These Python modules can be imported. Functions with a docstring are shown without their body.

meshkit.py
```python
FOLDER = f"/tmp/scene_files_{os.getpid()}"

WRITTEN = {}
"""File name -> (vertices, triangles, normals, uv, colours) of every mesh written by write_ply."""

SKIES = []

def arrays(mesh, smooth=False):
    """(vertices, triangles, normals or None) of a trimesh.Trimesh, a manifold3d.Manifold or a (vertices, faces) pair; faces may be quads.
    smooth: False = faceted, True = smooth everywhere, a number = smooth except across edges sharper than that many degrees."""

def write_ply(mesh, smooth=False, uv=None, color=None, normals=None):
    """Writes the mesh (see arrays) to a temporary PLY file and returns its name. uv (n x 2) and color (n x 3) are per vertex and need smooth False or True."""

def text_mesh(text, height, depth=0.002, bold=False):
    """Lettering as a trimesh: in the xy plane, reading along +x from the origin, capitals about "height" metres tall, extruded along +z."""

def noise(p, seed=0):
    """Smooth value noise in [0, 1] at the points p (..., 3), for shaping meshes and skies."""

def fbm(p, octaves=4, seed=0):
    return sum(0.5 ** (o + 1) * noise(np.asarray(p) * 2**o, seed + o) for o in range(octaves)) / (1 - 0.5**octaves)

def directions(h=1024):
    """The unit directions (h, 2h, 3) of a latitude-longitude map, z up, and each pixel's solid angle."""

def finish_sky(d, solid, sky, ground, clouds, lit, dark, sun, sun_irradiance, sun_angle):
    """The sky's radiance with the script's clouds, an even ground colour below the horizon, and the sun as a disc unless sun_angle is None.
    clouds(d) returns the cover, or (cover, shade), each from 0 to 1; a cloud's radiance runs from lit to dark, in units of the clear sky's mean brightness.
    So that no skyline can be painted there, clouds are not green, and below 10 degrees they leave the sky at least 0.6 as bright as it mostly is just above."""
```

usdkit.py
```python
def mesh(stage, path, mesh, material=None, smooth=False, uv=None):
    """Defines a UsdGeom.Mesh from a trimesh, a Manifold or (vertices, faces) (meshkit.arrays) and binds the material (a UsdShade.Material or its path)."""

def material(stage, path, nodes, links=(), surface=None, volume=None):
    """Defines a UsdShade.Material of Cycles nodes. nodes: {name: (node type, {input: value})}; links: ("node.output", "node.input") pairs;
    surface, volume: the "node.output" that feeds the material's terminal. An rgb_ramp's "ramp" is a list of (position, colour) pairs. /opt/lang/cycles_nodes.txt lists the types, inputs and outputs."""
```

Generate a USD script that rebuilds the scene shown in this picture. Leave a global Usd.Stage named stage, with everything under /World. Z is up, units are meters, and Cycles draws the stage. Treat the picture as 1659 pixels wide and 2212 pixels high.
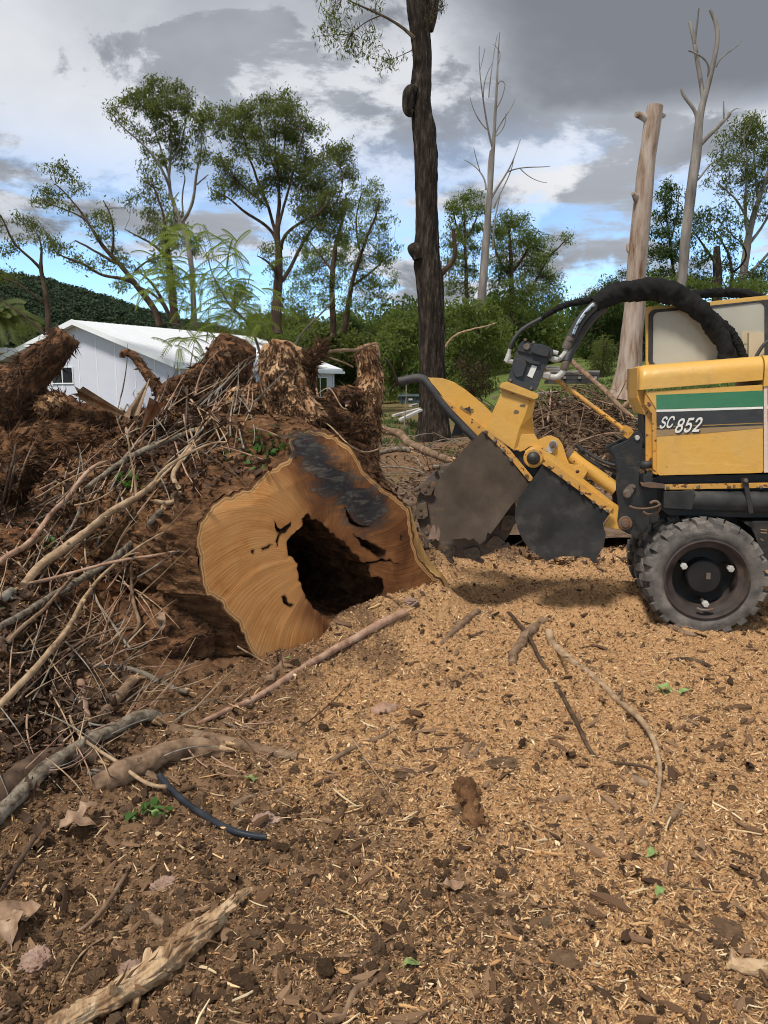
import math, random
import numpy as np, trimesh, manifold3d, usdkit, meshkit
from shapely.geometry import Polygon, Point, LineString
from shapely import contains_xy
from pxr import Usd, UsdGeom, UsdLux, UsdShade, Sdf, Gf, Vt

stage = Usd.Stage.CreateInMemory()
UsdGeom.SetStageUpAxis(stage, 'Z')
UsdGeom.Xform.Define(stage, '/World')
stage.SetDefaultPrim(stage.GetPrimAtPath('/World'))
UsdGeom.Scope.Define(stage, '/World/Looks')
LP = '/World/Looks/'

# ---------------------------------------------------------------- camera, sky, sun, exposure
EYE, PITCH, FOC = np.array([0, 0, 1.5]), math.radians(9.04), 1659.0
cam = UsdGeom.Camera.Define(stage, '/World/camera')
cam.AddTranslateOp().Set(Gf.Vec3d(*EYE))
cam.AddRotateXOp().Set(90 - math.degrees(PITCH))
cam.CreateFocalLengthAttr(26.0)
cam.CreateHorizontalApertureAttr(26.0)
cam.CreateVerticalApertureAttr(26.0 * 4 / 3)
cam.CreateFStopAttr(0.0)
cam.CreateExposureAttr(1.45)
SUN_DIR = np.array([-0.30, -0.42, 0.86]); SUN_DIR /= np.linalg.norm(SUN_DIR)   # towards the sun: high, behind the camera
SUN_EL, SUN_ROT = math.asin(SUN_DIR[2]), math.atan2(SUN_DIR[0], SUN_DIR[1])
sun = UsdLux.DistantLight.Define(stage, '/World/sun')
sun.CreateIntensityAttr(0.40); sun.CreateAngleAttr(10.0); sun.CreateNormalizeAttr(True)
sun.CreateColorAttr(Gf.Vec3f(1.0, 0.955, 0.88))
zax = Gf.Vec3d(*SUN_DIR)
rot = Gf.Rotation(Gf.Vec3d(0, 0, 1), zax)
sun.AddTransformOp().Set(Gf.Matrix4d().SetRotate(rot))
dome = UsdLux.DomeLight.Define(stage, '/World/sky')
dome.CreateIntensityAttr(1.0)

CLOUD = [(3.30, 3.33, 3.40), (2.62, 2.70, 2.86), (1.50, 1.60, 1.78), (0.80, 0.86, 0.97)]
SKYGAIN = (0.62, 0.80, 0.95)
def sky_material():
    n, l = {}, []
    n['tc'] = ('texture_coordinate', {}); n['sep'] = ('separate_xyz', {}); l.append(('tc.generated', 'sep.vector'))
    def mth(name, kind, *a, clamp=False):
        d = {'math_type': kind, 'use_clamp': clamp}
        for i, x in enumerate(a):
            if isinstance(x, str): l.append((x, f'{name}.value{i+1}'))
            else: d[f'value{i+1}'] = x
        n[name] = ('math', d); return name + '.value'
    def rng(name, src, a, b, lo=0.0, hi=1.0):
        n[name] = ('map_range', {'range_type': 'smoothstep', 'from_min': a, 'from_max': b, 'to_min': lo, 'to_max': hi}); l.append((src, name + '.value')); return name + '.result'
    def noise(name, loc, scale, sc, detail=8, rough=.55, dist=0.0):
        n[name + 'm'] = ('mapping', {'location': loc, 'scale': scale}); n[name] = ('noise_texture', {'scale': sc, 'detail': detail, 'roughness': rough, 'distortion': dist})
        l.extend([('tc.generated', name + 'm.vector'), (name + 'm.vector', name + '.vector')]); return name + '.fac'
    puff = noise('puff', (4.2, 1.4, 2.0), (1, 1, 1.8), 4.8, 14, .64, .30)        # heaped cloud
    wide = noise('wide', (7.7, 2.1, 0.3), (1, 1, 1.6), 1.5, 6, .5, .2)          # its larger masses
    strat = noise('strat', (2.0, 6.3, 1.0), (1, 1, 5.5), 3.0, 8, .6, .25)       # layered cloud low down
    def mass(name, d, a, b, k=.22):          # a body of cloud round direction d
        d = np.array(d, float); d /= np.linalg.norm(d); n[name + 'd'] = ('vector_math', {'math_type': 'dot_product', 'vector2': tuple(d)}); l.append(('tc.generated', name + 'd.vector1'))
        return rng(name, mth(name + 'w', 'multiply_add', wide, k, mth(name + 'v', 'multiply_add', puff, .05, name + 'd.value')), a, b)
    # blue gaps only low in the sky
    low = rng('low', 'sep.z', 0.10, 0.34, 1.0, 0.0)
    mixn = mth('mixn', 'multiply_add', strat, .62, mth('mixp', 'multiply', puff, .38))
    gap = rng('gap', mixn, 0.56, 0.485)
    holes = mth('holes', 'multiply', gap, low)
    cover = mth('cover', 'subtract', 1.0, holes, clamp=True)
    g1 = rng('g1', puff, 0.455, 0.56, 0.0, .58); g2 = rng('g2', wide, 0.43, 0.57, 0.0, .36); g3 = rng('g3', strat, 0.42, 0.62, 0.0, .22)
    base = mth('base', 'add', mth('b1', 'add', g1, g2), mth('b3', 'multiply', g3, low))
    dark = mass('dk', (0.46, 0.76, 0.54), 1.00, 1.085)
    edge = rng('edge', mth('edgew', 'multiply_add', wide, .09, mth('edgep', 'multiply_add', puff, .03, 'sep.z')), 0.325, 0.385)
    dk = mth('dkm', 'multiply', dark, edge)
    soft = mth('soft', 'multiply', mass('dl', (-0.16, 0.76, 0.64), 1.02, 1.13), .72)
    band = mth('band', 'multiply', mass('dn', (-0.22, 0.92, 0.40), 1.07, 1.125, .16), .50)
    thick = mth('thick', 'maximum', mth('t1', 'maximum', base, dk), mth('t2', 'maximum', soft, band), clamp=True)
    n['crmp'] = ('rgb_ramp', {'ramp': [(0, CLOUD[0]), (0.3, CLOUD[1]), (0.65, CLOUD[2]), (1, CLOUD[3])]}); l.append((thick, 'crmp.fac'))
    n['sky'] = ('sky_texture', {'sky_type': 'single_scattering', 'sun_disc': False, 'sun_elevation': SUN_EL, 'sun_rotation': SUN_ROT, 'altitude': 60, 'air_density': 1.0, 'aerosol_density': 0.6, 'ozone_density': 2.0})
    n['skyg'] = ('mix', {'mix_type': 'multiply', 'fac': 1.0, 'color2': SKYGAIN}); l.append(('sky.color', 'skyg.color1'))
    n['mx'] = ('mix', {'mix_type': 'mix'}); l.extend([(cover, 'mx.fac'), ('skyg.color', 'mx.color1'), ('crmp.color', 'mx.color2')])
    n['bg'] = ('background_shader', {'strength': 0.10}); l.append(('mx.color', 'bg.color'))
    return usdkit.material(stage, LP + 'sky_material', n, l, surface='bg.background')
UsdShade.MaterialBindingAPI.Apply(dome.GetPrim()).Bind(sky_material())

# ---------------------------------------------------------------- measuring the place: a sight line to a plane of the place
FWD = np.array([0, math.cos(PITCH), -math.sin(PITCH)]); UPV = np.array([0, math.sin(PITCH), math.cos(PITCH)])
def ray(u, v):
    return np.array([(u - 829.5) / FOC, 0, 0]) + (1106 - v) / FOC * UPV + FWD
def P(u, v, Y):
    d = ray(u, v); return EYE + d * (Y / d[1])
def plane_hit(u, v, o, n):
    d = ray(u, v); return EYE + d * (np.dot(np.asarray(o) - EYE, n) / np.dot(d, n))
CROPS = dict(c1=(829.5, 553, .5), c4=(1157.9, 587.6, .3021), c6=(1036.9, 553, .22918), c2=(0, 656.7, .5), fc=(328.4, 864.1, .38544), W=(1261.6, 898.7, .2396),
             F=(864.1, 950.5, .29168), K=(846.8, 708.6, .21876), BL=(0, 1296.2, .5), BR=(829.5, 1296.2, .5), LP=(0, 933.2, .27085), TL=(0, 138.3, .5), TR=(829.5, 0, .5), R=(259.2, 674, .3646), H=(656.7, 656.7, .25))
def C(k, pts):
    a, b, s = CROPS[k]; return [(a + p[0] * s, b + p[1] * s) + tuple(p[2:]) for p in pts]

# ---------------------------------------------------------------- scene helpers
_names = {}
def numbered(path):
    k = _names.get(path, 0); _names[path] = k + 1
    return path if k == 0 else f'{path}_{k:03d}'
def meta(prim, label=None, cat=None, group=None, kind=None):
    for k, v in (('label', label), ('category', cat), ('group', group), ('kind', kind)):
        if v: prim.SetCustomDataByKey(k, v)
    return prim
def thing(name, label, cat, loc=(0, 0, 0), group=None, kind=None, rotz=0.0):
    x = UsdGeom.Xform.Define(stage, numbered('/World/' + name))
    x.AddTranslateOp().Set(Gf.Vec3d(*map(float, loc)))
    if rotz: x.AddRotateZOp().Set(rotz)
    p = meta(x.GetPrim(), label, cat, group, kind); ORIGIN[str(p.GetPath())] = np.array(loc, float)
    return p
ORIGIN = {}
def arr(mesh):
    if isinstance(mesh, list): return join(mesh)
    if hasattr(mesh, 'to_mesh'):
        m = mesh.to_mesh(); return np.array(m.vert_properties[:, :3], float), np.array(m.tri_verts)
    if hasattr(mesh, 'vertices'): return np.array(mesh.vertices, float), np.array(mesh.faces)
    v, f = np.asarray(mesh[0], float), np.asarray(mesh[1], int)
    if f.shape[1] == 4: f = np.vstack([f[:, [0, 1, 2]], f[:, [0, 2, 3]]])
    return v, f
def join(parts):
    V, F, n = [], [], 0
    for p in parts:
        v, f = arr(p); V.append(v); F.append(f + n); n += len(v)
    return np.vstack(V), np.vstack(F)
def obj(name, mesh, mat, parent=None, smooth=30, label=None, cat=None, group=None, kind=None, prim_vars=None):
    """one Mesh prim, under its thing or at top level; vertices are given in world metres"""
    v, f = arr(mesh)
    root = '/World' if parent is None else str(parent.GetPath())
    v = v - ORIGIN.get(root, np.zeros(3))
    path = numbered(root + '/' + name)
    ORIGIN[path] = ORIGIN.get(root, np.zeros(3))
    if prim_vars: smooth = True if smooth else False
    m = usdkit.mesh(stage, path, (v, f), LP + mat, smooth=smooth)
    for k, val in (prim_vars or {}).items():
        UsdGeom.PrimvarsAPI(m).CreatePrimvar(k, Sdf.ValueTypeNames.FloatArray, 'vertex').Set(Vt.FloatArray.FromNumpy(np.asarray(val, np.float32)))
    return meta(m.GetPrim(), label, cat, group, kind)
def ss(a, b, x):
    t = np.clip((np.asarray(x, float) - a) / (b - a), 0, 1); return t * t * (3 - 2 * t)
def fb(p, sc, oct=4, seed=0):
    return meshkit.fbm(np.asarray(p, float) * sc, oct, seed) - 0.5
def spline(pts, n):
    """smooth curve through points, n samples (last columns such as radius follow)"""
    from scipy.interpolate import PchipInterpolator, CubicSpline
    pts = np.asarray(pts, float)
    if len(pts) == 2: return pts[0] + (pts[1] - pts[0]) * np.linspace(0, 1, n)[:, None]
    t = np.concatenate([[0], np.cumsum(np.linalg.norm(np.diff(pts[:, :3], axis=0), axis=1) + 1e-9)])
    a = CubicSpline(t, pts[:, :3]) if len(pts) > 2 else None
    s = np.linspace(0, t[-1], n)
    out = a(s)
    if pts.shape[1] > 3: out = np.hstack([out, PchipInterpolator(t, pts[:, 3:])(s)])
    return out
def tube(pts, rad, sides=8, cap=True, rough=0.0, rscale=6.0, seed=0, flat=1.0):
    """tapered tube along points with an uneven surface"""
    p = np.asarray(pts, float); r = np.broadcast_to(np.asarray(rad, float), (len(p),)).copy()
    t = np.gradient(p, axis=0); t /= np.linalg.norm(t, axis=1, keepdims=True) + 1e-12
    a = np.zeros_like(p); x = np.cross(t[0], [0.13, 0.31, 0.94]); x /= np.linalg.norm(x) + 1e-12
    for i in range(len(p)):
        x = x - t[i] * np.dot(x, t[i]); x /= np.linalg.norm(x) + 1e-12; a[i] = x
    b = np.cross(t, a); ang = np.arange(sides) * 2 * np.pi / sides
    d = np.cos(ang)[None, :, None] * a[:, None] + flat * np.sin(ang)[None, :, None] * b[:, None]
    rr = np.broadcast_to(r[:, None], (len(p), sides)).copy()
    if rough:
        q = p[:, None] + d * r[:, None, None]
        rr *= 1 + rough * 2 * fb(q, rscale / np.maximum(r.mean() * 6, 1e-4), 3, seed)
    v = (p[:, None] + d * rr[..., None]).reshape(-1, 3)
    i, j = np.meshgrid(np.arange(len(p) - 1), np.arange(sides), indexing='ij')
    q = np.stack([i * sides + j, i * sides + (j + 1) % sides, (i + 1) * sides + (j + 1) % sides, (i + 1) * sides + j], -1).reshape(-1, 4)
    f = np.vstack([q[:, [0, 1, 2]], q[:, [0, 2, 3]]])
    if cap:
        n = len(v); v = np.vstack([v, p[0], p[-1]]); k = np.arange(sides); m = (len(p) - 1) * sides
        f = np.vstack([f, np.stack([np.full(sides, n), (k + 1) % sides, k], 1), np.stack([np.full(sides, n + 1), m + k, m + (k + 1) % sides], 1)])
    return v, f
def box(lo, hi):
    lo, hi = np.minimum(lo, hi), np.maximum(lo, hi)
    m = trimesh.creation.box(np.asarray(hi, float) - lo); m.apply_translation((np.asarray(lo, float) + hi) / 2); return arr(m)
def ramp_mat(name, colors, scale=6, detail=6, rough=0.8, bump=0.3, bdist=0.01, bscale=None, coords='position', stretch=None, spec=0.14, extra=None, dist=0.0, bevel=0.0, metallic=0.0, coat=0.0, rough2=None, noise_rough=0.6):
    """principled material with a noise driven colour ramp and a noise bump"""
    n = {'g': ('geometry', {}), 'm': ('mapping', {'scale': stretch or (1, 1, 1)}), 'n': ('noise_texture', {'scale': scale, 'detail': detail, 'roughness': noise_rough, 'distortion': dist}),
         'r': ('rgb_ramp', {'ramp': colors}), 'b': ('noise_texture', {'scale': bscale or scale * 3, 'detail': 6, 'roughness': 0.65}), 'bp': ('bump', {'strength': bump, 'distance': bdist}),
         'p': ('principled_bsdf', {'roughness': rough, 'specular_ior_level': spec, 'metallic': metallic, 'coat_weight': coat})}
    l = [('g.position', 'm.vector'), ('m.vector', 'n.vector'), ('n.fac', 'r.fac'), ('r.color', 'p.base_color'), ('m.vector', 'b.vector'), ('b.fac', 'bp.height'), ('bp.normal', 'p.normal')]
    if bevel:
        n['bv'] = ('bevel', {'radius': bevel, 'samples': 3}); l.append(('bv.bevel', 'bp.normal'))
    if rough2 is not None:
        n['mr'] = ('map_range', {'from_min': 0.3, 'from_max': 0.7, 'to_min': rough, 'to_max': rough2}); l += [('b.fac', 'mr.value'), ('mr.result', 'p.roughness')]
    if extra: extra(n, l)
    return usdkit.material(stage, LP + name, n, l, surface='p.BSDF')
def island_mat(name, colors, rough=0.7, spec=0.3, translucent=0.0, tcol=None, bump=0.0):
    """each separate piece (leaf, chip) takes its own tone from the ramp"""
    n = {'g': ('geometry', {}), 'r': ('rgb_ramp', {'ramp': colors}), 'p': ('principled_bsdf', {'roughness': rough, 'specular_ior_level': spec})}
    l = [('g.random_per_island', 'r.fac'), ('r.color', 'p.base_color')]
    if translucent:
        n['t'] = ('translucent_bsdf', {}); n['mxc'] = ('mix', {'mix_type': 'multiply', 'fac': 1.0, 'color2': tcol or (1.5, 1.7, 0.7)})
        n['x'] = ('mix_closure', {'fac': translucent})
        l += [('r.color', 'mxc.color1'), ('mxc.color', 't.color'), ('p.BSDF', 'x.closure1'), ('t.BSDF', 'x.closure2')]
        return usdkit.material(stage, LP + name, n, l, surface='x.closure')
    return usdkit.material(stage, LP + name, n, l, surface='p.BSDF')
# ---------------------------------------------------------------- the ground
LOG_A = np.array([-0.57, 4.14, 0.0]); LOG_B = P(955, 1285, 5.1) * [1, 1, 0]
LOG_T = (LOG_B - LOG_A) / np.linalg.norm(LOG_B - LOG_A)          # along the sawn face, to the right
LOG_N = np.array([LOG_T[1], -LOG_T[0], 0])                       # out of the sawn face, towards the camera
_TX = P(1520, 1362, 4.6)[0]
def height(x, y, fine=True):
    x = np.asarray(x, float); y = np.asarray(y, float)
    h = 0.34 * ss(7, 17, y)
    h = h + 0.95 * ss(1.5, 9, x) * ss(8.5, 20, y) + 1.7 * ss(3, 14, x) * ss(22, 45, y) + 2.0 * ss(40, 90, y) * ss(-5, 20, x)
    # brush mound on the left, around the fallen stump
    h = h + 0.62 * np.exp(-((x + 2.35) / 0.95) ** 2 - ((y - 4.35) / 0.95) ** 2)
    h = h + 0.30 * np.exp(-((x + 1.75) / 0.6) ** 2 - ((y - 3.35) / 0.65) ** 2)
    h = h + 0.75 * np.exp(-((x + 2.2) / 1.9) ** 2 - ((y - 6.6) / 1.3) ** 2)
    # earth banked at the foot of the stump, and the heap of sawdust under the cutter
    a = (x - LOG_A[0]) * LOG_N[0] + (y - LOG_A[1]) * LOG_N[1]; b = (x - LOG_A[0]) * LOG_T[0] + (y - LOG_A[1]) * LOG_T[1]
    h = h + 0.19 * np.exp(-((a - 0.02) / 0.20) ** 2) * ss(0.22, 0.62, b) * (1 - ss(1.25, 1.6, b))
    h = h + 0.07 * np.exp(-((a - 0.02) / 0.22) ** 2) * ss(-0.5, 0.0, b) * (1 - ss(0.3, 0.6, b))
    h = h + 0.13 * np.exp(-((x - 1.42) / 0.42) ** 2 - ((y - 5.25) / 0.38) ** 2)
    h = h + 0.10 * np.exp(-((x - 1.9) / 0.5) ** 2 - ((y - 5.2) / 0.3) ** 2)
    h = h + 0.05 * np.exp(-((x - _TX) / .34) ** 2 - ((y - 4.60) / .10) ** 2)
    # uneven ground, coarser away from the spot
    p = np.stack([x, y, np.zeros_like(x)], -1)
    h = h + 0.16 * fb(p, 0.55, 3, 1) * ss(0.5, 3, y) + 0.055 * fb(p, 2.1, 3, 7)
    if fine:
        near = 1 - ss(9, 22, y)
        h = h + near * (0.048 * fb(p, 6.5, 3, 21) * (0.4 + 1.2 * chipless(x, y)) + 0.028 * np.abs(fb(p, 19, 3, 33)) * 2 + 0.014 * fb(p, 55, 2, 5) * 2)
        h = h + 0.5 * ss(9, 22, y) * fb(p, 0.9, 4, 12) * 0.3
    return h
def chip_cover(x, y):
    """how much of the ground the fresh wood chips hide, 0 to 1"""
    p = np.stack([x, y, np.zeros_like(np.asarray(x, float))], -1)
    k = ss(-1.0, 0.7, x + 0.35 * (y - 2.6) * 0.5) * (1 - ss(6.0, 8.0, y)) * (0.58 + 0.42 * ss(2.0, 3.2, y))
    k = k * (1 - 0.5 * (1 - ss(0.1, 0.5, x - 0.25 * (y - 3))) * ss(3.3, 4.2, y))
    k = np.clip(k + 0.55 * np.exp(-((x - 1.2) / 0.9) ** 2 - ((y - 5.0) / 0.8) ** 2), 0, 1)
    n = fb(p, 1.3, 4, 3) * 1.3 + fb(p, 5.5, 3, 9) * 1.3
    return np.clip(k * (1.12 + 1.0 * n) + 0.10 * n, 0, 1)
def chipless(x, y): return 1 - chip_cover(x, y)
from scipy.ndimage import map_coordinates
_hx, _hy = np.arange(-11, 14.01, .05), np.arange(.5, 24.51, .05)
_HG = height(*np.meshgrid(_hx, _hy, indexing='ij'), False)
def hfast(x, y): return map_coordinates(_HG, [(np.asarray(x) + 11) / .05, (np.asarray(y) - .5) / .05], order=1, mode='nearest')
_gy = np.geomspace(.8, 24.4, 420)
def G(u, v):
    """where the sight line meets the ground"""
    d = ray(u, v); pts = EYE + d * (_gy / d[1])[:, None]
    below = np.nonzero(pts[:, 2] < hfast(pts[:, 0], pts[:, 1]))[0]; ys, hf = _gy, hfast
    if len(below) == 0 or below[0] == 419:
        ys = np.geomspace(24, 160, 300); pts = EYE + d * (ys / d[1])[:, None]; hf = lambda x, y: height(x, y, False)
        below = np.nonzero(pts[:, 2] < hf(pts[:, 0], pts[:, 1]))[0]
        if len(below) == 0: return EYE + d * (30 / d[1])
    i = max(below[0], 1); a, b = ys[i - 1], ys[i]
    for _ in range(12):
        c = (a + b) / 2; q = EYE + d * (c / d[1])
        if q[2] < float(hf(q[:1], q[1:2])[0]): b = c
        else: a = c
    return EYE + d * (b / d[1])

def ground_material():
    n = {'g': ('geometry', {}), 'chip': ('attribute', {'attribute': 'chip'}), 'grass': ('attribute', {'attribute': 'grass'}), 'red': ('attribute', {'attribute': 'red'}),
         'n1': ('noise_texture', {'scale': 9, 'detail': 8, 'roughness': 0.65}), 'n2': ('noise_texture', {'scale': 70, 'detail': 5, 'roughness': 0.7}),
         'n3': ('noise_texture', {'scale': 2.2, 'detail': 5, 'roughness': 0.6}),
         'soil': ('rgb_ramp', {'ramp': [(0.25, (0.070, 0.041, 0.023)), (0.5, (0.155, 0.093, 0.052)), (0.75, (0.245, 0.152, 0.088))]}),
         'dust': ('rgb_ramp', {'ramp': [(0.25, (0.23, 0.122, 0.055)), (0.5, (0.41, 0.240, 0.115)), (0.75, (0.55, 0.345, 0.18))]}),
         'redc': ('rgb_ramp', {'ramp': [(0.3, (0.062, 0.028, 0.014)), (0.55, (0.135, 0.060, 0.028)), (0.8, (0.21, 0.105, 0.05))]}),
         'lawn': ('rgb_ramp', {'ramp': [(0.3, (0.060, 0.085, 0.022)), (0.6, (0.11, 0.14, 0.038)), (0.8, (0.17, 0.16, 0.065))]}),
         'sep': ('math', {'math_type': 'multiply_add', 'value2': 1.3, 'value3': -0.65}), 'cm': ('math', {'math_type': 'add', 'use_clamp': True}),
         'cr': ('map_range', {'range_type': 'smoothstep', 'from_min': 0.30, 'from_max': 0.75}),
         'mr': ('mix', {}), 'mc': ('mix', {}), 'mg': ('mix', {}),
         'bp': ('bump', {'strength': 0.9, 'distance': 0.012}), 'p': ('principled_bsdf', {'roughness': 0.95, 'specular_ior_level': 0.06})}
    l = [('g.position', 'n1.vector'), ('g.position', 'n2.vector'), ('g.position', 'n3.vector'), ('n1.fac', 'soil.fac'), ('n2.fac', 'dust.fac'), ('n1.fac', 'redc.fac'), ('n3.fac', 'lawn.fac'),
         ('n2.fac', 'sep.value1'), ('sep.value', 'cm.value1'), ('chip.fac', 'cm.value2'), ('cm.value', 'cr.value'),
         ('red.fac', 'mr.fac'), ('soil.color', 'mr.color1'), ('redc.color', 'mr.color2'), ('cr.result', 'mc.fac'), ('mr.color', 'mc.color1'), ('dust.color', 'mc.color2'),
         ('grass.fac', 'mg.fac'), ('mc.color', 'mg.color1'), ('lawn.color', 'mg.color2'), ('mg.color', 'p.base_color'), ('n2.fac', 'bp.height'), ('bp.normal', 'p.normal')]
    usdkit.material(stage, LP + 'earth', n, l, surface='p.BSDF')
ground_material()
_rows = np.concatenate([np.linspace(-2, 1.0, 12)[:-1], 1.0 * (9.0 / 1.0) ** np.linspace(0, 1, 520), 9.0 * (900 / 9.0) ** np.linspace(0, 1, 150)[1:]])
_c = np.linspace(-0.42, 0.42, 520); _cols = np.concatenate([-np.geomspace(2.2, 0.43, 40), _c, np.geomspace(0.43, 2.2, 40)])
_X = _cols[None, :] * (_rows[:, None] + 2.6 * (1 - ss(6, 30, _rows))[:, None] * 0.55 + 0.6); _Y = np.broadcast_to(_rows[:, None], _X.shape)
_Z = height(_X, _Y)
_nr, _nc = _X.shape
_i, _j = np.meshgrid(np.arange(_nr - 1), np.arange(_nc - 1), indexing='ij')
_q = np.stack([_i * _nc + _j, _i * _nc + _j + 1, (_i + 1) * _nc + _j + 1, (_i + 1) * _nc + _j], -1).reshape(-1, 4)
_V = np.stack([_X, _Y, _Z], -1).reshape(-1, 3)
_gr = ss(9, 15, _V[:, 1]) * ss(0.02, 0.2, fb(_V * [1, 1, 0], 0.45, 4, 77)) * 0.5
_gr = np.maximum(_gr, ss(24, 29, _V[:, 1]) * (.35 + .65 * ss(2.5, 5, _V[:, 0])))
_red = np.clip(np.exp(-((_V[:, 0] + 1.9) / 1.3) ** 2 - ((_V[:, 1] - 5.0) / 1.5) ** 2) * 1.3, 0, 1)
obj('ground', (_V, _q), 'earth', smooth=True, kind='structure', prim_vars={'chip': chip_cover(_V[:, 0], _V[:, 1]), 'grass': _gr, 'red': _red})
# ---------------------------------------------------------------- materials of the machine
def paint(name, base, worn, rust=(0.10, 0.04, 0.018), rough=0.38, amount=0.66, dirt=(0.20, 0.13, 0.07), dirt_amt=0.35, bevel=0.004, chip=True):
    worn2 = tuple(min(1, c * 1.25 + .06) for c in worn)
    n = {'g': ('geometry', {}), 'bv': ('bevel', {'radius': bevel, 'samples': 3}),
         'n1': ('noise_texture', {'scale': 3.2, 'detail': 6, 'roughness': 0.6}), 'n2': ('noise_texture', {'scale': 34, 'detail': 4, 'roughness': 0.55}), 'n3': ('noise_texture', {'scale': 11, 'detail': 8, 'roughness': 0.7}),
         'fade': ('mix', {'color1': base, 'color2': worn}), 'fr': ('map_range', {'range_type': 'smoothstep', 'from_min': 0.35, 'from_max': 0.65}),
         'd': ('mix', {'color2': dirt}), 'dr': ('map_range', {'range_type': 'smoothstep', 'from_min': 0.48, 'from_max': 0.78, 'to_max': dirt_amt}),
         'c': ('mix', {'color2': rust}), 'cr': ('map_range', {'range_type': 'smoothstep', 'from_min': amount, 'from_max': amount + 0.025}),
         'rr': ('map_range', {'from_min': 0.3, 'from_max': 0.75, 'to_min': rough - 0.06, 'to_max': rough + 0.25}),
         'scm': ('mapping', {'rotation': (.3, .9, .2), 'scale': (5, 5, 90)}), 'sc': ('noise_texture', {'scale': 1.0, 'detail': 4}), 'scr': ('map_range', {'range_type': 'smoothstep', 'from_min': .63, 'from_max': .72, 'to_max': .35}), 'scx': ('mix', {'color2': worn2}), 'bp0': ('bump', {'strength': .5, 'distance': .02}),
         'bp': ('bump', {'strength': 0.12, 'distance': 0.004}), 'p': ('principled_bsdf', {'specular_ior_level': 0.45})}
    l = [('g.position', 'n1.vector'), ('g.position', 'n2.vector'), ('g.position', 'n3.vector'), ('n1.fac', 'fr.value'), ('fr.result', 'fade.fac'), ('fade.color', 'd.color1'), ('n3.fac', 'dr.value'), ('dr.result', 'd.fac'),
         ('g.position', 'scm.vector'), ('scm.vector', 'sc.vector'), ('sc.fac', 'scr.value'), ('scr.result', 'scx.fac'), ('d.color', 'scx.color1'), ('scx.color', 'c.color1'), ('n2.fac', 'cr.value'), ('cr.result', 'c.fac'), ('c.color', 'p.base_color'), ('n3.fac', 'rr.value'), ('rr.result', 'p.roughness'), ('n3.fac', 'bp.height'), ('bv.bevel', 'bp0.normal'), ('n1.fac', 'bp0.height'), ('bp0.normal', 'bp.normal'), ('bp.normal', 'p.normal')]
    return usdkit.material(stage, LP + name, n, l, surface='p.BSDF')
paint('yellow_paint', (0.58, 0.30, 0.048), (0.54, 0.305, 0.07), amount=0.69, dirt_amt=0.34)
paint('yellow_panel', (0.58, 0.315, 0.058), (0.54, 0.32, 0.085), amount=0.74, dirt_amt=0.30, rough=0.36)
paint('yellow_worn', (0.56, 0.27, 0.04), (0.45, 0.24, 0.06), amount=0.60, dirt_amt=0.55)
paint('black_paint', (0.013, 0.013, 0.014), (0.024, 0.023, 0.022), rust=(0.09, 0.06, 0.04), amount=0.70, dirt_amt=0.20, rough=0.42)
paint('motor_black', (0.018, 0.020, 0.023), (0.030, 0.031, 0.034), rust=(0.08, 0.06, 0.05), amount=0.80, dirt_amt=0.12, rough=0.46, bevel=0.007)
paint('rusty_steel', (0.13, 0.085, 0.06), (0.085, 0.055, 0.04), rust=(0.17, 0.075, 0.03), amount=0.56, dirt_amt=0.5, rough=0.6)
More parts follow.
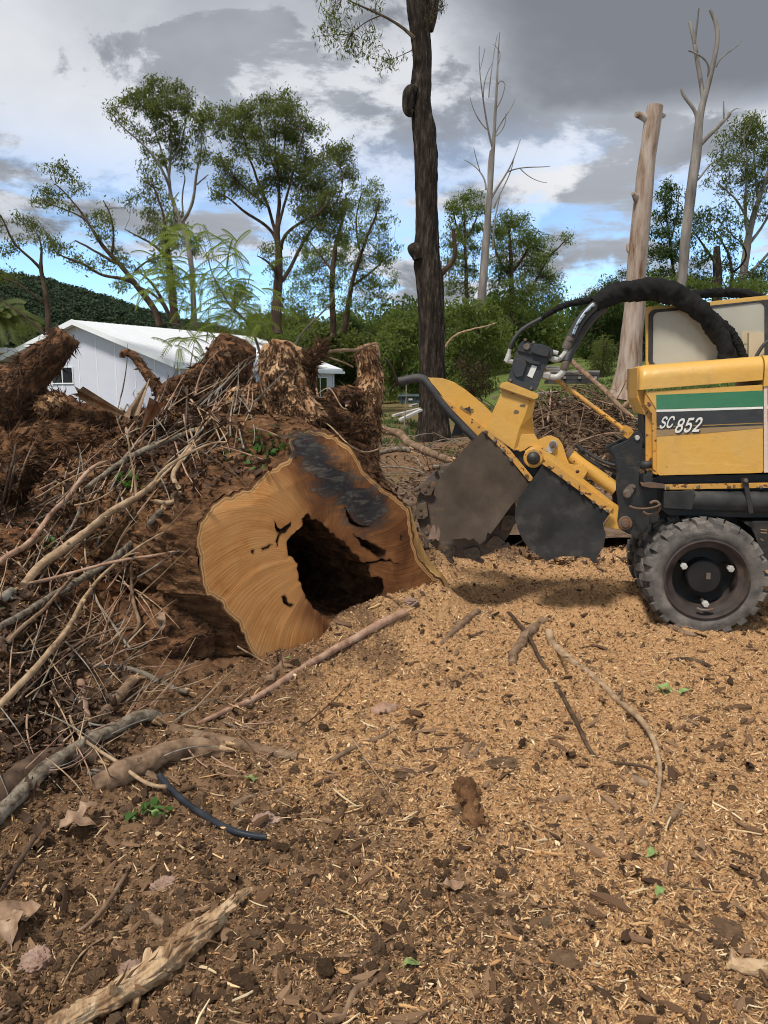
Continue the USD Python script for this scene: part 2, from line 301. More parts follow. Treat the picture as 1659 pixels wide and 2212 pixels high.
paint('cutter_steel', (0.075, 0.055, 0.045), (0.11, 0.08, 0.06), rust=(0.12, 0.06, 0.03), amount=0.58, dirt_amt=0.5, rough=0.5)
paint('tooth_steel', (0.10, 0.070, 0.048), (0.075, 0.058, 0.046), rust=(0.18, 0.10, 0.045), amount=0.58, dirt_amt=0.5, rough=0.4)
paint('bolt_steel', (0.10, 0.08, 0.065), (0.14, 0.115, 0.09), rust=(0.09, 0.045, 0.025), amount=0.56, dirt_amt=0.4, rough=0.5)
paint('zinc_steel', (0.42, 0.41, 0.38), (0.33, 0.31, 0.28), rust=(0.14, 0.09, 0.05), amount=0.66, dirt_amt=0.35, rough=0.36, bevel=0.002)
paint('hose_rubber', (0.018, 0.018, 0.019), (0.03, 0.03, 0.031), rust=(0.05, 0.045, 0.04), amount=0.8, dirt_amt=0.25, rough=0.55)
paint('decal_green', (0.028, 0.155, 0.075), (0.04, 0.165, 0.085), rust=(0.10, 0.22, 0.14), amount=0.76, dirt_amt=0.12, rough=0.4, bevel=0.0005)
paint('decal_white', (0.72, 0.72, 0.69), (0.62, 0.61, 0.57), rust=(0.4, 0.36, 0.3), amount=0.78, dirt_amt=0.15, bevel=0.0005)
paint('decal_black', (0.022, 0.024, 0.027), (0.032, 0.033, 0.036), rust=(0.06, 0.06, 0.06), amount=0.78, dirt_amt=0.10, bevel=0.0005)
paint('decal_bronze', (0.27, 0.175, 0.085), (0.25, 0.17, 0.09), rust=(0.3, 0.2, 0.1), amount=0.8, dirt_amt=0.15, bevel=0.0005)
paint('decal_pink', (0.62, 0.47, 0.40), (0.55, 0.42, 0.36), rust=(0.5, 0.36, 0.25), amount=0.7, dirt_amt=0.25, bevel=0.0005)
ramp_mat('flap_rubber', [(0.30, (0.050, 0.037, 0.028)), (0.5, (0.074, 0.055, 0.041)), (0.72, (0.115, 0.087, 0.064))], scale=5, detail=9, rough=0.85, bump=0.25, bdist=0.004, bscale=60, spec=0.2)
ramp_mat('flap_rubber_dark', [(0.38, (0.013, 0.013, 0.014)), (0.55, (0.028, 0.026, 0.025)), (0.72, (0.075, 0.066, 0.058))], scale=5, rough=0.72, bump=0.25, bdist=0.004, bscale=60, spec=0.3)
ramp_mat('torn_rubber', [(0.3, (0.16, 0.11, 0.085)), (0.7, (0.26, 0.18, 0.14))], scale=20, rough=0.9, bump=0.4, bdist=0.004)
ramp_mat('tyre_rubber', [(0.3, (0.050, 0.046, 0.043)), (0.5, (0.110, 0.099, 0.090)), (0.72, (0.21, 0.183, 0.158))], scale=9, detail=8, rough=0.88, bump=0.35, bdist=0.006, bscale=45, spec=0.2)
ramp_mat('rim_paint', [(0.3, (0.032, 0.026, 0.024)), (0.55, (0.060, 0.045, 0.040)), (0.75, (0.11, 0.075, 0.055))], scale=8, rough=0.6, bump=0.2, bdist=0.003, bscale=50)
ramp_mat('sleeve_cloth', [(0.3, (0.008, 0.008, 0.008)), (0.7, (0.020, 0.019, 0.018))], scale=12, rough=0.95, bump=0.35, bdist=0.003, bscale=160, spec=0.1)
ramp_mat('tube_plastic', [(0.35, (0.020, 0.021, 0.022)), (0.6, (0.042, 0.041, 0.04)), (0.8, (0.10, 0.085, 0.07))], scale=7, rough=0.5, bump=0.15, bdist=0.003, bscale=40, rough2=0.7)
def _screen():
    n = {'g': ('geometry', {}), 'n1': ('noise_texture', {'scale': 5, 'detail': 5}), 'r': ('rgb_ramp', {'ramp': [(0.3, (0.56, 0.53, 0.44)), (0.7, (0.64, 0.61, 0.52))]}),
         'p': ('principled_bsdf', {'roughness': 0.25, 'specular_ior_level': 0.5}), 't': ('translucent_bsdf', {}), 'x': ('mix_closure', {'fac': 0.42})}
    l = [('g.position', 'n1.vector'), ('n1.fac', 'r.fac'), ('r.color', 'p.base_color'), ('r.color', 't.color'), ('p.BSDF', 'x.closure1'), ('t.BSDF', 'x.closure2')]
    usdkit.material(stage, LP + 'frosted_screen', n, l, surface='x.closure')
_screen()
ramp_mat('beige_plastic', [(0, (0.42, 0.34, 0.22)), (1, (0.50, 0.41, 0.28))], scale=4, rough=0.6, bump=0.05)
paint('hose_stripe', (0.30, 0.42, 0.52), (0.45, 0.55, 0.62), rust=(0.02, 0.02, 0.02), amount=0.56, dirt_amt=0.2, bevel=0.0005)
ramp_mat('hub_black', [(0.3, (0.009, 0.009, 0.010)), (0.7, (0.020, 0.019, 0.018))], scale=10, rough=.5, bump=.2, bdist=.003, spec=.3)
# ---------------------------------------------------------------- the stump grinder
YAW = math.radians(10)
E1 = np.array([math.cos(YAW), -math.sin(YAW), 0]); E2 = np.array([math.sin(YAW), math.cos(YAW), 0])   # along the machine (to its rear), across it (away from the camera)
_t = G(1520, 1362); MO = np.array([_t[0], _t[1], 0.0])
def M(u, v, w):
    q = plane_hit(u, v, MO + E2 * w, E2) - MO
    return np.array([q @ E1, w, q[2]])               # machine's own lengthwise, crosswise and height coordinates
def ML(pts, w): return np.array([M(p[0], p[1], w) for p in pts])
def mw(a): a = np.asarray(a, float); return MO + a[..., :1] * E1 + a[..., 1:2] * E2 + a[..., 2:] * [0, 0, 1]
def plate(pts, w, th, holes=(), rnd=0.0):
    """a sheet or block cut to an outline: near face at w, thickness th"""
    q = ML(pts, w)[:, [0, 2]]; g = Polygon(q).buffer(0)
    if rnd: g = g.buffer(-rnd).buffer(2 * rnd, quad_segs=5).buffer(-rnd)
    for (c, r) in holes: g = g.difference(Point(M(*c, w)[[0, 2]]).buffer(r, quad_segs=6))
    out = []
    for gg in getattr(g, 'geoms', [g]):
        m = trimesh.creation.extrude_polygon(gg, th, engine='earcut'); v = np.array(m.vertices)
        f = np.array(m.faces)[:, ::-1]
        out.append((mw(np.stack([v[:, 0], w + v[:, 2], v[:, 1]], -1)), f))
    return join(out)
def mtube(pts, rad, w=None, n=40, sides=14, **k):
    """pts: (u, v, w) sight points; rad in metres"""
    q = np.array([M(p[0], p[1], p[2] if w is None else w) for p in pts]); r = np.broadcast_to(rad, (len(q),))
    s = spline(np.hstack([q, np.asarray(r, float)[:, None]]), n)
    return tube(mw(s[:, :3]), s[:, 3], sides, **k)
def bolt(u, v, w, r=0.011, h=0.010, six=True, dome=False):
    c = M(u, v, w); n = 6 if six else 16; a = np.arange(n) * 2 * np.pi / n
    prof = [(r, 0.01), (r, -h * 0.75), (r * 0.82, -h), (0.0, -h)] if not dome else [(r, 0.01), (r, -h * .3), (r * .85, -h * .7), (r * .5, -h * .95), (0, -h)]
    V = np.array([[c[0] + p[0] * math.cos(t), c[1] + p[1], c[2] + p[0] * math.sin(t)] for p in prof for t in a]); F = []
    for k in range(len(prof) - 1):
        for i in range(n):
            j = (i + 1) % n; F += [[k * n + i, k * n + j, (k + 1) * n + j], [k * n + i, (k + 1) * n + j, (k + 1) * n + i]]
    return mw(V), np.array(F)
def disc(u, v, w, r, th, seg=32):
    c = M(u, v, w); return revolve([(0.0001, 0), (r, 0), (r, th), (0.0001, th)], c, seg)
def revolve(prof, c, seg=48):
    """profile (radius, crosswise offset) turned about the crosswise axis through c"""
    prof = np.asarray(prof, float); a = np.arange(seg) * 2 * np.pi / seg
    V = np.stack([c[0] + prof[:, None, 0] * np.cos(a), np.broadcast_to(c[1] + prof[:, None, 1], (len(prof), seg)), c[2] + prof[:, None, 0] * np.sin(a)], -1).reshape(-1, 3)
    i, j = np.meshgrid(np.arange(len(prof) - 1), np.arange(seg), indexing='ij')
    q = np.stack([i * seg + j, (i + 1) * seg + j, (i + 1) * seg + (j + 1) % seg, i * seg + (j + 1) % seg], -1).reshape(-1, 4)
    return mw(V), q
_base = mw(np.array([0.2, 0.3, 0.0]))
grinder = thing('stump_grinder', 'yellow and black wheeled stump grinder cutting into the sawn stump', 'stump grinder', _base)
W0 = 0.10                                            # near side of the bodywork
def part(name, mesh, mat, parent=None, smooth=30, **k): return obj(name, mesh, mat, parent or grinder, smooth, **k)

# --- bodywork: side panel with its stripes and lettering, hood, front post, chassis
pan = part('side_panel', plate(C('c1', [(1128, 586), (1636, 556), (1639, 928), (1632, 937), (1190, 948), (1180, 940), (1176, 662)]), W0, 0.03, rnd=0.004), 'yellow_panel')
part('panel_edge', plate(C('c1', [(1128, 590), (1176, 664), (1180, 946), (1163, 940), (1158, 680), (1126, 640)]), W0 + 0.006, 0.40), 'yellow_worn', pan)
def stripe(name, pts, mat, d): part(name, plate(C('c1', pts), W0 - d, d + 0.001), mat, pan)
stripe('green_stripe', [(1176, 600), (1637, 581), (1637.5, 650), (1177, 663)], 'decal_green', 0.0020)
stripe('white_stripe', [(1177, 664), (1637.5, 651), (1637.6, 660), (1177, 674)], 'decal_white', 0.0020)
stripe('black_stripe', [(1177, 675), (1637.6, 661), (1638, 719), (1178, 737)], 'decal_black', 0.0020)
stripe('bronze_line', [(1178, 741), (1638, 723), (1638, 731), (1178, 750)], 'decal_black', 0.0016)
stripe('bronze_stripe', [(1178, 752), (1638, 733), (1638, 742), (1400, 764), (1178, 779)], 'decal_bronze', 0.0018)
def lettering(text, u0, v0, u1, v1, h, mat, d, shear=0.28, parent=pan, name='lettering'):
    """lettering set along the line from (u0, v0) to (u1, v1), leaning like the photograph's"""
    a, b = M(u0, v0, W0), M(u1, v1, W0); t = meshkit.text_mesh(text, 0.1, 0.001, True)
    v = np.array(t.vertices); v[:, 0] -= v[:, 0].min(); L = v[:, 0].max(); ax = (b - a); ax = ax / L
    hh = h / v[:, 1].max()
    q = np.stack([a[0] + v[:, 0] * ax[0] + v[:, 1] * hh * shear, np.full(len(v), W0 - d) - v[:, 2], a[2] + v[:, 0] * ax[2] + v[:, 1] * hh], -1)
    part(name, (mw(q), np.array(t.faces)), mat, parent, smooth=False)
_u = lambda x, y: C('c1', [(x, y)])[0]
px = lambda n: n * .5 / FOC * 4.9
lettering('SC', *_u(1190, 748), *_u(1246, 745), px(48), 'decal_black', 0.0030); lettering('SC', *_u(1187, 744), *_u(1243, 741), px(48), 'decal_white', 0.0045)
lettering('852', *_u(1257, 768), *_u(1364, 762), px(58), 'decal_black', 0.0038); lettering('852', *_u(1252, 763), *_u(1359, 757), px(58), 'decal_white', 0.0052)
pan2 = part('side_panel', plate(C('c1', [(1643, 556), (2500, 500), (2500, 900), (1643, 936)]), W0, 0.03), 'yellow_panel')
for nm, y0, y1, m in (('green_stripe', 580, 640, 'decal_green'), ('white_stripe', 651, 660, 'decal_white'), ('black_stripe', 661, 717, 'decal_black')):
    part(nm, plate(C('c1', [(1652, y0), (2480, y0 - 44), (2480, y1 - 44), (1652, y1)]), W0 - .002, .003), m, pan2)
part('faded_sticker', plate(C('c1', [(1641, 556), (1656, 555), (1659, 935), (1642, 936)]), W0 - .003, .004), 'decal_pink', pan2)
def loft(secs):
    """secs: cross-sections, equal numbers of (s, w, z) points"""
    V = np.array(secs, float); k, n = V.shape[:2]; i, j = np.meshgrid(np.arange(k - 1), np.arange(n), indexing='ij')
    q = np.stack([i * n + j, i * n + (j + 1) % n, (i + 1) * n + (j + 1) % n, (i + 1) * n + j], -1).reshape(-1, 4)
    f = np.vstack([q[:, [0, 1, 2]], q[:, [0, 2, 3]]]); vv = V.reshape(-1, 3); e = []
    for base, rev in ((0, False), ((k - 1) * n, True)):
        c = len(vv); vv = np.vstack([vv, vv[base:base + n].mean(0)]); idx = base + np.arange(n); nx = np.roll(idx, -1)
        e.append(np.stack([np.full(n, c), nx, idx] if not rev else [np.full(n, c), idx, nx], 1))
    return mw(vv), np.vstack([f] + e)
def hood_sec(u, vb, vt, w0, wd, r=0.085):
    lo, hi = M(u, vb, w0), M(u, vt, w0); s = lo[0]; h = hi[2] - lo[2]
    a = np.linspace(0, math.pi / 2, 8)
    pts = [(s, w0, lo[2])] + [(s, w0 + r - r * math.cos(t), lo[2] + h - r + r * math.sin(t)) for t in a] + [(s, w0 + wd - r + r * math.cos(t), lo[2] + h - r + r * math.sin(t)) for t in a[::-1]] + [(s, w0 + wd, lo[2])]
    return pts
L1 = _u(1128, 577); L2 = _u(1636, 536); T1 = _u(1128, 470); T2 = _u(1636, 430)
hood = part('hood', loft([hood_sec(L1[0] - 14, L1[1] + 1, T1[1] + 8, W0 + .02, 0.56), hood_sec(L1[0] - 10, L1[1] + 1, T1[1] + 4, W0 - .004, 0.60), hood_sec(L1[0], L1[1], T1[1], W0 - .012, 0.62), hood_sec(L2[0], L2[1], T2[1], W0 - .012, 0.62)]), 'yellow_panel', smooth=35)
L3, T3 = _u(2500, 466), _u(2500, 360)
part('hood', loft([hood_sec(L2[0] + 2, L2[1] + 14, T2[1] - 1, W0 - .010, 0.62), hood_sec(L3[0], L3[1], T3[1], W0 - .010, 0.62)]), 'yellow_panel', smooth=35)
part('hood_cap', plate(C('c1', [(1094, 480), (1125, 476), (1125, 575), (1132, 700), (1095, 615)]), W0 + .07, 0.46, rnd=.004), 'yellow_paint')
part('frame_post', plate(C('c1', [(1131, 640), (1157, 660), (1160, 945), (1131, 925)]), W0 + .05, 0.03), 'yellow_worn')
part('frame_post', plate(C('c1', [(1118, 690), (1128, 690), (1128, 830), (1118, 830)]), W0 + .10, 0.03), 'black_paint')
part('radiator_core', plate(C('c1', [(1140, 600), (2480, 560), (2480, 930), (1140, 940)]), W0 + .09, 0.42), 'black_paint')
part('chassis', plate(C('c1', [(1180, 950), (2480, 930), (2480, 1130), (1560, 1130), (1230, 1120), (1180, 1080)]), W0 + 0.10, 0.40), 'black_paint')
part('axle', plate(C('c1', [(1180, 1080), (1600, 1080), (1560, 1330), (1240, 1330)]), W0 + 0.28, 0.14), 'black_paint')
rail = part('frame_rail', plate(C('c1', [(1212, 988), (2480, 966), (2480, 986), (1212, 1010)]), W0 + .02, 0.04), 'yellow_worn')
for x in (1225, 1357, 1490, 1628): part('bolt', bolt(*_u(x, 1000 - (x - 1212) * .006), W0 + .02), 'bolt_steel', rail)
# --- black air tube under the rail and its clamp
tb = part('air_tube', mtube(C('c1', [(1240, 1052, W0 + .05), (1400, 1056, W0 + .05), (1659, 1062, W0 + .05), (2300, 1075, W0 + .05)]), [.062, .064, .066, .066], n=30, sides=28), 'tube_plastic')
part('tube_mouth', plate(C('c1', [(1212, 1020), (1220, 1018), (1290, 1019), (1320, 1012), (1345, 1012), (1330, 1096), (1208, 1088)]), W0 - .015, .05, rnd=.006), 'tube_plastic', tb)
part('clamp', plate(C('c1', [(1544, 962), (1572, 960), (1580, 1010), (1597, 1112), (1577, 1114), (1562, 1020)]), W0 - .03, .03, rnd=.004), 'black_paint', tb)
part('clamp_bolt', bolt(*_u(1562, 970), W0 - .03, .013, .016), 'bolt_steel', tb)
fd = part('tool_box', plate(C('c1', [(1548, 1150), (1600, 1146), (2300, 1140), (2300, 1330), (1659, 1335), (1640, 1318), (1600, 1200), (1585, 1172)]), W0 + .03, 0.30, rnd=.006), 'black_paint')
for a, b, c, d in ((1627, 1180, 1655, 1182), (1627, 1193, 1655, 1195), (1627, 1220, 1640, 1228)): part('scratched_mark', plate(C('c1', [(a, b), (c, d), (c, d + 4), (a, b + 4)]), W0 + .027, .004), 'decal_bronze', fd)

# --- the clear screen of the operator's place, in its yellow frame
WS = 0.42
scr = part('screen_frame', plate(C('c4', [(785, 258), (798, 246), (990, 242), (1210, 214), (1659, 166), (2600, 90), (2600, 640), (788, 670)]), WS, 0.035, rnd=.01), 'yellow_panel')
def ring(pts_o, pts_i, w, th, rnd=.0):
    a, b = (Polygon(ML(q, w)[:, [0, 2]]) for q in (pts_o, pts_i)); a = a.buffer(-rnd).buffer(rnd, quad_segs=8); b = b.buffer(-rnd).buffer(rnd, quad_segs=8)
    m = trimesh.creation.extrude_polygon(a.difference(b), th, engine='earcut'); v = np.array(m.vertices)
    return mw(np.stack([v[:, 0], w + v[:, 2], v[:, 1]], -1)), np.array(m.faces)[:, ::-1]
_o = C('c4', [(803, 665), (806, 300), (836, 268), (1240, 240), (1659, 196), (1700, 192), (1690, 660)]); _in = C('c4', [(834, 664), (838, 318), (858, 288), (1240, 257), (1610, 214), (1634, 230), (1636, 660)])
part('seal', ring(_o, _in, WS - .012, .02, .035), 'hose_rubber', scr)
part('pane', plate(_in, WS - .006, .005), 'frosted_screen', scr)
cb = part('control_box', plate(C('c4', [(1524, 428), (1630, 425), (1632, 640), (1520, 640)]), WS - .05, .045, rnd=.004), 'beige_plastic', scr)
for a, b in ((422, 512), (522, 610)): part('sticker', plate(C('c4', [(1468, a + 2), (1520, a - 2), (1521, b), (1470, b + 1)]), WS - .009, .003), 'beige_plastic', scr)
part('grab_handle', mtube(C('c4', [(1570, 612, WS - .09), (1600, 560, WS - .09), (1640, 510, WS - .09), (1720, 480, WS - .09)]), .011, n=16), 'hose_rubber')

# --- the black upright that carries the boom
brk = [(1115, 772), (1106, 760), (1094, 757), (1080, 762), (1070, 776), (1050, 797), (985, 826), (980, 838), (1000, 868), (1006, 910), (1012, 935), (1003, 962), (1004, 1010), (1014, 1090), (1008, 1150), (1040, 1185), (1085, 1210), (1140, 1180), (1150, 1120), (1125, 1110), (1108, 1040), (1100, 975), (1104, 930), (1110, 870), (1116, 820), (1121, 790)]
WB = 0.16
part('boom_bracket', plate(C('c1', brk), WB, .022, rnd=.006), 'black_paint')
part('boom_bracket', plate(C('c1', [(a - 22, b - 6) for a, b in brk]), WB + .16, .022, rnd=.006), 'black_paint')
part('pin', bolt(*_u(1093, 785), WB, .016, .014, six=False), 'zinc_steel')
pp = part('pin_plate', plate(C('c1', [(1034, 1012), (1058, 990), (1078, 985), (1090, 995), (1082, 1012), (1066, 1042), (1046, 1050), (1032, 1038)]), WB - .012, .012, rnd=.008), 'bolt_steel')
part('pin', bolt(*_u(1050, 1026), WB - .012, .026, .02, six=False), 'bolt_steel', pp); part('bolt', bolt(*_u(1080, 997), WB - .012, .009, .01), 'bolt_steel', pp)
part('cross_block', plate(C('c1', [(1100, 950), (1180, 955), (1185, 1150), (1120, 1160), (1104, 1060)]), WB + .03, .14), 'black_paint')
part('lock_plate', plate(C('c1', [(1112, 984), (1150, 978), (1212, 986), (1212, 1004), (1150, 1002), (1114, 994)]), WB - .05, .16, rnd=.004), 'rusty_steel')
part('knuckle', disc(*_u(1140, 965), WB - .02, .030, .10), 'black_paint'); part('knuckle', disc(*_u(1150, 940), WB - .01, .022, .08), 'hose_rubber')
part('steel_strap', mtube(C('c1', [(1066, 1082, WB - .05), (1110, 1092, WB - .10), (1170, 1085, WB - .09), (1190, 1075, WB - .06)]), .014, n=16, flat=.5), 'rusty_steel')
part('steel_loop', mtube(C('c1', [(1150, 1070, WB - .06), (1185, 1066, WB - .06), (1192, 1085, WB - .06), (1184, 1102, WB - .06), (1120, 1104, WB - .06)]), .009, n=24), 'rusty_steel')
part('frame_stub', plate(C('c1', [(1070, 1088), (1150, 1092), (1145, 1150), (1130, 1190), (1080, 1208), (1050, 1180)]), WB + .05, .10, rnd=.01), 'black_paint')
for pts, r in (([(1105, 900, WB + .05), (1130, 902, W0 + .06), (1180, 890, W0 + .12)], .026), ([(1000, 905, WB + .10), (940, 885, WB + .12), (880, 850, WB + .14), (835, 822, WB + .15)], .012), ([(1004, 930, WB + .13), (930, 905, WB + .14), (860, 860, WB + .15), (840, 838, WB + .15)], .012)):
    part('hydraulic_hose', mtube(C('c1', pts), r, n=24), 'hose_rubber')
part('hose_fitting', mtube(C('c1', [(832, 815, WB + .15), (860, 842, WB + .14)]), .016, n=4), 'black_paint')

# --- boom arm, lift cylinder, tie rod
arm = part('boom_arm', plate(C('c1', [(604, 872), (610, 845), (632, 828), (660, 826), (690, 840), (740, 868), (800, 918), (880, 978), (990, 1065), (1050, 1105), (1074, 1138), (1072, 1165), (1050, 1182), (1010, 1180), (950, 1170), (975, 1118), (985, 1090), (880, 1010), (700, 890), (672, 905), (630, 905), (610, 892)]), 0.17, .05, rnd=.006), 'yellow_paint')
part('arm_flange', plate(C('c1', [(690, 880), (700, 868), (990, 1083), (985, 1098)]), 0.155, .09), 'yellow_paint', arm)
part('pivot_collar', revolve([(0.060, .06), (.062, -.012), (.056, -.018), (.040, -.018), (.038, -.01)], M(*_u(645, 872), 0.17), 32), 'yellow_worn', arm)
part('pivot_cap', revolve([(0.040, .02), (.042, -.022), (.036, -.036), (.024, -.045), (.013, -.049), (.012, -.056), (.0001, -.057)], M(*_u(645, 872), 0.17), 28), 'black_paint', arm)
part('pivot_pin', revolve([(0.042, .03), (.044, -.02), (.040, -.026), (.027, -.026), (.026, -.034), (.0001, -.036)], M(*_u(1041, 1152), 0.17), 24), 'rusty_steel', arm)
part('pivot_block', plate(C('c1', [(610, 880), (690, 880), (672, 945), (640, 965), (615, 930)]), 0.26, .10, rnd=.01), 'black_paint', arm)  # black block added to stand for the shadow behind the pivot
lug = part('cylinder_lug', plate(C('c1', [(655, 800), (690, 784), (722, 776), (755, 790), (772, 815), (786, 862), (800, 898), (820, 903), (858, 903), (882, 928), (862, 960), (850, 962), (760, 890), (700, 850)]), 0.24, .03, holes=[(_u(836, 932), .012)], rnd=.006), 'yellow_paint')
part('cylinder_lug', plate(C('c1', [(640, 800), (675, 784), (707, 776), (740, 790), (757, 815), (771, 862), (800, 898), (760, 890), (700, 850)]), 0.36, .03, rnd=.006), 'yellow_worn')
lk = part('link_plate', plate(C('c1', [(698, 838), (712, 812), (722, 798), (738, 796), (748, 806), (748, 824), (724, 852), (712, 852)]), 0.228, .014, rnd=.008), 'zinc_steel')
part('bolt', bolt(*_u(729, 814), 0.228, .022, .02, six=False), 'bolt_steel', lk)
cyl = part('lift_cylinder', mtube(C('c1', [(796, 858, .33), (850, 897, .32), (925, 952, .31), (1004, 1010, .29)]), .044, n=24, sides=28), 'yellow_paint')
part('cylinder_gland', mtube(C('c1', [(786, 850, .33), (802, 862, .33)]), .047, n=4, sides=28), 'rusty_steel', cyl)
rod = part('tie_rod', mtube(C('c1', [(684, 487, .36), (760, 544, .34), (1040, 752, .25)]), .0145, n=20, sides=16), 'yellow_worn')
part('rod_end', plate(C('c1', [(1020, 752), (1040, 733), (1062, 736), (1080, 758), (1072, 782), (1050, 790), (1032, 775)]), .22, .05, rnd=.006), 'yellow_worn', rod); part('bolt', bolt(*_u(1032, 758), .22, .010, .01), 'bolt_steel', rod)
# --- column with the hydraulic motor on top
col = part('cutter_column', loft([[M(*_u(x, y), w) for x, y, w in s] for s in (
    [(436, 750, .20), (560, 838, .20), (684, 838, .30), (690, 838, .50), (440, 740, .50)],
    [(470, 672, .20), (585, 745, .20), (648, 770, .30), (650, 770, .46), (474, 672, .46)],
    [(492, 624, .20), (610, 688, .20), (640, 690, .28), (642, 690, .44), (495, 624, .44)],
    [(514, 572, .21), (630, 625, .20), (652, 624, .25), (654, 624, .42), (516, 572, .42)])]), 'yellow_paint', smooth=20)
part('column_foot', plate(C('c1', [(545, 826), (560, 790), (600, 770), (650, 770), (668, 800), (692, 836), (664, 828), (630, 822), (606, 838), (590, 846)]), .22, .2, rnd=.008), 'yellow_paint', col)
for x, y, a, b in ((571, 673, 12, 7), (598, 645, 13, 5)): part('paint_chip', plate(C('c1', [(x - a, y + 2), (x - a * .5, y - b), (x + a * .5, y - b), (x + a, y - 2), (x + a * .6, y + b), (x - a * .5, y + b)]), .197, .005, rnd=.002), 'bolt_steel', col)
part('motor_flange', plate(C('c1', [(499, 560), (512, 546), (535, 543), (668, 596), (666, 612), (650, 620), (500, 568)]), .17, .30, rnd=.004), 'yellow_paint', col)
part('flange_lip', plate(C('c1', [(502, 568), (654, 622), (650, 630), (500, 576)]), .18, .28, rnd=.002), 'yellow_worn', col)
part('grease_bolt', bolt(*_u(478, 611), .26, .016, .014), 'bolt_steel', col)
WM = 0.22
mot = part('hydraulic_motor', plate(C('c6', [(268, 1150), (300, 1040), (330, 945), (350, 880), (655, 955), (640, 1010), (600, 1080), (545, 1240), (500, 1250), (400, 1215), (300, 1180)]), WM, .20, rnd=.012), 'motor_black')
part('motor_head', plate(C('c6', [(350, 892), (355, 850), (402, 797), (470, 818), (650, 850), (690, 880), (688, 920), (660, 965), (500, 930)]), WM - .012, .21, rnd=.01), 'motor_black', mot)
part('motor_boss', plate(C('c6', [(475, 905), (500, 830), (560, 825), (640, 850), (655, 885), (640, 950), (560, 935)]), WM - .03, .05, rnd=.012), 'motor_black', mot)
part('motor_rib', plate(C('c6', [(425, 970), (500, 985), (560, 1000), (575, 990), (560, 1030), (520, 1020), (470, 1010), (430, 990)]), WM - .018, .04, rnd=.006), 'motor_black', mot)
part('motor_rib', plate(C('c6', [(310, 1070), (345, 960), (420, 985), (440, 1020), (400, 1130), (340, 1150)]), WM - .018, .04, rnd=.014), 'motor_black', mot)
part('motor_foot', plate(C('c6', [(258, 1165), (275, 1140), (420, 1190), (545, 1238), (525, 1268), (480, 1275), (350, 1225), (262, 1195)]), WM - .02, .25, rnd=.008), 'motor_black', mot)
part('port_plug', bolt(*C('c6', [(440, 855)])[0], WM - .012, .021, .012, six=False), 'bolt_steel', mot)
part('name_plate', plate(C('c6', [(445, 1130), (490, 1026), (539, 1042), (492, 1152)]), WM - .004, .006), 'decal_white', mot)
for x, y in ((285, 1172), (480, 1245), (425, 790), (505, 815)): part('bolt', bolt(*C('c6', [(x, y)])[0], WM - .02, .011, .012), 'bolt_steel', mot)
def mt6(name, pts, r, mat, w=None, parent=None, n=24, **k): return part(name, mtube([C('c6', [p[:2]])[0] + ((p[2] if len(p) > 2 else w),) for p in pts], r, n=n, **k), mat, parent)
f1 = mt6('steel_elbow', [(655, 955), (700, 975), (760, 960), (800, 920), (822, 860)], .018, 'zinc_steel', WM + .04)
mt6('elbow_nut', [(790, 870), (835, 868)], .001, 'zinc_steel', WM + .04, f1, n=3)
mt6('hose_ferrule', [(808, 880), (825, 840), (858, 768)], [.026, .028, .027], 'bolt_steel', WM + .04, f1, n=8, sides=18)
f2 = mt6('steel_elbow', [(560, 1125), (640, 1132), (720, 1140), (775, 1100), (795, 1050)], .019, 'zinc_steel', WM + .03)
mt6('hose_ferrule', [(788, 1075), (800, 1040), (825, 985)], [.024, .026, .026], 'bolt_steel', WM + .03, f2, n=8, sides=18)
mt6('elbow_nut', [(590, 1118), (655, 1130)], .027, 'zinc_steel', WM + .03, f2, n=3, sides=6)
for y in (905, 965): mt6('port_fitting', [(670, y - 5), (735, y + 12)], .015, 'zinc_steel', WM + .02, mot, n=4, sides=8)
mt6('pressure_hose', [(838, 820, WM + .04), (880, 720, WM + .05), (960, 590, WM + .06), (1070, 475, WM + .08), (1180, 410, WM + .10)], .030, 'hose_rubber', n=30, sides=18)
mt6('hose_print', [(880, 735, WM + .012), (905, 672, WM + .014), (960, 575, WM + .022), (1035, 485, WM + .032), (1070, 455, WM + .038)], .011, 'hose_stripe', n=24, sides=8, flat=.6)
mt6('return_hose', [(815, 1000, WM + .03), (860, 880, WM + .06), (940, 740, WM + .09), (1050, 590, WM + .11), (1180, 480, WM + .12)], .030, 'hose_rubber', n=30, sides=18)
f3 = mt6('drain_fitting', [(248, 1000), (268, 945), (275, 905), (285, 870)], [.020, .018, .012, .012], 'zinc_steel', WM + .04, n=10, sides=8)
mt6('elbow_nut', [(240, 985), (310, 1000)], .016, 'zinc_steel', WM + .04, f3, n=3, sides=6)
mt6('drain_hose', [(283, 875, WM + .04), (310, 800, WM + .04), (390, 700, WM + .06), (480, 640, WM + .08), (580, 585, WM + .09)], .0125, 'hose_rubber', n=30)
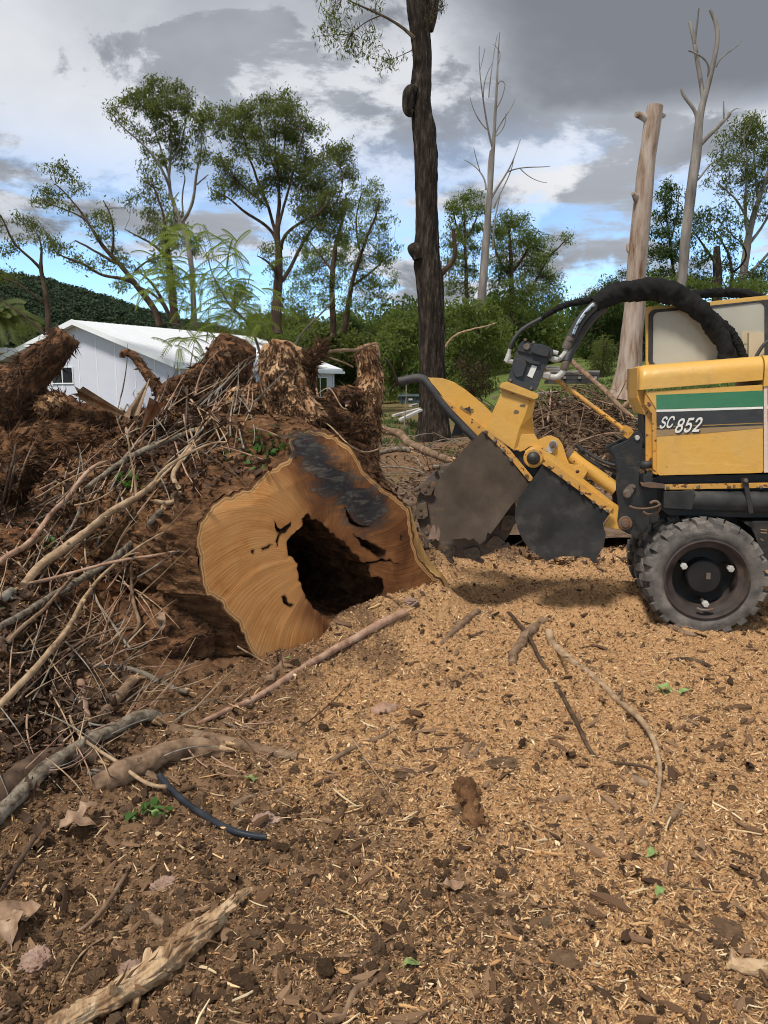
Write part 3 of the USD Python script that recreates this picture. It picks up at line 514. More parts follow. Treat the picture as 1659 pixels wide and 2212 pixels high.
def sleeve(name, pts, rad, seed):
    q = [C('c4', [p[:2]])[0] + (p[2],) for p in pts]; s = np.array([M(*p) for p in q]); s = spline(np.hstack([s, np.asarray(rad)[:, None]]), 150)
    v, f = tube(mw(s[:, :3]), s[:, 3], 24)
    r = np.repeat(s[:, 3], 24); n = len(r); t = np.repeat(np.linspace(0, 1, 150), 24); ang = np.tile(np.arange(24) * 2 * np.pi / 24, 150)
    cen = np.repeat(mw(s[:, :3]), 24, 0); d = v[:n] - cen; L = np.arange(150)[:, None]
    kk = meshkit.fbm(np.stack([t * 24 + .5 * np.cos(ang), np.cos(ang) * 1.5, np.sin(ang) * 1.1], -1), 3, seed) - .5
    v[:n] = cen + d * (1 + 0.60 * kk + 0.035 * np.sin(t * 110 + 22 * kk + 2 * np.cos(ang)))[:, None]
    part(name, (v, f), 'sleeve_cloth', smooth=True)
sleeve('hose_sleeve', [(415, 235, .32), (500, 185, .33), (600, 145, .34), (720, 128, .35), (850, 128, .35), (960, 145, .35), (1080, 200, .34), (1200, 300, .33), (1300, 430, .32), (1345, 520, .31), (1372, 640, .31)], [.046, .056, .064, .066, .068, .068, .064, .060, .054, .050, .052], 3)
sleeve('hose_sleeve', [(1290, 350, .40), (1380, 420, .39), (1440, 510, .38), (1485, 620, .37)], [.030, .030, .028, .027], 5)
sleeve('hose_sleeve', [(20, 345, .32), (100, 290, .32), (200, 240, .33), (300, 215, .33), (380, 202, .33), (450, 190, .34)], [.015, .017, .020, .021, .021, .022], 8)
sleeve('hose_sleeve', [(1130, 160, .55), (1250, 150, .58), (1400, 148, .60), (1540, 165, .60), (1640, 215, .60), (1700, 300, .60)], [.026, .028, .030, .030, .034, .036], 9)

# --- guard in front of the column
grd = part('guard_sheet', plate(C('c1', [(190, 526), (250, 528), (302, 545), (352, 578), (404, 620), (444, 656), (472, 686), (444, 742), (420, 760), (340, 712), (240, 600)]), .27, .010), 'yellow_paint')
part('guard_side', plate(C('c1', [(226, 590), (440, 745), (424, 760), (400, 786), (310, 700)]), .26, .012), 'yellow_worn', grd)
part('guard_sheet', plate(C('c1', [(180, 530), (235, 536), (285, 556), (335, 592), (385, 634), (420, 666), (450, 700), (400, 730), (340, 690), (255, 620)]), .48, .010), 'yellow_worn', grd)
part('guard_crown', loft([[M(*_u(a, b), w) for w, o in ((.275, 0), (.275, 1), (.485, 1), (.485, 0)) for a, b in [(x, y + o * 5)]] for x, y in ((190, 525), (250, 527), (302, 544), (352, 577), (404, 619), (444, 655), (472, 685))]), 'yellow_worn', grd)
bar = part('guard_bar', mtube(C('c1', [(62, 541, .30), (110, 533, .30), (155, 529, .30), (178, 538, .30), (200, 562, .29), (236, 612, .28), (272, 661, .27), (322, 716, .26), (378, 774, .25), (404, 800, .25)]), [.028, .029, .030, .030, .029, .028, .027, .026, .026, .026], n=60, sides=20), 'hose_rubber')
part('guard_lip', loft([[M(*_u(x, y), w) for w in (.30, .50)] + [M(*_u(x, y + 7), w) for w in (.50, .30)] for x, y in ((64, 546), (110, 540), (155, 538), (178, 548), (200, 572), (272, 671), (400, 806))]), 'black_paint', bar)
part('guard_stay', plate(C('c1', [(318, 706), (372, 750), (352, 752), (330, 775), (292, 778), (305, 730)]), .40, .02, rnd=.003), 'black_paint')
# the small worn mark on the guard: a tree shape, a ring and a few letters
mk = lambda pts: part('worn_mark', plate(C('K', pts), .2665, .005), 'decal_black', grd)
mk([(718, 790), (745, 785), (768, 772), (775, 790), (770, 812), (776, 828), (762, 838), (752, 815), (735, 808)])
part('worn_mark', ring(C('K', [(790 + 14 * math.cos(t), 815 + 18 * math.sin(t)) for t in np.arange(0, 6.28, .5)]), C('K', [(790 + 9 * math.cos(t), 815 + 12 * math.sin(t)) for t in np.arange(0, 6.28, .5)]), .2665, .005), 'decal_black', grd)
_wm = meshkit.text_mesh('Outback', .022, .001); _v = np.array(_wm.vertices); _a = M(*C('K', [(662, 790)])[0], .2665); _b = M(*C('K', [(772, 862)])[0], .2665); _d = (_b - _a) / _v[:, 0].max(); _up = np.array([-_d[2], 0, _d[0]]); _up /= np.linalg.norm(_up)
part('worn_lettering', (mw(_a + _v[:, :1] * _d + _v[:, 1:2] * _up - np.array([0, 1, 0]) * _v[:, 2:] ), np.array(_wm.faces)), 'decal_black', grd, smooth=False)

# --- rubber flaps with their clamping strips
def flap(pts, w, th, mat, curl=0.02, seed=1):
    g = Polygon(ML(pts, w)[:, [0, 2]]).buffer(0).segmentize(.012); xy = np.array(g.exterior.coords)[:-1]
    lo, hi = xy.min(0), xy.max(0); gx, gz = np.meshgrid(np.arange(lo[0], hi[0], .016), np.arange(lo[1], hi[1], .016)); q = np.stack([gx.ravel(), gz.ravel()], -1)
    inner = g.buffer(-.008); q = q[contains_xy(inner, q[:, 0], q[:, 1])]
    from scipy.spatial import Delaunay
    al = np.vstack([xy, q]); tr = Delaunay(al).simplices; c = al[tr].mean(1); tr = tr[contains_xy(g, c[:, 0], c[:, 1])]
    a, b, c = al[tr[:, 0]], al[tr[:, 1]], al[tr[:, 2]]; fl = ((b - a)[:, 0] * (c - a)[:, 1] - (b - a)[:, 1] * (c - a)[:, 0]) > 0; tr[fl] = tr[fl][:, ::-1]
    z = (hi[1] - al[:, 1]); off = w - curl * z ** 2 * 3 + 0.03 * fb(np.stack([al[:, 0], al[:, 1], np.zeros(len(al))], -1), 4, 2, seed)
    n = len(al); V = np.vstack([np.stack([al[:, 0], off, al[:, 1]], -1), np.stack([al[:, 0], off + th, al[:, 1]], -1)]); k = len(xy); i = np.arange(k); j = (i + 1) % k
    F = np.vstack([tr[:, ::-1], tr + n, np.stack([i, i + n, j + n], 1), np.stack([i, j + n, j], 1)])
    return mw(V), F
rg = random.Random(4)
torn = [(425, 757), (520, 846), (640, 962), (622, 1000), (585, 1042), (552, 1075), (530, 1105), (505, 1140), (470, 1185), (462, 1196), (448, 1190), (440, 1222), (415, 1240), (400, 1225), (388, 1214), (372, 1222), (350, 1212), (330, 1216), (300, 1218), (268, 1226), (252, 1221), (246, 1180), (236, 1158), (240, 1120), (262, 1082), (252, 1074), (244, 1080), (232, 1052), (216, 1028), (222, 990), (248, 945), (300, 884), (360, 820)]
f1_ = part('rubber_flap', flap(C('c1', torn), .17, .012, 'x', .03), 'flap_rubber', smooth=40, label='worn brown rubber flap with a torn lower edge')
part('flap_tatter', flap(C('c1', [(212, 1160), (222, 1172), (226, 1222), (190, 1226), (196, 1200)]), .165, .008, 'x'), 'torn_rubber', f1_)
part('flap_tatter', flap(C('c1', [(238, 1160), (244, 1200), (236, 1232), (222, 1222), (228, 1185)]), .155, .008, 'x'), 'torn_rubber', f1_)
st = part('clamp_strip', plate(C('c1', [(424, 752), (440, 746), (545, 838), (642, 955), (642, 970), (626, 974), (530, 858)]), .155, .012, rnd=.002), 'yellow_worn', f1_)
for x, y in ((439, 760), (478, 797), (517, 838), (549, 880), (617, 948)): part('bolt', bolt(*_u(x, y), .155, .0125, .012), 'bolt_steel', f1_)
f2_ = part('rubber_flap', flap(C('c1', [(686, 902), (760, 950), (860, 1018), (978, 1102), (962, 1130), (946, 1152), (950, 1178), (958, 1200), (948, 1250), (925, 1290), (908, 1320), (898, 1318), (892, 1304), (860, 1297), (790, 1292), (740, 1300), (706, 1316), (690, 1310), (660, 1288), (625, 1262), (600, 1226), (580, 1185), (566, 1135), (568, 1090), (585, 1045), (612, 1005), (652, 950)]), .125, .012, 'x', .02, 6), 'flap_rubber_dark', smooth=40, label='black rubber flap behind the cutter')
part('clamp_strip', plate(C('c1', [(684, 898), (696, 884), (850, 985), (990, 1090), (972, 1112), (830, 1005)]), .112, .012, rnd=.002), 'yellow_worn', f2_)
for x, y in ((712, 912), (763, 950), (797, 978), (855, 1025), (905, 1062), (935, 1085), (964, 1100)): part('bolt', bolt(*_u(x, y), .112, .0115, .011), 'bolt_steel', f2_)

# --- cutter wheel with its teeth
WC = .30; cc = M(*_u(352, 1098), WC); R = 0.5 * (cc[0] - M(*_u(136, 1098), WC)[0] + M(*_u(568, 1098), WC)[0] - cc[0])
cw = part('cutter_wheel', revolve([(.0001, 0), (R * .80, 0), (R * .985, .004), (R, .012), (R, .044), (R * .985, .052), (.0001, .052)], cc, 96), 'cutter_steel')
def around(a, r, w): return cc + np.array([r * math.cos(a), w, r * math.sin(a)])
for i in range(11):
    a = math.radians(150 + i * 360 / 11); rad = np.array([math.cos(a), 0, math.sin(a)]); tan = np.array([-math.sin(a), 0, math.cos(a)])
    for side, w in ((-1, -.034), (1, .058)):
        outl = np.array([(-.062, -.052), (.028, -.062), (.050, -.03), (.046, .026), (.016, .040), (-.010, .022), (-.050, .006)])
        g = Polygon(outl).buffer(-.006).buffer(.006)
        m = trimesh.creation.extrude_polygon(g, .034, engine='earcut'); v = np.array(m.vertices)
        h = part('tooth_holder', (mw(cc + rad * (R * .93) + v[:, :1] * tan + v[:, 1:2] * rad + np.array([0, 1, 0]) * (w + v[:, 2:])), np.array(m.faces)), 'tooth_steel', cw)
        if side < 0:
            q = around(a, R * .93 - .012, w); c2 = q
            for dd in (-.022, .020): part('bolt', revolve([(.012, .004), (.012, -.008), (.0001, -.009)], q + dd * tan, 6), 'bolt_steel', h)
    tp = around(a, R * .93, -.03) + tan * .040 + rad * .030
    part('tooth', tube(mw(np.array([tp - tan * .02, tp + tan * .012 + rad * .012, tp + tan * .026 + rad * .018])), [.014, .017, .010], 8), 'tooth_steel', cw)
part('wheel_hub', revolve([(.0001, -.06), (.07, -.06), (.085, -.03), (.09, 0)], cc, 32), 'cutter_steel', cw)
part('cutter_housing', plate(C('c1', [(440, 760), (560, 845), (690, 850), (650, 960), (560, 1040), (430, 900), (410, 800)]), .24, .05, rnd=.01), 'black_paint')
part('cutter_housing', plate(C('c1', [(420, 760), (560, 845), (690, 850), (650, 960), (560, 1040), (430, 900), (400, 800)]), .39, .03, rnd=.01), 'black_paint')

# --- wheels
def wheel(c, rad, wid, spacers=True, far=False):
    """c: centre of the wheel's outer face"""
    S = 0.62 * rad
    seg = 120; prof = [(rad * .675, .025), (rad * .68, .004), (rad * .70, -.002), (rad * .76, -.012), (rad * .84, -.014), (rad * .92, -.004), (rad * .955, .022), (rad * .965, wid * .5), (rad * .955, wid - .022), (rad * .92, wid + .004), (rad * .80, wid + .012), (rad * .62, wid)]
    w = part('wheel', revolve([(rad * .685, -.002), (rad * .70, -.014), (rad * .672, -.018), (rad * .64, -.004), (rad * .62, .016), (rad * .58, .028), (rad * .54, .036), (rad * .525, .05), (rad * .52, .15), (rad * .52, wid - .03), (rad * .60, wid)], c, 72), 'rim_paint')
    body = part('tyre', revolve(prof, c, seg), 'tyre_rubber', w, smooth=40)
    lugs = []; N = 22
    for k in range(N):
        for side in (0, 1):
            a0 = (k + .5 * side) * 2 * math.pi / N
            def pt(da, r, x): a = a0 + da; return (c[0] + r * math.cos(a), c[1] + x, c[2] + r * math.sin(a))
            X = (lambda x: x) if side == 0 else (lambda x: wid - x)
            st_ = [(0.00, -.008, .865, .086, .975), (.0, .010, .90, .094, 1.018), (.02, .05, .92, .084, 1.030), (.055, wid * .56, .93, .056, 1.026)]
            secs = []
            for da, x, rl, half, rh in st_:
                hw = half; secs.append([pt(da - hw, rad * rl, X(x)), pt(da - hw * .8, rad * rh, X(x)), pt(da + hw * .8, rad * rh, X(x)), pt(da + hw, rad * rl, X(x))])
            lugs.append(loft(secs))
    v, f = join(lugs); lug_n = fb(v, 14, 3, 2)
    cen = mw(c); v = v + (v - cen) * (lug_n * .035)[:, None]
    for i0 in range(len(lugs)):
        pass
    part('tread', (v, f), 'tyre_rubber', body, smooth=35, kind='stuff')
    for k, txt in enumerate(('NO COMMERCIAL', 'TRACTION')):
        t = meshkit.text_mesh(txt, .016, .0015, True); tv = np.array(t.vertices); ang = math.radians(118 if k == 0 else -62) - tv[:, 0] / (rad * .80); rr = rad * .79 + tv[:, 1]
        part('raised_lettering', (mw(np.stack([c[0] + rr * np.cos(ang), np.full(len(tv), c[1] - .0138) - tv[:, 2], c[2] + rr * np.sin(ang)], -1)), np.array(t.faces)), 'tyre_rubber', body, smooth=False)
    part('rim_face', revolve([(rad * .53, .15), (rad * .46, .155), (rad * .30, .15), (rad * .30, .12), (.0001, .12)], c, 48), 'hub_black', w)
    part('hub', revolve([(.30 * rad, .10), (.30 * rad, .075), (.27 * rad, .062), (.0001, .058)], c, 40), 'hub_black', w)
    if spacers:
        for a in (150, 28, -88):
            a = math.radians(a); q = c + np.array([math.cos(a) * rad * .43, 0, math.sin(a) * rad * .43])
            part('spacer_stud', tube(mw(np.array([q + [0, .14, 0], q + [0, .0, 0]])), .011, 10), 'rim_paint', w)
            part('stud_nut', revolve([(.019, .02), (.021, -.012), (.017, -.018), (.0001, -.019)], q, 6), 'zinc_steel', w)
        q = c + np.array([.0, -.002, -rad * .545]); part('rim_clip', tube(mw(np.array([q + [-.045, 0, .012], q + [-.02, -.006, .004], q + [.03, -.006, .006], q + [.05, 0, .012]])), .010, 8), 'bolt_steel', w)
        part('serial_label', box_m(c + np.array([.012, .056, -.012]), c + np.array([.038, .059, .028])), 'bolt_steel', w)
    return w
def box_m(a, b):
    v, f = box(a, b); return mw(v), f
RAD = 0.355
_wc = M(*C('W', [(1100, 1490)])[0], 0.0); _wc = np.array([_wc[0], 0.0, RAD - 0.035 + height(*mw(_wc)[:2], False)])
wheel(_wc, RAD, .20)
wheel(_wc + [0, .26, 0], RAD, .20, False)
wheel(_wc + [.0, .62, 0], RAD, .20, False)
wheel(_wc + [1.35, 0, 0.02], RAD, .20); wheel(_wc + [1.35, .62, 0.02], RAD, .20, False)
# ---------------------------------------------------------------- the sawn stump lying on its side, its hollow, bark and roots
def bark_fur(name, mesh, n, length, mat, parent, seed=1, width=.006, lift=.22, along=None, keep=None, curl=1.0, label=None):
    """shreds of bark and fibre standing off a surface, each a narrow bent strip"""
    v, f = arr(mesh); r = np.random.default_rng(seed); t = v[f]; nrm = np.cross(t[:, 1] - t[:, 0], t[:, 2] - t[:, 0]); A = np.linalg.norm(nrm, axis=1); nrm /= A[:, None] + 1e-12
    if keep is not None: A = A * keep(t.mean(1), nrm)
    k = r.choice(len(f), n, p=A / A.sum()); a, b = r.random((2, n)); s = np.where(a + b > 1)[0]; a[s], b[s] = 1 - a[s], 1 - b[s]
    p = t[k, 0] + a[:, None] * (t[k, 1] - t[k, 0]) + b[:, None] * (t[k, 2] - t[k, 0]); N = nrm[k]
    D = np.asarray(along, float) + r.normal(0, .45, (n, 3)) if along is not None else r.normal(0, 1, (n, 3))
    D -= N * (D * N).sum(1)[:, None]; D /= np.linalg.norm(D, axis=1)[:, None] + 1e-9; S = np.cross(N, D)
    L = length * r.uniform(.35, 1.5, n)[:, None]; W = width * r.uniform(.4, 1.7, n)[:, None]; up = lift * r.uniform(-.1, 1.3, n)[:, None]; cu = r.normal(0, curl, n)[:, None]
    P0 = p - N * .004; P1 = p + D * L * .5 + N * L * up * .35 + S * L * .1 * cu; P2 = p + D * L + N * L * up + S * L * .35 * cu
    V = np.stack([P0 - S * W, P0 + S * W, P1 - S * W * .8, P1 + S * W * .8, P2], 1).reshape(-1, 3); i = np.arange(n)[:, None] * 5
    F = np.concatenate([i + [0, 1, 3], i + [0, 3, 2], i + [2, 3, 4]])
    return obj(name, (V, F), mat, parent, smooth=False, kind='stuff', label=label)
island_mat('bark_shreds', [(0, (0.055, 0.028, 0.015)), (.3, (0.13, 0.060, 0.026)), (.6, (0.21, 0.10, 0.045)), (.85, (0.30, 0.165, 0.08)), (1, (0.42, 0.28, 0.16))], rough=.9, spec=.1)
island_mat('dark_shreds', [(0, (0.045, 0.025, 0.015)), (.4, (0.12, 0.060, 0.030)), (.75, (0.21, 0.108, 0.052)), (1, (0.36, 0.22, 0.12))], rough=.9, spec=.1)
ramp_mat('fibrous_bark', [(0.30, (0.034, 0.018, 0.010)), (0.44, (0.115, 0.056, 0.027)), (0.57, (0.195, 0.098, 0.046)), (0.74, (0.34, 0.195, 0.10))], scale=11, detail=10, rough=.92, bump=1, bdist=.035, bscale=34, stretch=(1, 1, 1.8), spec=.12, noise_rough=.68)
ramp_mat('grey_bark', [(0.28, (0.045, 0.026, 0.013)), (0.45, (0.13, 0.078, 0.036)), (0.62, (0.21, 0.135, 0.063)), (0.8, (0.30, 0.20, 0.10))], scale=7, detail=9, rough=.92, bump=.9, bdist=.025, bscale=30, stretch=(1, 1, 2.2), spec=.12, noise_rough=.68, dist=.4)
ramp_mat('root_wood', [(0.27, (0.050, 0.023, 0.012)), (0.40, (0.17, 0.082, 0.037)), (0.53, (0.36, 0.205, 0.105)), (0.70, (0.58, 0.40, 0.24))], scale=9, detail=9, rough=.85, bump=.9, bdist=.015, bscale=40, stretch=(1.6, 1.6, .55), spec=.15, dist=.8, noise_rough=.66)
ramp_mat('dark_root', [(0.25, (0.022, 0.012, 0.008)), (0.43, (0.085, 0.040, 0.020)), (0.58, (0.175, 0.085, 0.041)), (0.76, (0.30, 0.16, 0.078))], scale=8, detail=9, rough=.9, bump=.9, bdist=.02, bscale=34, stretch=(1, 1, 1.2), spec=.12, noise_rough=.68)
ramp_mat('rotten_heart', [(0.3, (0.012, 0.007, 0.005)), (0.5, (0.055, 0.027, 0.014)), (0.75, (0.17, 0.085, 0.04))], scale=12, detail=9, rough=.95, bump=1, bdist=.02, bscale=30, spec=.05)
def face_material():
    n = {'fx': ('attribute', {'attribute': 'fx'}), 'fz': ('attribute', {'attribute': 'fz'}), 'ed': ('attribute', {'attribute': 'edge'}), 'ho': ('attribute', {'attribute': 'hollow'}), 'ch': ('attribute', {'attribute': 'char'}), 'rd': ('attribute', {'attribute': 'redness'}), 'an': ('attribute', {'attribute': 'fan'}), 'rr': ('attribute', {'attribute': 'fanr'}),
         'xy': ('combine_xyz', {}), 'pol': ('combine_xyz', {}),
         'saw': ('noise_texture', {'scale': 1.0, 'detail': 3, 'roughness': .6, 'distortion': .25}), 'sawm': ('mapping', {'scale': (95, 3.2, 1)}),
         'saw2': ('noise_texture', {'scale': 1.0, 'detail': 2}), 'saw2m': ('mapping', {'scale': (300, 2.0, 1)}),
         'blot': ('noise_texture', {'scale': 3.0, 'detail': 8, 'roughness': .62, 'distortion': .5}), 'fine': ('noise_texture', {'scale': 26, 'detail': 6, 'roughness': .65}),
         'cr': ('rgb_ramp', {'ramp': [(0.34, (0.26, 0.095, 0.025)), (0.45, (0.48, 0.205, 0.060)), (0.55, (0.62, 0.300, 0.100)), (0.72, (0.73, 0.42, 0.175))]}),
         'cb': ('rgb_ramp', {'ramp': [(0.34, (0.040, 0.015, 0.007)), (0.46, (0.125, 0.048, 0.018)), (0.57, (0.23, 0.095, 0.033)), (0.74, (0.38, 0.185, 0.07))]}),
         'mixrb': ('mix', {}), 'rdw': ('math', {'math_type': 'multiply_add', 'value2': 1.3}), 'rdo': ('math', {'math_type': 'add', 'value2': -.52, 'use_clamp': True}),
         'sum': ('math', {'math_type': 'multiply_add', 'value2': 0.26}), 'sum2': ('math', {'math_type': 'multiply_add', 'value2': .70}),
         'edr': ('rgb_ramp', {'ramp': [(0, (0.10, 0.045, 0.02)), (0.10, (0.20, 0.09, 0.035)), (0.15, (0.60, 0.38, 0.17)), (0.22, (0.36, 0.155, 0.05)), (0.30, (0.56, 0.33, 0.135)), (0.5, (1, 1, 1)), (1, (1, 1, 1))]}), 'edf': ('math', {'math_type': 'less_than', 'value2': .32}), 'edm': ('mix', {}),
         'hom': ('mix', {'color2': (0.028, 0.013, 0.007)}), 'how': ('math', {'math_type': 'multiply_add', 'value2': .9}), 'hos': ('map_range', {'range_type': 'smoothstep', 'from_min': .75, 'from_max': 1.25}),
         'chw': ('math', {'math_type': 'multiply_add', 'value2': 1.5}), 'chs': ('map_range', {'range_type': 'smoothstep', 'from_min': 1.0, 'from_max': 1.5}), 'chn': ('noise_texture', {'scale': 1.0, 'detail': 8, 'roughness': .68, 'distortion': .6}), 'chmap': ('mapping', {'rotation': (0, 0, 0.95), 'scale': (7, 26, 1)}),
         'chc': ('rgb_ramp', {'ramp': [(0.35, (0.016, 0.015, 0.016)), (0.52, (0.035, 0.034, 0.036)), (0.64, (0.13, 0.11, 0.09)), (0.78, (0.36, 0.25, 0.14))]}), 'chm': ('mix', {}),
         'bp': ('bump', {'strength': .5, 'distance': .006}), 'p': ('principled_bsdf', {'roughness': .72, 'specular_ior_level': .22})}
    l = [('fx.fac', 'xy.x'), ('fz.fac', 'xy.y'), ('an.fac', 'pol.x'), ('rr.fac', 'pol.y'), ('pol.vector', 'sawm.vector'), ('sawm.vector', 'saw.vector'), ('pol.vector', 'saw2m.vector'), ('saw2m.vector', 'saw2.vector'), ('xy.vector', 'blot.vector'), ('xy.vector', 'fine.vector'),
         ('saw.fac', 'sum.value1'), ('blot.fac', 'sum2.value1'), ('sum2.value', 'sum.value3'), ('saw2.fac', 'sum2b.value1'),
         ('sum.value', 'cr.fac'), ('sum.value', 'cb.fac'), ('blot.fac', 'rdw.value1'), ('rd.fac', 'rdw.value3'), ('rdw.value', 'rdo.value1'), ('rdo.value', 'mixrb.fac'), ('cr.color', 'mixrb.color1'), ('cb.color', 'mixrb.color2'),
         ('ed.fac', 'edr.fac'), ('ed.fac', 'edf.value1'), ('edf.value', 'edm.fac'), ('mixrb.color', 'edm.color1'), ('edr.color', 'edm.color2'),
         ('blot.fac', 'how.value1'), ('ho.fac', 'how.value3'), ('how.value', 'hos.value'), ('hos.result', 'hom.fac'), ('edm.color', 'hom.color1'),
         ('xy.vector', 'chmap.vector'), ('chmap.vector', 'chn.vector'), ('chn.fac', 'chw.value1'), ('ch.fac', 'chw.value3'), ('chw.value', 'chs.value'), ('chs.result', 'chm.fac'), ('hom.color', 'chm.color1'), ('chn.fac', 'chc.fac'), ('chc.color', 'chm.color2'), ('chm.color', 'p.base_color'),
         ('saw.fac', 'bp.height'), ('bp.normal', 'p.normal')]
    n['sum2b'] = ('math', {'math_type': 'multiply', 'value2': .12}); l.append(('sum2b.value', 'sum2.value3'))
    usdkit.material(stage, LP + 'sawn_wood', n, l, surface='p.BSDF')
face_material()
def FP(u, v):
    q = plane_hit(u, v, LOG_A, LOG_N) - LOG_A; return np.array([q @ LOG_T, q[2]])
def fw(bz, back=0.0):
    bz = np.asarray(bz, float); back = np.asarray(back, float)
    return LOG_A + bz[..., :1] * LOG_T + bz[..., 1:2] * [0, 0, 1] - (back[..., None] if back.ndim else back) * LOG_N
_out = C('fc', [(245, 770), (262, 690), (300, 632), (340, 592), (400, 548), (480, 515), (555, 492), (592, 448), (680, 385), (770, 328), (792, 300), (782, 240), (800, 195), (860, 165), (960, 165), (1050, 200), (1130, 270), (1162, 335), (1200, 400), (1290, 480), (1380, 550), (1440, 608), (1453, 680), (1462, 780), (1490, 880), (1545, 955), (1615, 1000), (1642, 1052), (1660, 1160), (1400, 1300), (1150, 1420), (850, 1540), (640, 1500), (575, 1450), (535, 1400), (512, 1310), (460, 1250), (408, 1190), (382, 1136), (300, 1090), (272, 1020), (266, 930), (250, 850)])
_hol = C('fc', [(872, 1112), (850, 1070), (836, 1040), (826, 985), (818, 925), (796, 890), (775, 868), (764, 835), (768, 800), (782, 770), (800, 738), (838, 712), (855, 700), (852, 672), (868, 650), (884, 638), (900, 655), (928, 672), (965, 690), (985, 722), (1022, 760), (1060, 785), (1090, 800), (1112, 840), (1130, 852), (1160, 888), (1180, 912), (1232, 922), (1218, 960), (1236, 990), (1262, 985), (1290, 1005), (1302, 1040), (1300, 1066), (1285, 1108), (1300, 1150), (1200, 1230), (1000, 1230), (900, 1160)])
_cr1 = C('fc', [(682, 680), (700, 700), (720, 725), (745, 705), (778, 685), (772, 712), (735, 745), (715, 775), (712, 815), (700, 822), (694, 790), (712, 752), (698, 722)])
_cr2 = C('fc', [(1130, 752), (1165, 775), (1200, 778), (1240, 812), (1290, 832), (1312, 850), (1308, 872), (1282, 888), (1255, 872), (1228, 846), (1190, 822), (1158, 790)])
_cr3 = C('fc', [(1170, 928), (1232, 905), (1282, 888), (1330, 898), (1400, 922), (1340, 910), (1290, 902), (1240, 918), (1185, 936)])
_cr4 = C('fc', [(1075, 600), (1100, 640), (1130, 680), (1180, 705), (1222, 700), (1200, 715), (1150, 712), (1110, 690), (1085, 650)])
_slot = C('fc', [(722, 1098), (742, 1096), (765, 1130), (790, 1150), (770, 1158), (738, 1130)])
_cr5 = C('fc', [(560, 835), (572, 842), (568, 856), (556, 852)])
_cr6 = C('fc', [(1388, 758), (1402, 764), (1398, 790), (1388, 784)])
_cr7 = C('fc', [(610, 838), (650, 822), (680, 812), (660, 824), (625, 846)])
_cr8 = C('fc', [(840, 640), (862, 628), (850, 646)])
_toP = lambda pts: Polygon([FP(*p) for p in pts]).buffer(0)
OUT, HOLES = _toP(_out), [_toP(h) for h in (_hol, _cr1, _cr2, _cr3, _cr4, _slot, _cr5, _cr6, _cr7)]
def jag(g, amp, seed, step=.012):
    g = g.segmentize(step); c = np.array(g.exterior.coords)[:-1]; k = np.stack([c[:, 0], c[:, 1], np.zeros(len(c))], -1)
    return Polygon(c + amp * np.stack([fb(k, 30, 3, seed), fb(k, 30, 3, seed + 50)], -1) * 2).buffer(0)
OUT = jag(OUT, .014, 3); HOLES = [jag(h, .016, 9 + i) for i, h in enumerate(HOLES)]
HOLES = [max(h.geoms, key=lambda g: g.area) if hasattr(h, 'geoms') else h for h in HOLES]
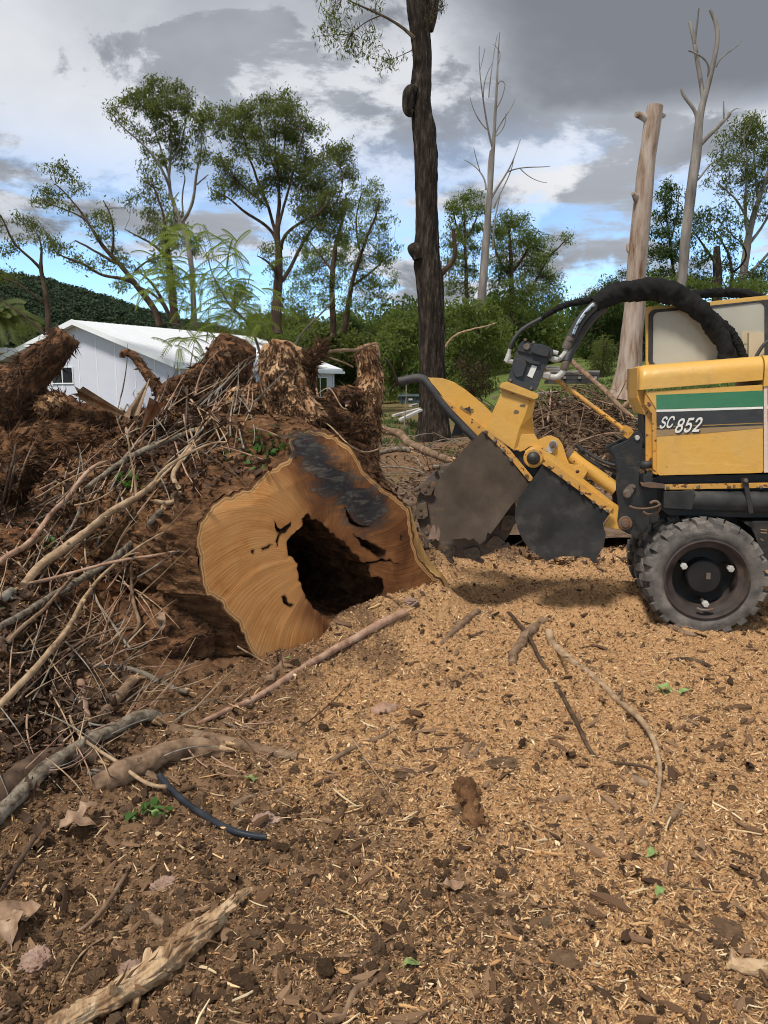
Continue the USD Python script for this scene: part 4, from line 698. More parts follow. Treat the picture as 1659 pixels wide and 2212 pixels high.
def face_mesh():
    from scipy.spatial import Delaunay
    from shapely import distance, points
    g = OUT
    for h in HOLES: g = g.difference(h)
    if hasattr(g, 'geoms'): g = max(g.geoms, key=lambda q: q.area)
    g = g.segmentize(.012)
    rings = [np.array(r.coords)[:-1] for r in (g.exterior, *g.interiors)]
    lo, hi = np.array(g.bounds[:2]), np.array(g.bounds[2:]); rr = np.random.default_rng(3)
    gx, gz = np.meshgrid(np.arange(lo[0], hi[0], .011), np.arange(lo[1], hi[1], .011)); q = np.stack([gx.ravel(), gz.ravel()], -1) + rr.uniform(-.003, .003, (gx.size, 2))
    q = q[contains_xy(g.buffer(-.006), q[:, 0], q[:, 1])]
    al = np.vstack(rings + [q]); tr = Delaunay(al).simplices; c = al[tr].mean(1); tr = tr[contains_xy(g, c[:, 0], c[:, 1])]
    a, b, c = al[tr[:, 0]], al[tr[:, 1]], al[tr[:, 2]]; fl = ((b - a)[:, 0] * (c - a)[:, 1] - (b - a)[:, 1] * (c - a)[:, 0]) < 0; tr[fl] = tr[fl][:, ::-1]
    de = distance(OUT.exterior, points(al)); dh = np.min([distance(h.exterior, points(al)) for h in HOLES], 0); dh0 = distance(HOLES[0].exterior, points(al))
    cs = _toP(C('fc', [(782, 262), (795, 205), (850, 172), (910, 185), (965, 235), (1010, 300), (1060, 360), (1120, 420), (1180, 455), (1240, 500), (1300, 570), (1310, 660), (1230, 720), (1150, 700), (1080, 630), (1010, 560), (945, 515), (925, 470), (880, 400), (840, 350), (805, 310)]))
    inside = contains_xy(cs, al[:, 0], al[:, 1]); ds = distance(cs.exterior, points(al)) * np.where(inside, 1, -1)
    char = np.clip(.56 + ds * 4.0 + .25 * fb(np.stack([al[:, 0] * .5 + al[:, 1], al[:, 1] - al[:, 0], 0 * al[:, 0]], -1), 7, 3, 5), 0, 1.1)
    k = np.stack([al[:, 0], al[:, 1], np.zeros(len(al))], -1)
    cen = FP(*C('fc', [(840, 900)])[0]); red = ss(cen[0] - .10, cen[0] + .34, al[:, 0] + .5 * fb(k, 4, 3, 8)) * .95; red = np.clip(red * 1.25 + .9 * ss(-.05, .25, al[:, 1] - FP(*C('fc', [(800, 600)])[0])[1] + .6 * (al[:, 0] - cen[0])), 0, 1.5)
    fanc = FP(*C('fc', [(1010, 840)])[0]); d = al - fanc; rad = np.linalg.norm(d, axis=1); ang = np.mod(np.arctan2(d[:, 1], d[:, 0]) + .6, 2 * np.pi); ang = ang * .55 + .10 * np.sin(rad * 4) + .02 * fb(k, 5, 3, 77)
    # the sawyer's cuts meet along a few planes: small steps and waves in the face
    dep = .010 * fb(k, 3, 2, 4) + .006 * fb(np.stack([ang * 30, rad * 2, 0 * rad], -1), 1, 3, 6) + .03 * np.exp(-dh0 / .03) * (fb(k, 14, 3, 2) + .25) + .05 * ss(0, .10, FP(*C('fc', [(800, 420)])[0])[1] - al[:, 1] < 0) * 0
    top = FP(*C('fc', [(790, 470)])[0]); dep = dep + .35 * np.clip(al[:, 1] - top[1] + .3 * (top[0] - al[:, 0]), 0, .4) * .5
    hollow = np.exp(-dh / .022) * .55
    return fw(al, dep), tr, dict(fx=al[:, 0], fz=al[:, 1], edge=np.clip(de / .10 + .16 * fb(k, 16, 3, 1), 0, 1), hollow=hollow, char=char, redness=red, fan=ang, fanr=rad), g, (al, dep)
stump = thing('fallen_stump', 'huge sawn stump lying on its side with a hollow black heart and upturned roots', 'tree stump', LOG_A + LOG_T * .6)
_fm = face_mesh()
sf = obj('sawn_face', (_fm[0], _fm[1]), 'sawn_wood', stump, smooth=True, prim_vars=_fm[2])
from scipy.spatial import cKDTree
_ft = cKDTree(_fm[4][0])
def face_depth(q): return _fm[4][1][_ft.query(q)[1]]
def tunnel(g, depth, shrink, seed, n=14, mat='rotten_heart', shift=(0, 0)):
    c = np.array(g.segmentize(.012).exterior.coords)[:-1]; cen = c.mean(0); d0 = face_depth(c); secs = []
    for i in range(n):
        t = i / (n - 1); s = 1 - shrink * t ** .8; q = cen + (c - cen) * s + np.array(shift) * t; b = d0 * (1 - t) + depth * t
        k = np.concatenate([q, np.full((len(q), 1), depth * t)], 1)
        q = q + (0.10 * min(1, t * 3) * depth ** .3) * np.stack([fb(k, 6, 4, seed), fb(k, 6, 4, seed + 9)], -1)
        secs.append(fw(q, b))
    V = np.array(secs); m = V.shape[1]; i, j = np.meshgrid(np.arange(n - 1), np.arange(m), indexing='ij')
    q = np.stack([i * m + j, i * m + (j + 1) % m, (i + 1) * m + (j + 1) % m, (i + 1) * m + j], -1).reshape(-1, 4); v = V.reshape(-1, 3)
    f = np.vstack([q[:, [0, 1, 2]], q[:, [0, 2, 3]]]); v = np.vstack([v, V[-1].mean(0)]); e = (n - 1) * m
    return v, np.vstack([f, np.stack([np.full(m, len(v) - 1), e + np.arange(m), e + (np.arange(m) + 1) % m], 1)])
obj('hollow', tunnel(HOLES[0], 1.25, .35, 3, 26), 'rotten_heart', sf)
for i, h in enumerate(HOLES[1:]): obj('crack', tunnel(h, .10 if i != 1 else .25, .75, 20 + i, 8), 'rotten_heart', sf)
# body: the outline carried back from the face, swelling, with ridges of bark
def body():
    c = np.array(OUT.segmentize(.012).exterior.coords)[:-1]; cen = np.array([.75, .45]); d0 = face_depth(c); n = 180; L = 2.7; secs = []
    for i in range(n):
        t = (i / (n - 1)) ** 1.25; dist = t * L; d = c - cen; rr = np.linalg.norm(d, axis=1); u = d / rr[:, None]
        low = np.clip(-(c[:, 1] - .55) / .6, 0, 1) * np.clip((.35 - c[:, 0]) / .5, 0, 1)
        s = 1 + .04 * min(1, dist * 6) + .10 * t - .30 * ss(.6, 1, t)
        k = np.concatenate([c * 1.0, np.full((len(c), 1), dist)], 1)
        off = min(1, .25 + dist * 9) * (.085 * fb(k, 2.6, 3, 4) + .07 * fb(k * [1, 1, .5], 9, 4, 14) + .05 * np.abs(fb(k * [1, 1, .4], 22, 4, 31)) * 2) + .12 * low * ss(0, .3, dist)
        q = cen + u * (rr * s + off)[:, None]
        secs.append(fw(q, d0 * max(0, 1 - dist * 3) + dist))
    V = np.array(secs); m = V.shape[1]; i, j = np.meshgrid(np.arange(n - 1), np.arange(m), indexing='ij')
    q = np.stack([i * m + j, i * m + (j + 1) % m, (i + 1) * m + (j + 1) % m, (i + 1) * m + j], -1).reshape(-1, 4); v = V.reshape(-1, 3)
    f = np.vstack([q[:, [0, 1, 2]], q[:, [0, 2, 3]]])[:, ::-1]; v = np.vstack([v, V[-1].mean(0)]); e = (n - 1) * m
    return v, np.vstack([f, np.stack([np.full(m, len(v) - 1), e + (np.arange(m) + 1) % m, e + np.arange(m)], 1)[:, ::-1]])
_body = body()
_bn = np.array([0.0, 0, 1])
SOLIDS = [_body]
bk = obj('bark', _body, 'fibrous_bark', stump, smooth=40)
vis = lambda p, n: np.clip((n * (EYE - p)).sum(1) / np.linalg.norm(EYE - p, axis=1) + .25, .02, 1) * (p[:, 2] > .05)
bark_fur('bark_fibres', _body, 14000, .06, 'bark_shreds', bk, 5, .005, .24, along=-LOG_N, keep=vis)
# the collar of pale bast along the sawn edge
_c = np.array(OUT.segmentize(.01).exterior.coords)[:-1]; _c = _c[_c[:, 1] > .03]
# fresh surface ground away by the cutter at the right end
_A = C('fc', [(1440, 606), (1453, 680), (1462, 780), (1490, 880), (1545, 955), (1615, 1000), (1640, 1050)]); _B = C('fc', [(1446, 600), (1472, 690), (1500, 780), (1540, 870), (1590, 940), (1640, 992), (1665, 1060)])
def gcut():
    a = spline([np.append(FP(*p), 0) for p in _A], 40)[:, :2]; va = fw(a, face_depth(a) - .003)
    vb = spline([P(p[0], p[1], va[min(39, int(i * 6.5))][1] + .16) for i, p in enumerate(_B)], 40); secs = []
    for k in np.linspace(0, 1, 9):
        q = va * (1 - k) + vb * k; q = q + np.array([.02, 0, -.01]) * math.sin(k * math.pi) * -1.0; secs.append(q + .006 * np.stack([fb(q, 40, 3, 1), fb(q, 40, 3, 2), fb(q, 40, 3, 3)], -1))
    V = np.array(secs); i, j = np.meshgrid(np.arange(8), np.arange(39), indexing='ij'); q = np.stack([i * 40 + j, i * 40 + j + 1, (i + 1) * 40 + j + 1, (i + 1) * 40 + j], -1).reshape(-1, 4)
    return V.reshape(-1, 3), q
ramp_mat('fresh_cut', [(0.3, (0.42, 0.22, 0.07)), (0.55, (0.62, 0.38, 0.14)), (0.75, (0.74, 0.52, 0.24))], scale=14, rough=.85, bump=.8, bdist=.008, bscale=90, stretch=(1, 1, .5), spec=.15)
obj('ground_edge', gcut(), 'fresh_cut', stump, smooth=True)

def limb(pts, crop, rads, n=70, sides=40, rough=.30, seed=1, rs=7, lump=.25):
    """a root or log: sight points with their distance, radius in metres"""
    q = np.array([P(*C(crop, [p[:2]])[0], p[2]) for p in pts]); s = spline(np.hstack([q, np.asarray(rads, float)[:, None]]), n)
    v, f = tube(s[:, :3], s[:, 3], sides); nn = n * sides; cen = np.repeat(s[:, :3], sides, 0); d = v[:nn] - cen; r = np.linalg.norm(d, axis=1); u = d / r[:, None]
    tt = np.repeat(np.linspace(0, 1, n) * np.linalg.norm(np.diff(s[:, :3], axis=0), axis=1).sum(), sides); ang = np.tile(np.arange(sides) * 2 * np.pi / sides, n)
    k = np.stack([np.cos(ang) * 1.6, np.sin(ang) * 1.6, tt * 1.2 / max(rads) * .35], -1)
    kn = v[:nn] / max(rads)
    m = 1 + lump * 2 * fb(kn, .9, 3, seed) + rough * np.abs(fb(k, 2.2, 4, seed + 3)) * 2 - rough * .5 + rough * .5 * fb(kn, 5, 3, seed + 7)
    v[:nn] = cen + d * m[:, None]
    return v, f
def root(name, pts, rads, mat, seed, parent, fur=700, furmat='bark_shreds', flen=.075, label=None, crop='c2', **k):
    m = limb(pts, crop, rads, seed=seed, **k); SOLIDS.append(m)
    o = obj(name, m, mat, parent, smooth=50, label=label)
    ax = P(*C(crop, [pts[-1][:2]])[0], pts[-1][2]) - P(*C(crop, [pts[0][:2]])[0], pts[0][2])
    if fur: bark_fur('loose_fibres', m, fur, flen, furmat, o, seed + 3, .0055, .20, along=ax / np.linalg.norm(ax), keep=vis)
    return o
root('root', [(990, 450, 5.5), (1080, 430, 5.4), (1160, 440, 5.35), (1260, 500, 5.25)], [.15, .13, .13, .14], 'root_wood', 61, stump, 700, lump=.3)
root('root', [(1270, 520, 5.2), (1350, 470, 5.35), (1430, 500, 5.5), (1540, 560, 5.7)], [.13, .11, .11, .14], 'dark_root', 63, stump, 600, 'bark_shreds', lump=.3)
root('root', [(700, 470, 5.6), (780, 400, 5.55), (860, 400, 5.5), (960, 460, 5.45)], [.06, .055, .06, .08], 'root_wood', 65, stump, 300, sides=24)
r1 = root('root', [(1020, 158, 5.75), (1005, 200, 5.75), (985, 270, 5.7), (965, 380, 5.65), (930, 520, 5.6)], [.15, .185, .19, .20, .26], 'dark_root', 3, stump, 1500, 'dark_shreds', .08, label='thick upright root with a blackened rounded top')
root('root', [(1232, 205, 5.25), (1225, 250, 5.22), (1222, 330, 5.2), (1245, 430, 5.15), (1290, 540, 5.1)], [.145, .175, .19, .18, .22], 'root_wood', 8, stump, 1300, label='shredded pale brown root standing beside the sawn face', lump=.3)
root('root', [(1280, 275, 5.2), (1330, 255, 5.2), (1372, 225, 5.2), (1384, 168, 5.2)], [.09, .062, .048, .018], 'root_wood', 12, stump, 500, sides=24, n=40)
root('root', [(1360, 270, 5.22), (1350, 320, 5.2), (1338, 375, 5.2)], [.03, .022, .006], 'dark_root', 13, stump, 120, sides=14, n=24)
root('root', [(1585, 178, 5.9), (1595, 230, 5.9), (1600, 320, 5.9), (1590, 400, 5.85), (1570, 520, 5.8), (1530, 680, 5.75)], [.085, .105, .112, .125, .15, .19], 'root_wood', 15, stump, 1100, label='upright root with a hollow blackened face, right of the others')
root('root', [(1600, 440, 5.85), (1520, 405, 5.75), (1440, 420, 5.65), (1395, 490, 5.6), (1390, 580, 5.55)], [.11, .09, .085, .10, .13], 'dark_root', 18, stump, 900, 'dark_shreds', n=50)
root('root', [(528, 232, 5.9), (538, 212, 5.9), (562, 214, 5.9), (600, 252, 5.88), (650, 320, 5.85), (685, 372, 5.82), (700, 450, 5.8)], [.022, .030, .034, .036, .044, .05, .06], 'dark_root', 21, stump, 250, 'dark_shreds', .04, sides=20, label='thin crooked root curling up in front of the house wall')
root('root', [(700, 400, 5.7), (800, 360, 5.65), (900, 330, 5.65), (1000, 420, 5.6)], [.06, .12, .13, .16], 'dark_root', 25, stump, 900, 'dark_shreds', .07)
root('root', [(1150, 480, 5.45), (1050, 500, 5.5), (900, 520, 5.55), (760, 540, 5.6)], [.16, .18, .18, .15], 'fibrous_bark', 27, stump, 900)
root('root', [(1540, 620, 5.7), (1540, 720, 5.65), (1600, 850, 5.6)], [.20, .20, .22], 'dark_root', 31, stump, 700, 'dark_shreds')
root('root', [(1390, 560, 5.4), (1450, 640, 5.4), (1560, 760, 5.4)], [.12, .14, .14], 'fibrous_bark', 34, stump, 600)
# dark butt flare below the left of the sawn face
root('butt_flare', [(360, 1490, 4.30), (540, 1460, 4.16), (740, 1415, 4.13), (890, 1350, 4.24)], [.20, .27, .30, .23], 'dark_root', 41, stump, 900, 'dark_shreds', .05, label='dark weathered flare of the butt below the sawn face', rough=.30, n=90, sides=60, lump=.16)
rot = thing('rotten_log', 'dark rotting log with a charred stub pointing up in front of the house gable', 'log', P(60, 960, 5.9))
root('log_body', [(-200, 480, 5.9), (0, 545, 5.9), (200, 565, 5.9), (420, 590, 6.0), (640, 640, 6.1)], [.36, .38, .33, .30, .26], 'dark_root', 51, rot, 3000, 'bark_shreds', .07, n=110, sides=60, rough=.5)
root('root_stub', [(292, 130, 5.5), (262, 170, 5.5), (200, 235, 5.55), (130, 300, 5.6), (60, 370, 5.7), (-40, 450, 5.8)], [.10, .11, .125, .16, .24, .30], 'dark_root', 55, rot, 1300, 'dark_shreds', .09, lump=.35)
root('root_stub', [(262, 400, 5.5), (235, 430, 5.55), (190, 450, 5.6)], [.05, .085, .10], 'root_wood', 57, rot, 200, n=30, sides=24)
root('root_stub', [(-60, 690, 5.2), (60, 700, 5.2), (200, 660, 5.3), (330, 640, 5.5), (450, 660, 5.6)], [.28, .27, .25, .24, .2], 'fibrous_bark', 58, rot, 2200, n=90, sides=56, rough=.55)
# ---------------------------------------------------------------- trees
island_mat('leaf_olive', [(0, (0.085, 0.100, 0.036)), (0.4, (0.170, 0.195, 0.070)), (0.75, (0.250, 0.275, 0.105)), (1, (0.380, 0.380, 0.180))], rough=.55, spec=.12, translucent=.42, tcol=(2.2, 2.2, .8))
island_mat('leaf_dark', [(0, (0.050, 0.074, 0.026)), (0.5, (0.115, 0.158, 0.050)), (0.85, (0.180, 0.230, 0.075)), (1, (0.280, 0.320, 0.130))], rough=.55, spec=.12, translucent=.40, tcol=(2.2, 2.2, .8))
island_mat('leaf_bright', [(0, (0.100, 0.130, 0.038)), (0.4, (0.215, 0.260, 0.074)), (0.8, (0.320, 0.360, 0.105)), (1, (0.440, 0.440, 0.180))], rough=.55, spec=.12, translucent=.45, tcol=(2.0, 2.0, .8))
island_mat('leaf_brown', [(0, (0.06, 0.045, 0.02)), (.5, (0.12, 0.085, 0.035)), (1, (0.20, 0.15, 0.06))], rough=.7, spec=.2, translucent=.2, tcol=(1.2, 1.1, .7))
island_mat('leaf_feather', [(0, (0.13, 0.165, 0.03)), (.5, (0.21, 0.255, 0.05)), (1, (0.32, 0.35, 0.09))], rough=.55, spec=.05, translucent=.3)
ramp_mat('dark_bark', [(0.3, (0.009, 0.007, 0.006)), (0.48, (0.028, 0.020, 0.015)), (0.60, (0.060, 0.045, 0.034)), (0.68, (0.13, 0.11, 0.09)), (0.75, (0.06, 0.045, 0.035))], scale=12, detail=10, rough=.92, bump=1, bdist=.06, bscale=16, stretch=(1, 1, .22), spec=.12, noise_rough=.66)
ramp_mat('brown_bark', [(0.3, (0.032, 0.021, 0.014)), (0.55, (0.075, 0.050, 0.034)), (0.75, (0.14, 0.10, 0.07))], scale=5, rough=.92, bump=.7, bdist=.03, bscale=14, stretch=(1, 1, .3), spec=.12)
ramp_mat('grey_trunk', [(0.3, (0.10, 0.086, 0.075)), (0.5, (0.19, 0.165, 0.145)), (0.7, (0.30, 0.27, 0.24))], scale=4, detail=8, rough=.9, bump=.6, bdist=.02, bscale=12, stretch=(1, 1, .2), spec=.15)
ramp_mat('bare_pole', [(0.30, (0.10, 0.052, 0.03)), (0.40, (0.23, 0.155, 0.11)), (0.52, (0.32, 0.245, 0.195)), (0.74, (0.42, 0.35, 0.295))], scale=5, detail=8, rough=.85, bump=.5, bdist=.02, bscale=10, stretch=(1.4, 1.4, .22), spec=.15)
ramp_mat('twig_grey', [(0.3, (0.07, 0.055, 0.043)), (0.7, (0.19, 0.155, 0.125))], scale=9, rough=.9, bump=.3, bdist=.005, spec=.15)
def leaves(cent, nrm_bias, size, rng, wid=.30, droop=.55, fold=.25):
    """one pointed leaf of four triangles... two, folded at its midrib, at each centre"""
    n = len(cent); d = rng.normal(0, 1, (n, 3)); d[:, 2] -= droop * 1.6; d /= np.linalg.norm(d, axis=1)[:, None]
    s = np.cross(d, rng.normal(0, 1, (n, 3))); s /= np.linalg.norm(s, axis=1)[:, None] + 1e-9; nn = np.cross(d, s)
    L = (size * rng.uniform(.6, 1.35, n))[:, None]; W = L * wid * rng.uniform(.7, 1.3, (n, 1))
    V = np.stack([cent - d * L * .5, cent + s * W * .5 + nn * W * fold, cent + d * L * .5, cent - s * W * .5 + nn * W * fold], 1).reshape(-1, 3); i = np.arange(n)[:, None] * 4
    return V, np.concatenate([i + [0, 1, 2], i + [0, 2, 3]])
def crown_points(clumps, crop, D, rng, tuft_r, dens, deep, gap=.30):
    """tufts of leaves through the clumps' volume, on the twigs' ends, with gaps"""
    tufts = []
    for c in clumps:
        x, y, rx, ry = c[:4]; off = c[4] if len(c) > 4 else rng.uniform(-deep, deep) * .6; k = CROPS[crop][2] / FOC * D
        u, v = C(crop, [(x, y)])[0]; cen = P(u, v, D + off); n = max(5, int(10 * dens * rx * ry * k * k / tuft_r ** 2)); q = rng.normal(0, 1, (n * 2, 3)); q /= np.linalg.norm(q, axis=1)[:, None]; q *= rng.uniform(.25, 1, (n * 2, 1)) ** .55
        q = cen + q * [rx * k, (rx + ry) * .45 * k, ry * k]; keep = fb(q, .9 / max(tuft_r * 2.2, .3), 2, int(abs(x) + abs(y))) > -gap * .5 + .02
        q = q[keep][:n]; tufts.append(q)
    return np.vstack(tufts)
def make_tree(name, label, cat, D, crop, limbs, clumps, leaf, bark, seed, size=.165, tuft=.31, per=38, dens=.55, deep=1.6, group=None, twigs=.6, wid=.3, droop=.55, gap=.3, ground=None, leaf_name='crown', minr=.010, extra_leaf=None):
    rng = np.random.default_rng(seed); k = CROPS[crop][2] / FOC * D; parts = []; samples = []
    for li, l in enumerate(limbs):
        off = l[0][3] if len(l[0]) > 3 else (0 if li == 0 else rng.uniform(-deep, deep)); n = len(l); pts = []
        for i, p in enumerate(l):
            t = i / max(1, n - 1); yo = off * t ** .8 if len(p) < 4 else p[3]
            pts.append(list(P(*C(crop, [p[:2]])[0], D + yo)) + [max(minr, p[2] * k * .5)])
        m = max(10, n * 7); s = spline(pts, m); s[:, :3] += (fb(s[:, :3], 1.1, 3, seed + li) [:, None] * rng.normal(0, 1, 3) * .25) * np.linspace(0, 1, m)[:, None] * min(1, k * 60)
        parts.append(tube(s[:, :3], s[:, 3], 12 if li == 0 else 7, rough=.22, rscale=2, seed=seed)); samples.append(s[:, :3])
    S = np.vstack(samples); base = S[np.argmin(S[:, 2])]
    t = thing(name, label, cat, base, group)
    if clumps:
        T = crown_points(clumps, crop, D, rng, tuft, dens, deep, gap)
        dd, ii = cKDTree(S).query(T)
        for a in np.nonzero(rng.random(len(T)) < twigs)[0]:
            b = S[ii[a]]; v = T[a] - b
            if dd[a] < .05 or dd[a] > 5: continue
            mid = b + v * .5 + np.array([0, 0, -.08 * dd[a]]) + rng.normal(0, .08, 3) * dd[a]
            parts.append(tube(np.array([b, mid, T[a]]), [max(minr * .9, .012 * dd[a] ** .5), minr * .8, minr * .5], 3, cap=False))
        c = np.repeat(T, per, 0) + rng.normal(0, 1, (len(T) * per, 3)) * tuft * np.array([.55, .55, .45])
        lv = leaves(c, None, size, rng, wid, droop)
    obj('trunk', join(parts), bark, t, smooth=50)
    if clumps: obj(leaf_name, lv, leaf, t, smooth=False)
    return t
EU = 'tall eucalypts behind the house'
# leaning tree at far left
make_tree('eucalypt_tree', 'small forked tree at far left, its crown in narrow olive tufts', 'tree', 36, 'TL',
    [[(212, 1170, 26), (205, 1060, 24), (192, 960, 20), (178, 880, 16), (180, 800, 9), (160, 730, 5)], [(178, 890, 14), (120, 830, 11), (60, 770, 9), (20, 690, 7), (-10, 640, 5)], [(195, 1040, 12), (150, 1000, 9), (70, 950, 7), (20, 930, 5)], [(195, 1170, 12), (120, 1100, 9), (50, 1050, 7), (-10, 1010, 5)]],
    [(20, 690, 30, 34), (60, 775, 45, 24), (10, 800, 40, 20), (100, 665, 34, 22), (150, 700, 40, 30), (190, 750, 55, 34), (225, 790, 40, 34), (30, 930, 45, 22), (-10, 920, 40, 25), (110, 1140, 46, 18)], 'leaf_olive', 'brown_bark', 11, dens=.42, deep=1.0)
make_tree('eucalypt_tree', 'leaning many-limbed tree with brown limbs reaching left above the white gable', 'tree', 37, 'TL',
    [[(690, 1130, 30), (660, 1050, 27), (600, 970, 24), (520, 870, 20), (440, 780, 16), (390, 700, 11), (320, 600, 7), (240, 520, 5)], [(760, 1130, 34), (745, 1000, 32), (735, 880, 28), (720, 760, 18), (700, 640, 10), (660, 520, 6)], [(600, 975, 16), (540, 930, 14), (440, 910, 12), (350, 860, 10), (270, 830, 7), (230, 800, 5)], [(500, 860, 14), (430, 820, 11), (380, 790, 9), (320, 765, 6)], [(480, 830, 12), (490, 740, 9), (470, 640, 6), (450, 590, 4)], [(740, 1100, 18), (690, 1000, 14), (640, 930, 10), (600, 900, 6)], [(720, 1070, 14), (680, 1010, 12), (600, 960, 8)], [(735, 900, 16), (660, 780, 10), (590, 740, 7), (540, 710, 4)], [(580, 900, 10), (640, 850, 7), (700, 830, 4)], [(390, 700, 8), (330, 650, 6), (230, 610, 5), (160, 570, 4)]],
    [(235, 460, 55, 34), (300, 490, 45, 30), (340, 540, 34, 26), (170, 590, 45, 26), (230, 570, 40, 30), (270, 620, 40, 24), (200, 545, 30, 22), (440, 640, 36, 42), (480, 700, 24, 44), (400, 690, 34, 24), (430, 760, 44, 26), (500, 800, 30, 30), (460, 870, 44, 26), (260, 800, 44, 24), (310, 840, 50, 22), (390, 870, 50, 20), (540, 850, 40, 20), (650, 640, 44, 50), (690, 700, 40, 44), (660, 520, 50, 40), (640, 470, 40, 36), (610, 560, 34, 30), (560, 610, 34, 22), (700, 590, 40, 46), (720, 780, 50, 50), (690, 850, 44, 36), (740, 920, 44, 50), (770, 980, 36, 40), (620, 720, 34, 24), (520, 960, 30, 18), (600, 870, 34, 18)], 'leaf_olive', 'brown_bark', 12, dens=.40, deep=1.5)
make_tree('eucalypt_tree', 'tall slender grey-green tree with an airy rounded top, left of the broad tree', 'tree', 40, 'TL',
    [[(840, 1130, 26), (835, 1000, 24), (825, 860, 22), (800, 740, 20), (760, 630, 17), (730, 520, 14), (735, 400, 10), (735, 280, 7), (730, 160, 4)], [(775, 690, 16), (830, 600, 13), (850, 480, 10), (870, 350, 7), (860, 240, 4)], [(740, 560, 12), (690, 440, 10), (620, 350, 8), (540, 280, 6), (490, 220, 4)], [(730, 480, 9), (690, 350, 7), (650, 240, 5), (600, 160, 3)], [(735, 420, 8), (790, 320, 6), (800, 220, 4)], [(800, 720, 9), (790, 600, 7), (800, 480, 5)], [(850, 520, 7), (900, 480, 4)]],
    [(690, 100, 66, 34), (770, 110, 50, 36), (640, 140, 50, 40), (580, 130, 40, 30), (540, 160, 36, 26), (480, 200, 36, 22), (520, 240, 30, 24), (620, 200, 50, 36), (700, 180, 60, 44), (770, 190, 50, 44), (810, 160, 36, 28), (680, 250, 50, 40), (760, 270, 50, 40), (740, 340, 50, 40), (800, 350, 50, 34), (850, 240, 34, 40), (890, 160, 30, 24), (870, 300, 30, 34), (870, 400, 30, 44), (790, 420, 40, 40), (640, 320, 36, 26), (580, 280, 34, 24), (700, 420, 34, 34), (640, 390, 24, 24), (760, 680, 44, 40), (740, 760, 44, 44), (830, 780, 40, 44)], 'leaf_olive', 'grey_trunk', 13, dens=.46, deep=1.6, tuft=.27)
make_tree('eucalypt_tree', 'broad full-crowned dark green tree, the largest behind the house', 'tree', 38, 'TL',
    [[(1200, 1165, 44), (1200, 980, 38), (1205, 840, 30), (1198, 720, 22), (1206, 600, 15), (1200, 480, 10), (1190, 320, 5)], [(1196, 800, 16), (1150, 700, 13), (1060, 640, 11), (1000, 590, 8), (950, 560, 4)], [(1200, 760, 16), (1165, 640, 13), (1130, 540, 11), (1085, 430, 9), (1060, 330, 7), (970, 260, 4)], [(1215, 800, 16), (1250, 720, 13), (1330, 670, 10), (1420, 600, 6)], [(1215, 940, 18), (1270, 850, 15), (1330, 740, 12), (1420, 640, 8), (1470, 440, 4)], [(1205, 700, 12), (1240, 560, 10), (1280, 420, 7), (1320, 290, 4)], [(1160, 620, 8), (1110, 580, 7), (1020, 500, 4)], [(1200, 480, 7), (1150, 350, 5), (1120, 220, 3)], [(1205, 520, 7), (1230, 330, 5), (1235, 170, 3)], [(1210, 980, 16), (1170, 870, 10), (1110, 830, 4)]],
    [(1150, 165, 50, 34), (1235, 150, 36, 34), (1200, 210, 70, 44), (1100, 215, 60, 40), (1040, 215, 50, 36), (985, 205, 40, 30), (930, 230, 60, 34), (890, 215, 36, 26), (1270, 220, 50, 40), (1310, 270, 60, 40), (1370, 290, 36, 24), (970, 290, 56, 40), (1050, 290, 60, 44), (1130, 300, 60, 44), (1210, 300, 60, 44), (1280, 340, 70, 44), (1040, 370, 50, 40), (1120, 390, 50, 40), (1190, 400, 60, 44), (1260, 410, 70, 44), (1310, 420, 50, 50), (960, 440, 44, 40), (1000, 490, 60, 44), (960, 545, 44, 44), (1040, 530, 50, 40), (1110, 570, 60, 40), (1150, 530, 44, 40), (1190, 510, 50, 40), (1260, 500, 60, 50), (1330, 500, 60, 50), (1390, 430, 50, 40), (1430, 400, 50, 40), (1480, 390, 50, 44), (1500, 460, 50, 44), (1420, 510, 60, 50), (1360, 570, 70, 50), (1440, 590, 70, 54), (1300, 600, 50, 44), (1330, 640, 60, 40), (1420, 670, 70, 50), (1480, 640, 44, 54), (1360, 710, 60, 40), (1460, 730, 50, 40), (1290, 740, 50, 30), (1200, 900, 30, 60), (1170, 800, 40, 30), (1190, 1040, 30, 60)], 'leaf_olive', 'brown_bark', 14, dens=.60, deep=2.0, gap=.40)
make_tree('eucalypt_tree', 'pale green open-crowned tree between the broad tree and the dark trunk', 'tree', 46, 'TL',
    [[(1440, 1180, 26), (1435, 1000, 24), (1440, 850, 20), (1470, 700, 13), (1500, 560, 6)], [(1490, 1160, 26), (1520, 960, 20), (1560, 820, 14), (1610, 690, 9), (1640, 580, 5)], [(1520, 960, 14), (1600, 900, 9), (1680, 830, 6)], [(1440, 900, 12), (1380, 820, 8), (1330, 760, 5)], [(1560, 820, 8), (1540, 700, 6), (1560, 560, 4)]],
    [(1560, 530, 44, 34), (1610, 530, 40, 30), (1640, 590, 50, 40), (1580, 610, 50, 40), (1530, 640, 50, 40), (1650, 680, 60, 44), (1600, 740, 60, 50), (1530, 760, 60, 50), (1450, 800, 70, 50), (1380, 830, 60, 40), (1320, 800, 50, 40), (1500, 860, 70, 50), (1600, 850, 70, 50), (1680, 800, 60, 60), (1360, 910, 70, 44), (1300, 960, 60, 44), (1440, 940, 60, 44), (1560, 950, 70, 50), (1650, 930, 70, 50), (1280, 1040, 60, 44), (1380, 1020, 60, 40), (1500, 1040, 60, 40), (1620, 1030, 70, 50), (1340, 860, 44, 40), (1260, 900, 40, 40)], 'leaf_bright', 'brown_bark', 15, dens=.36, deep=2.4)
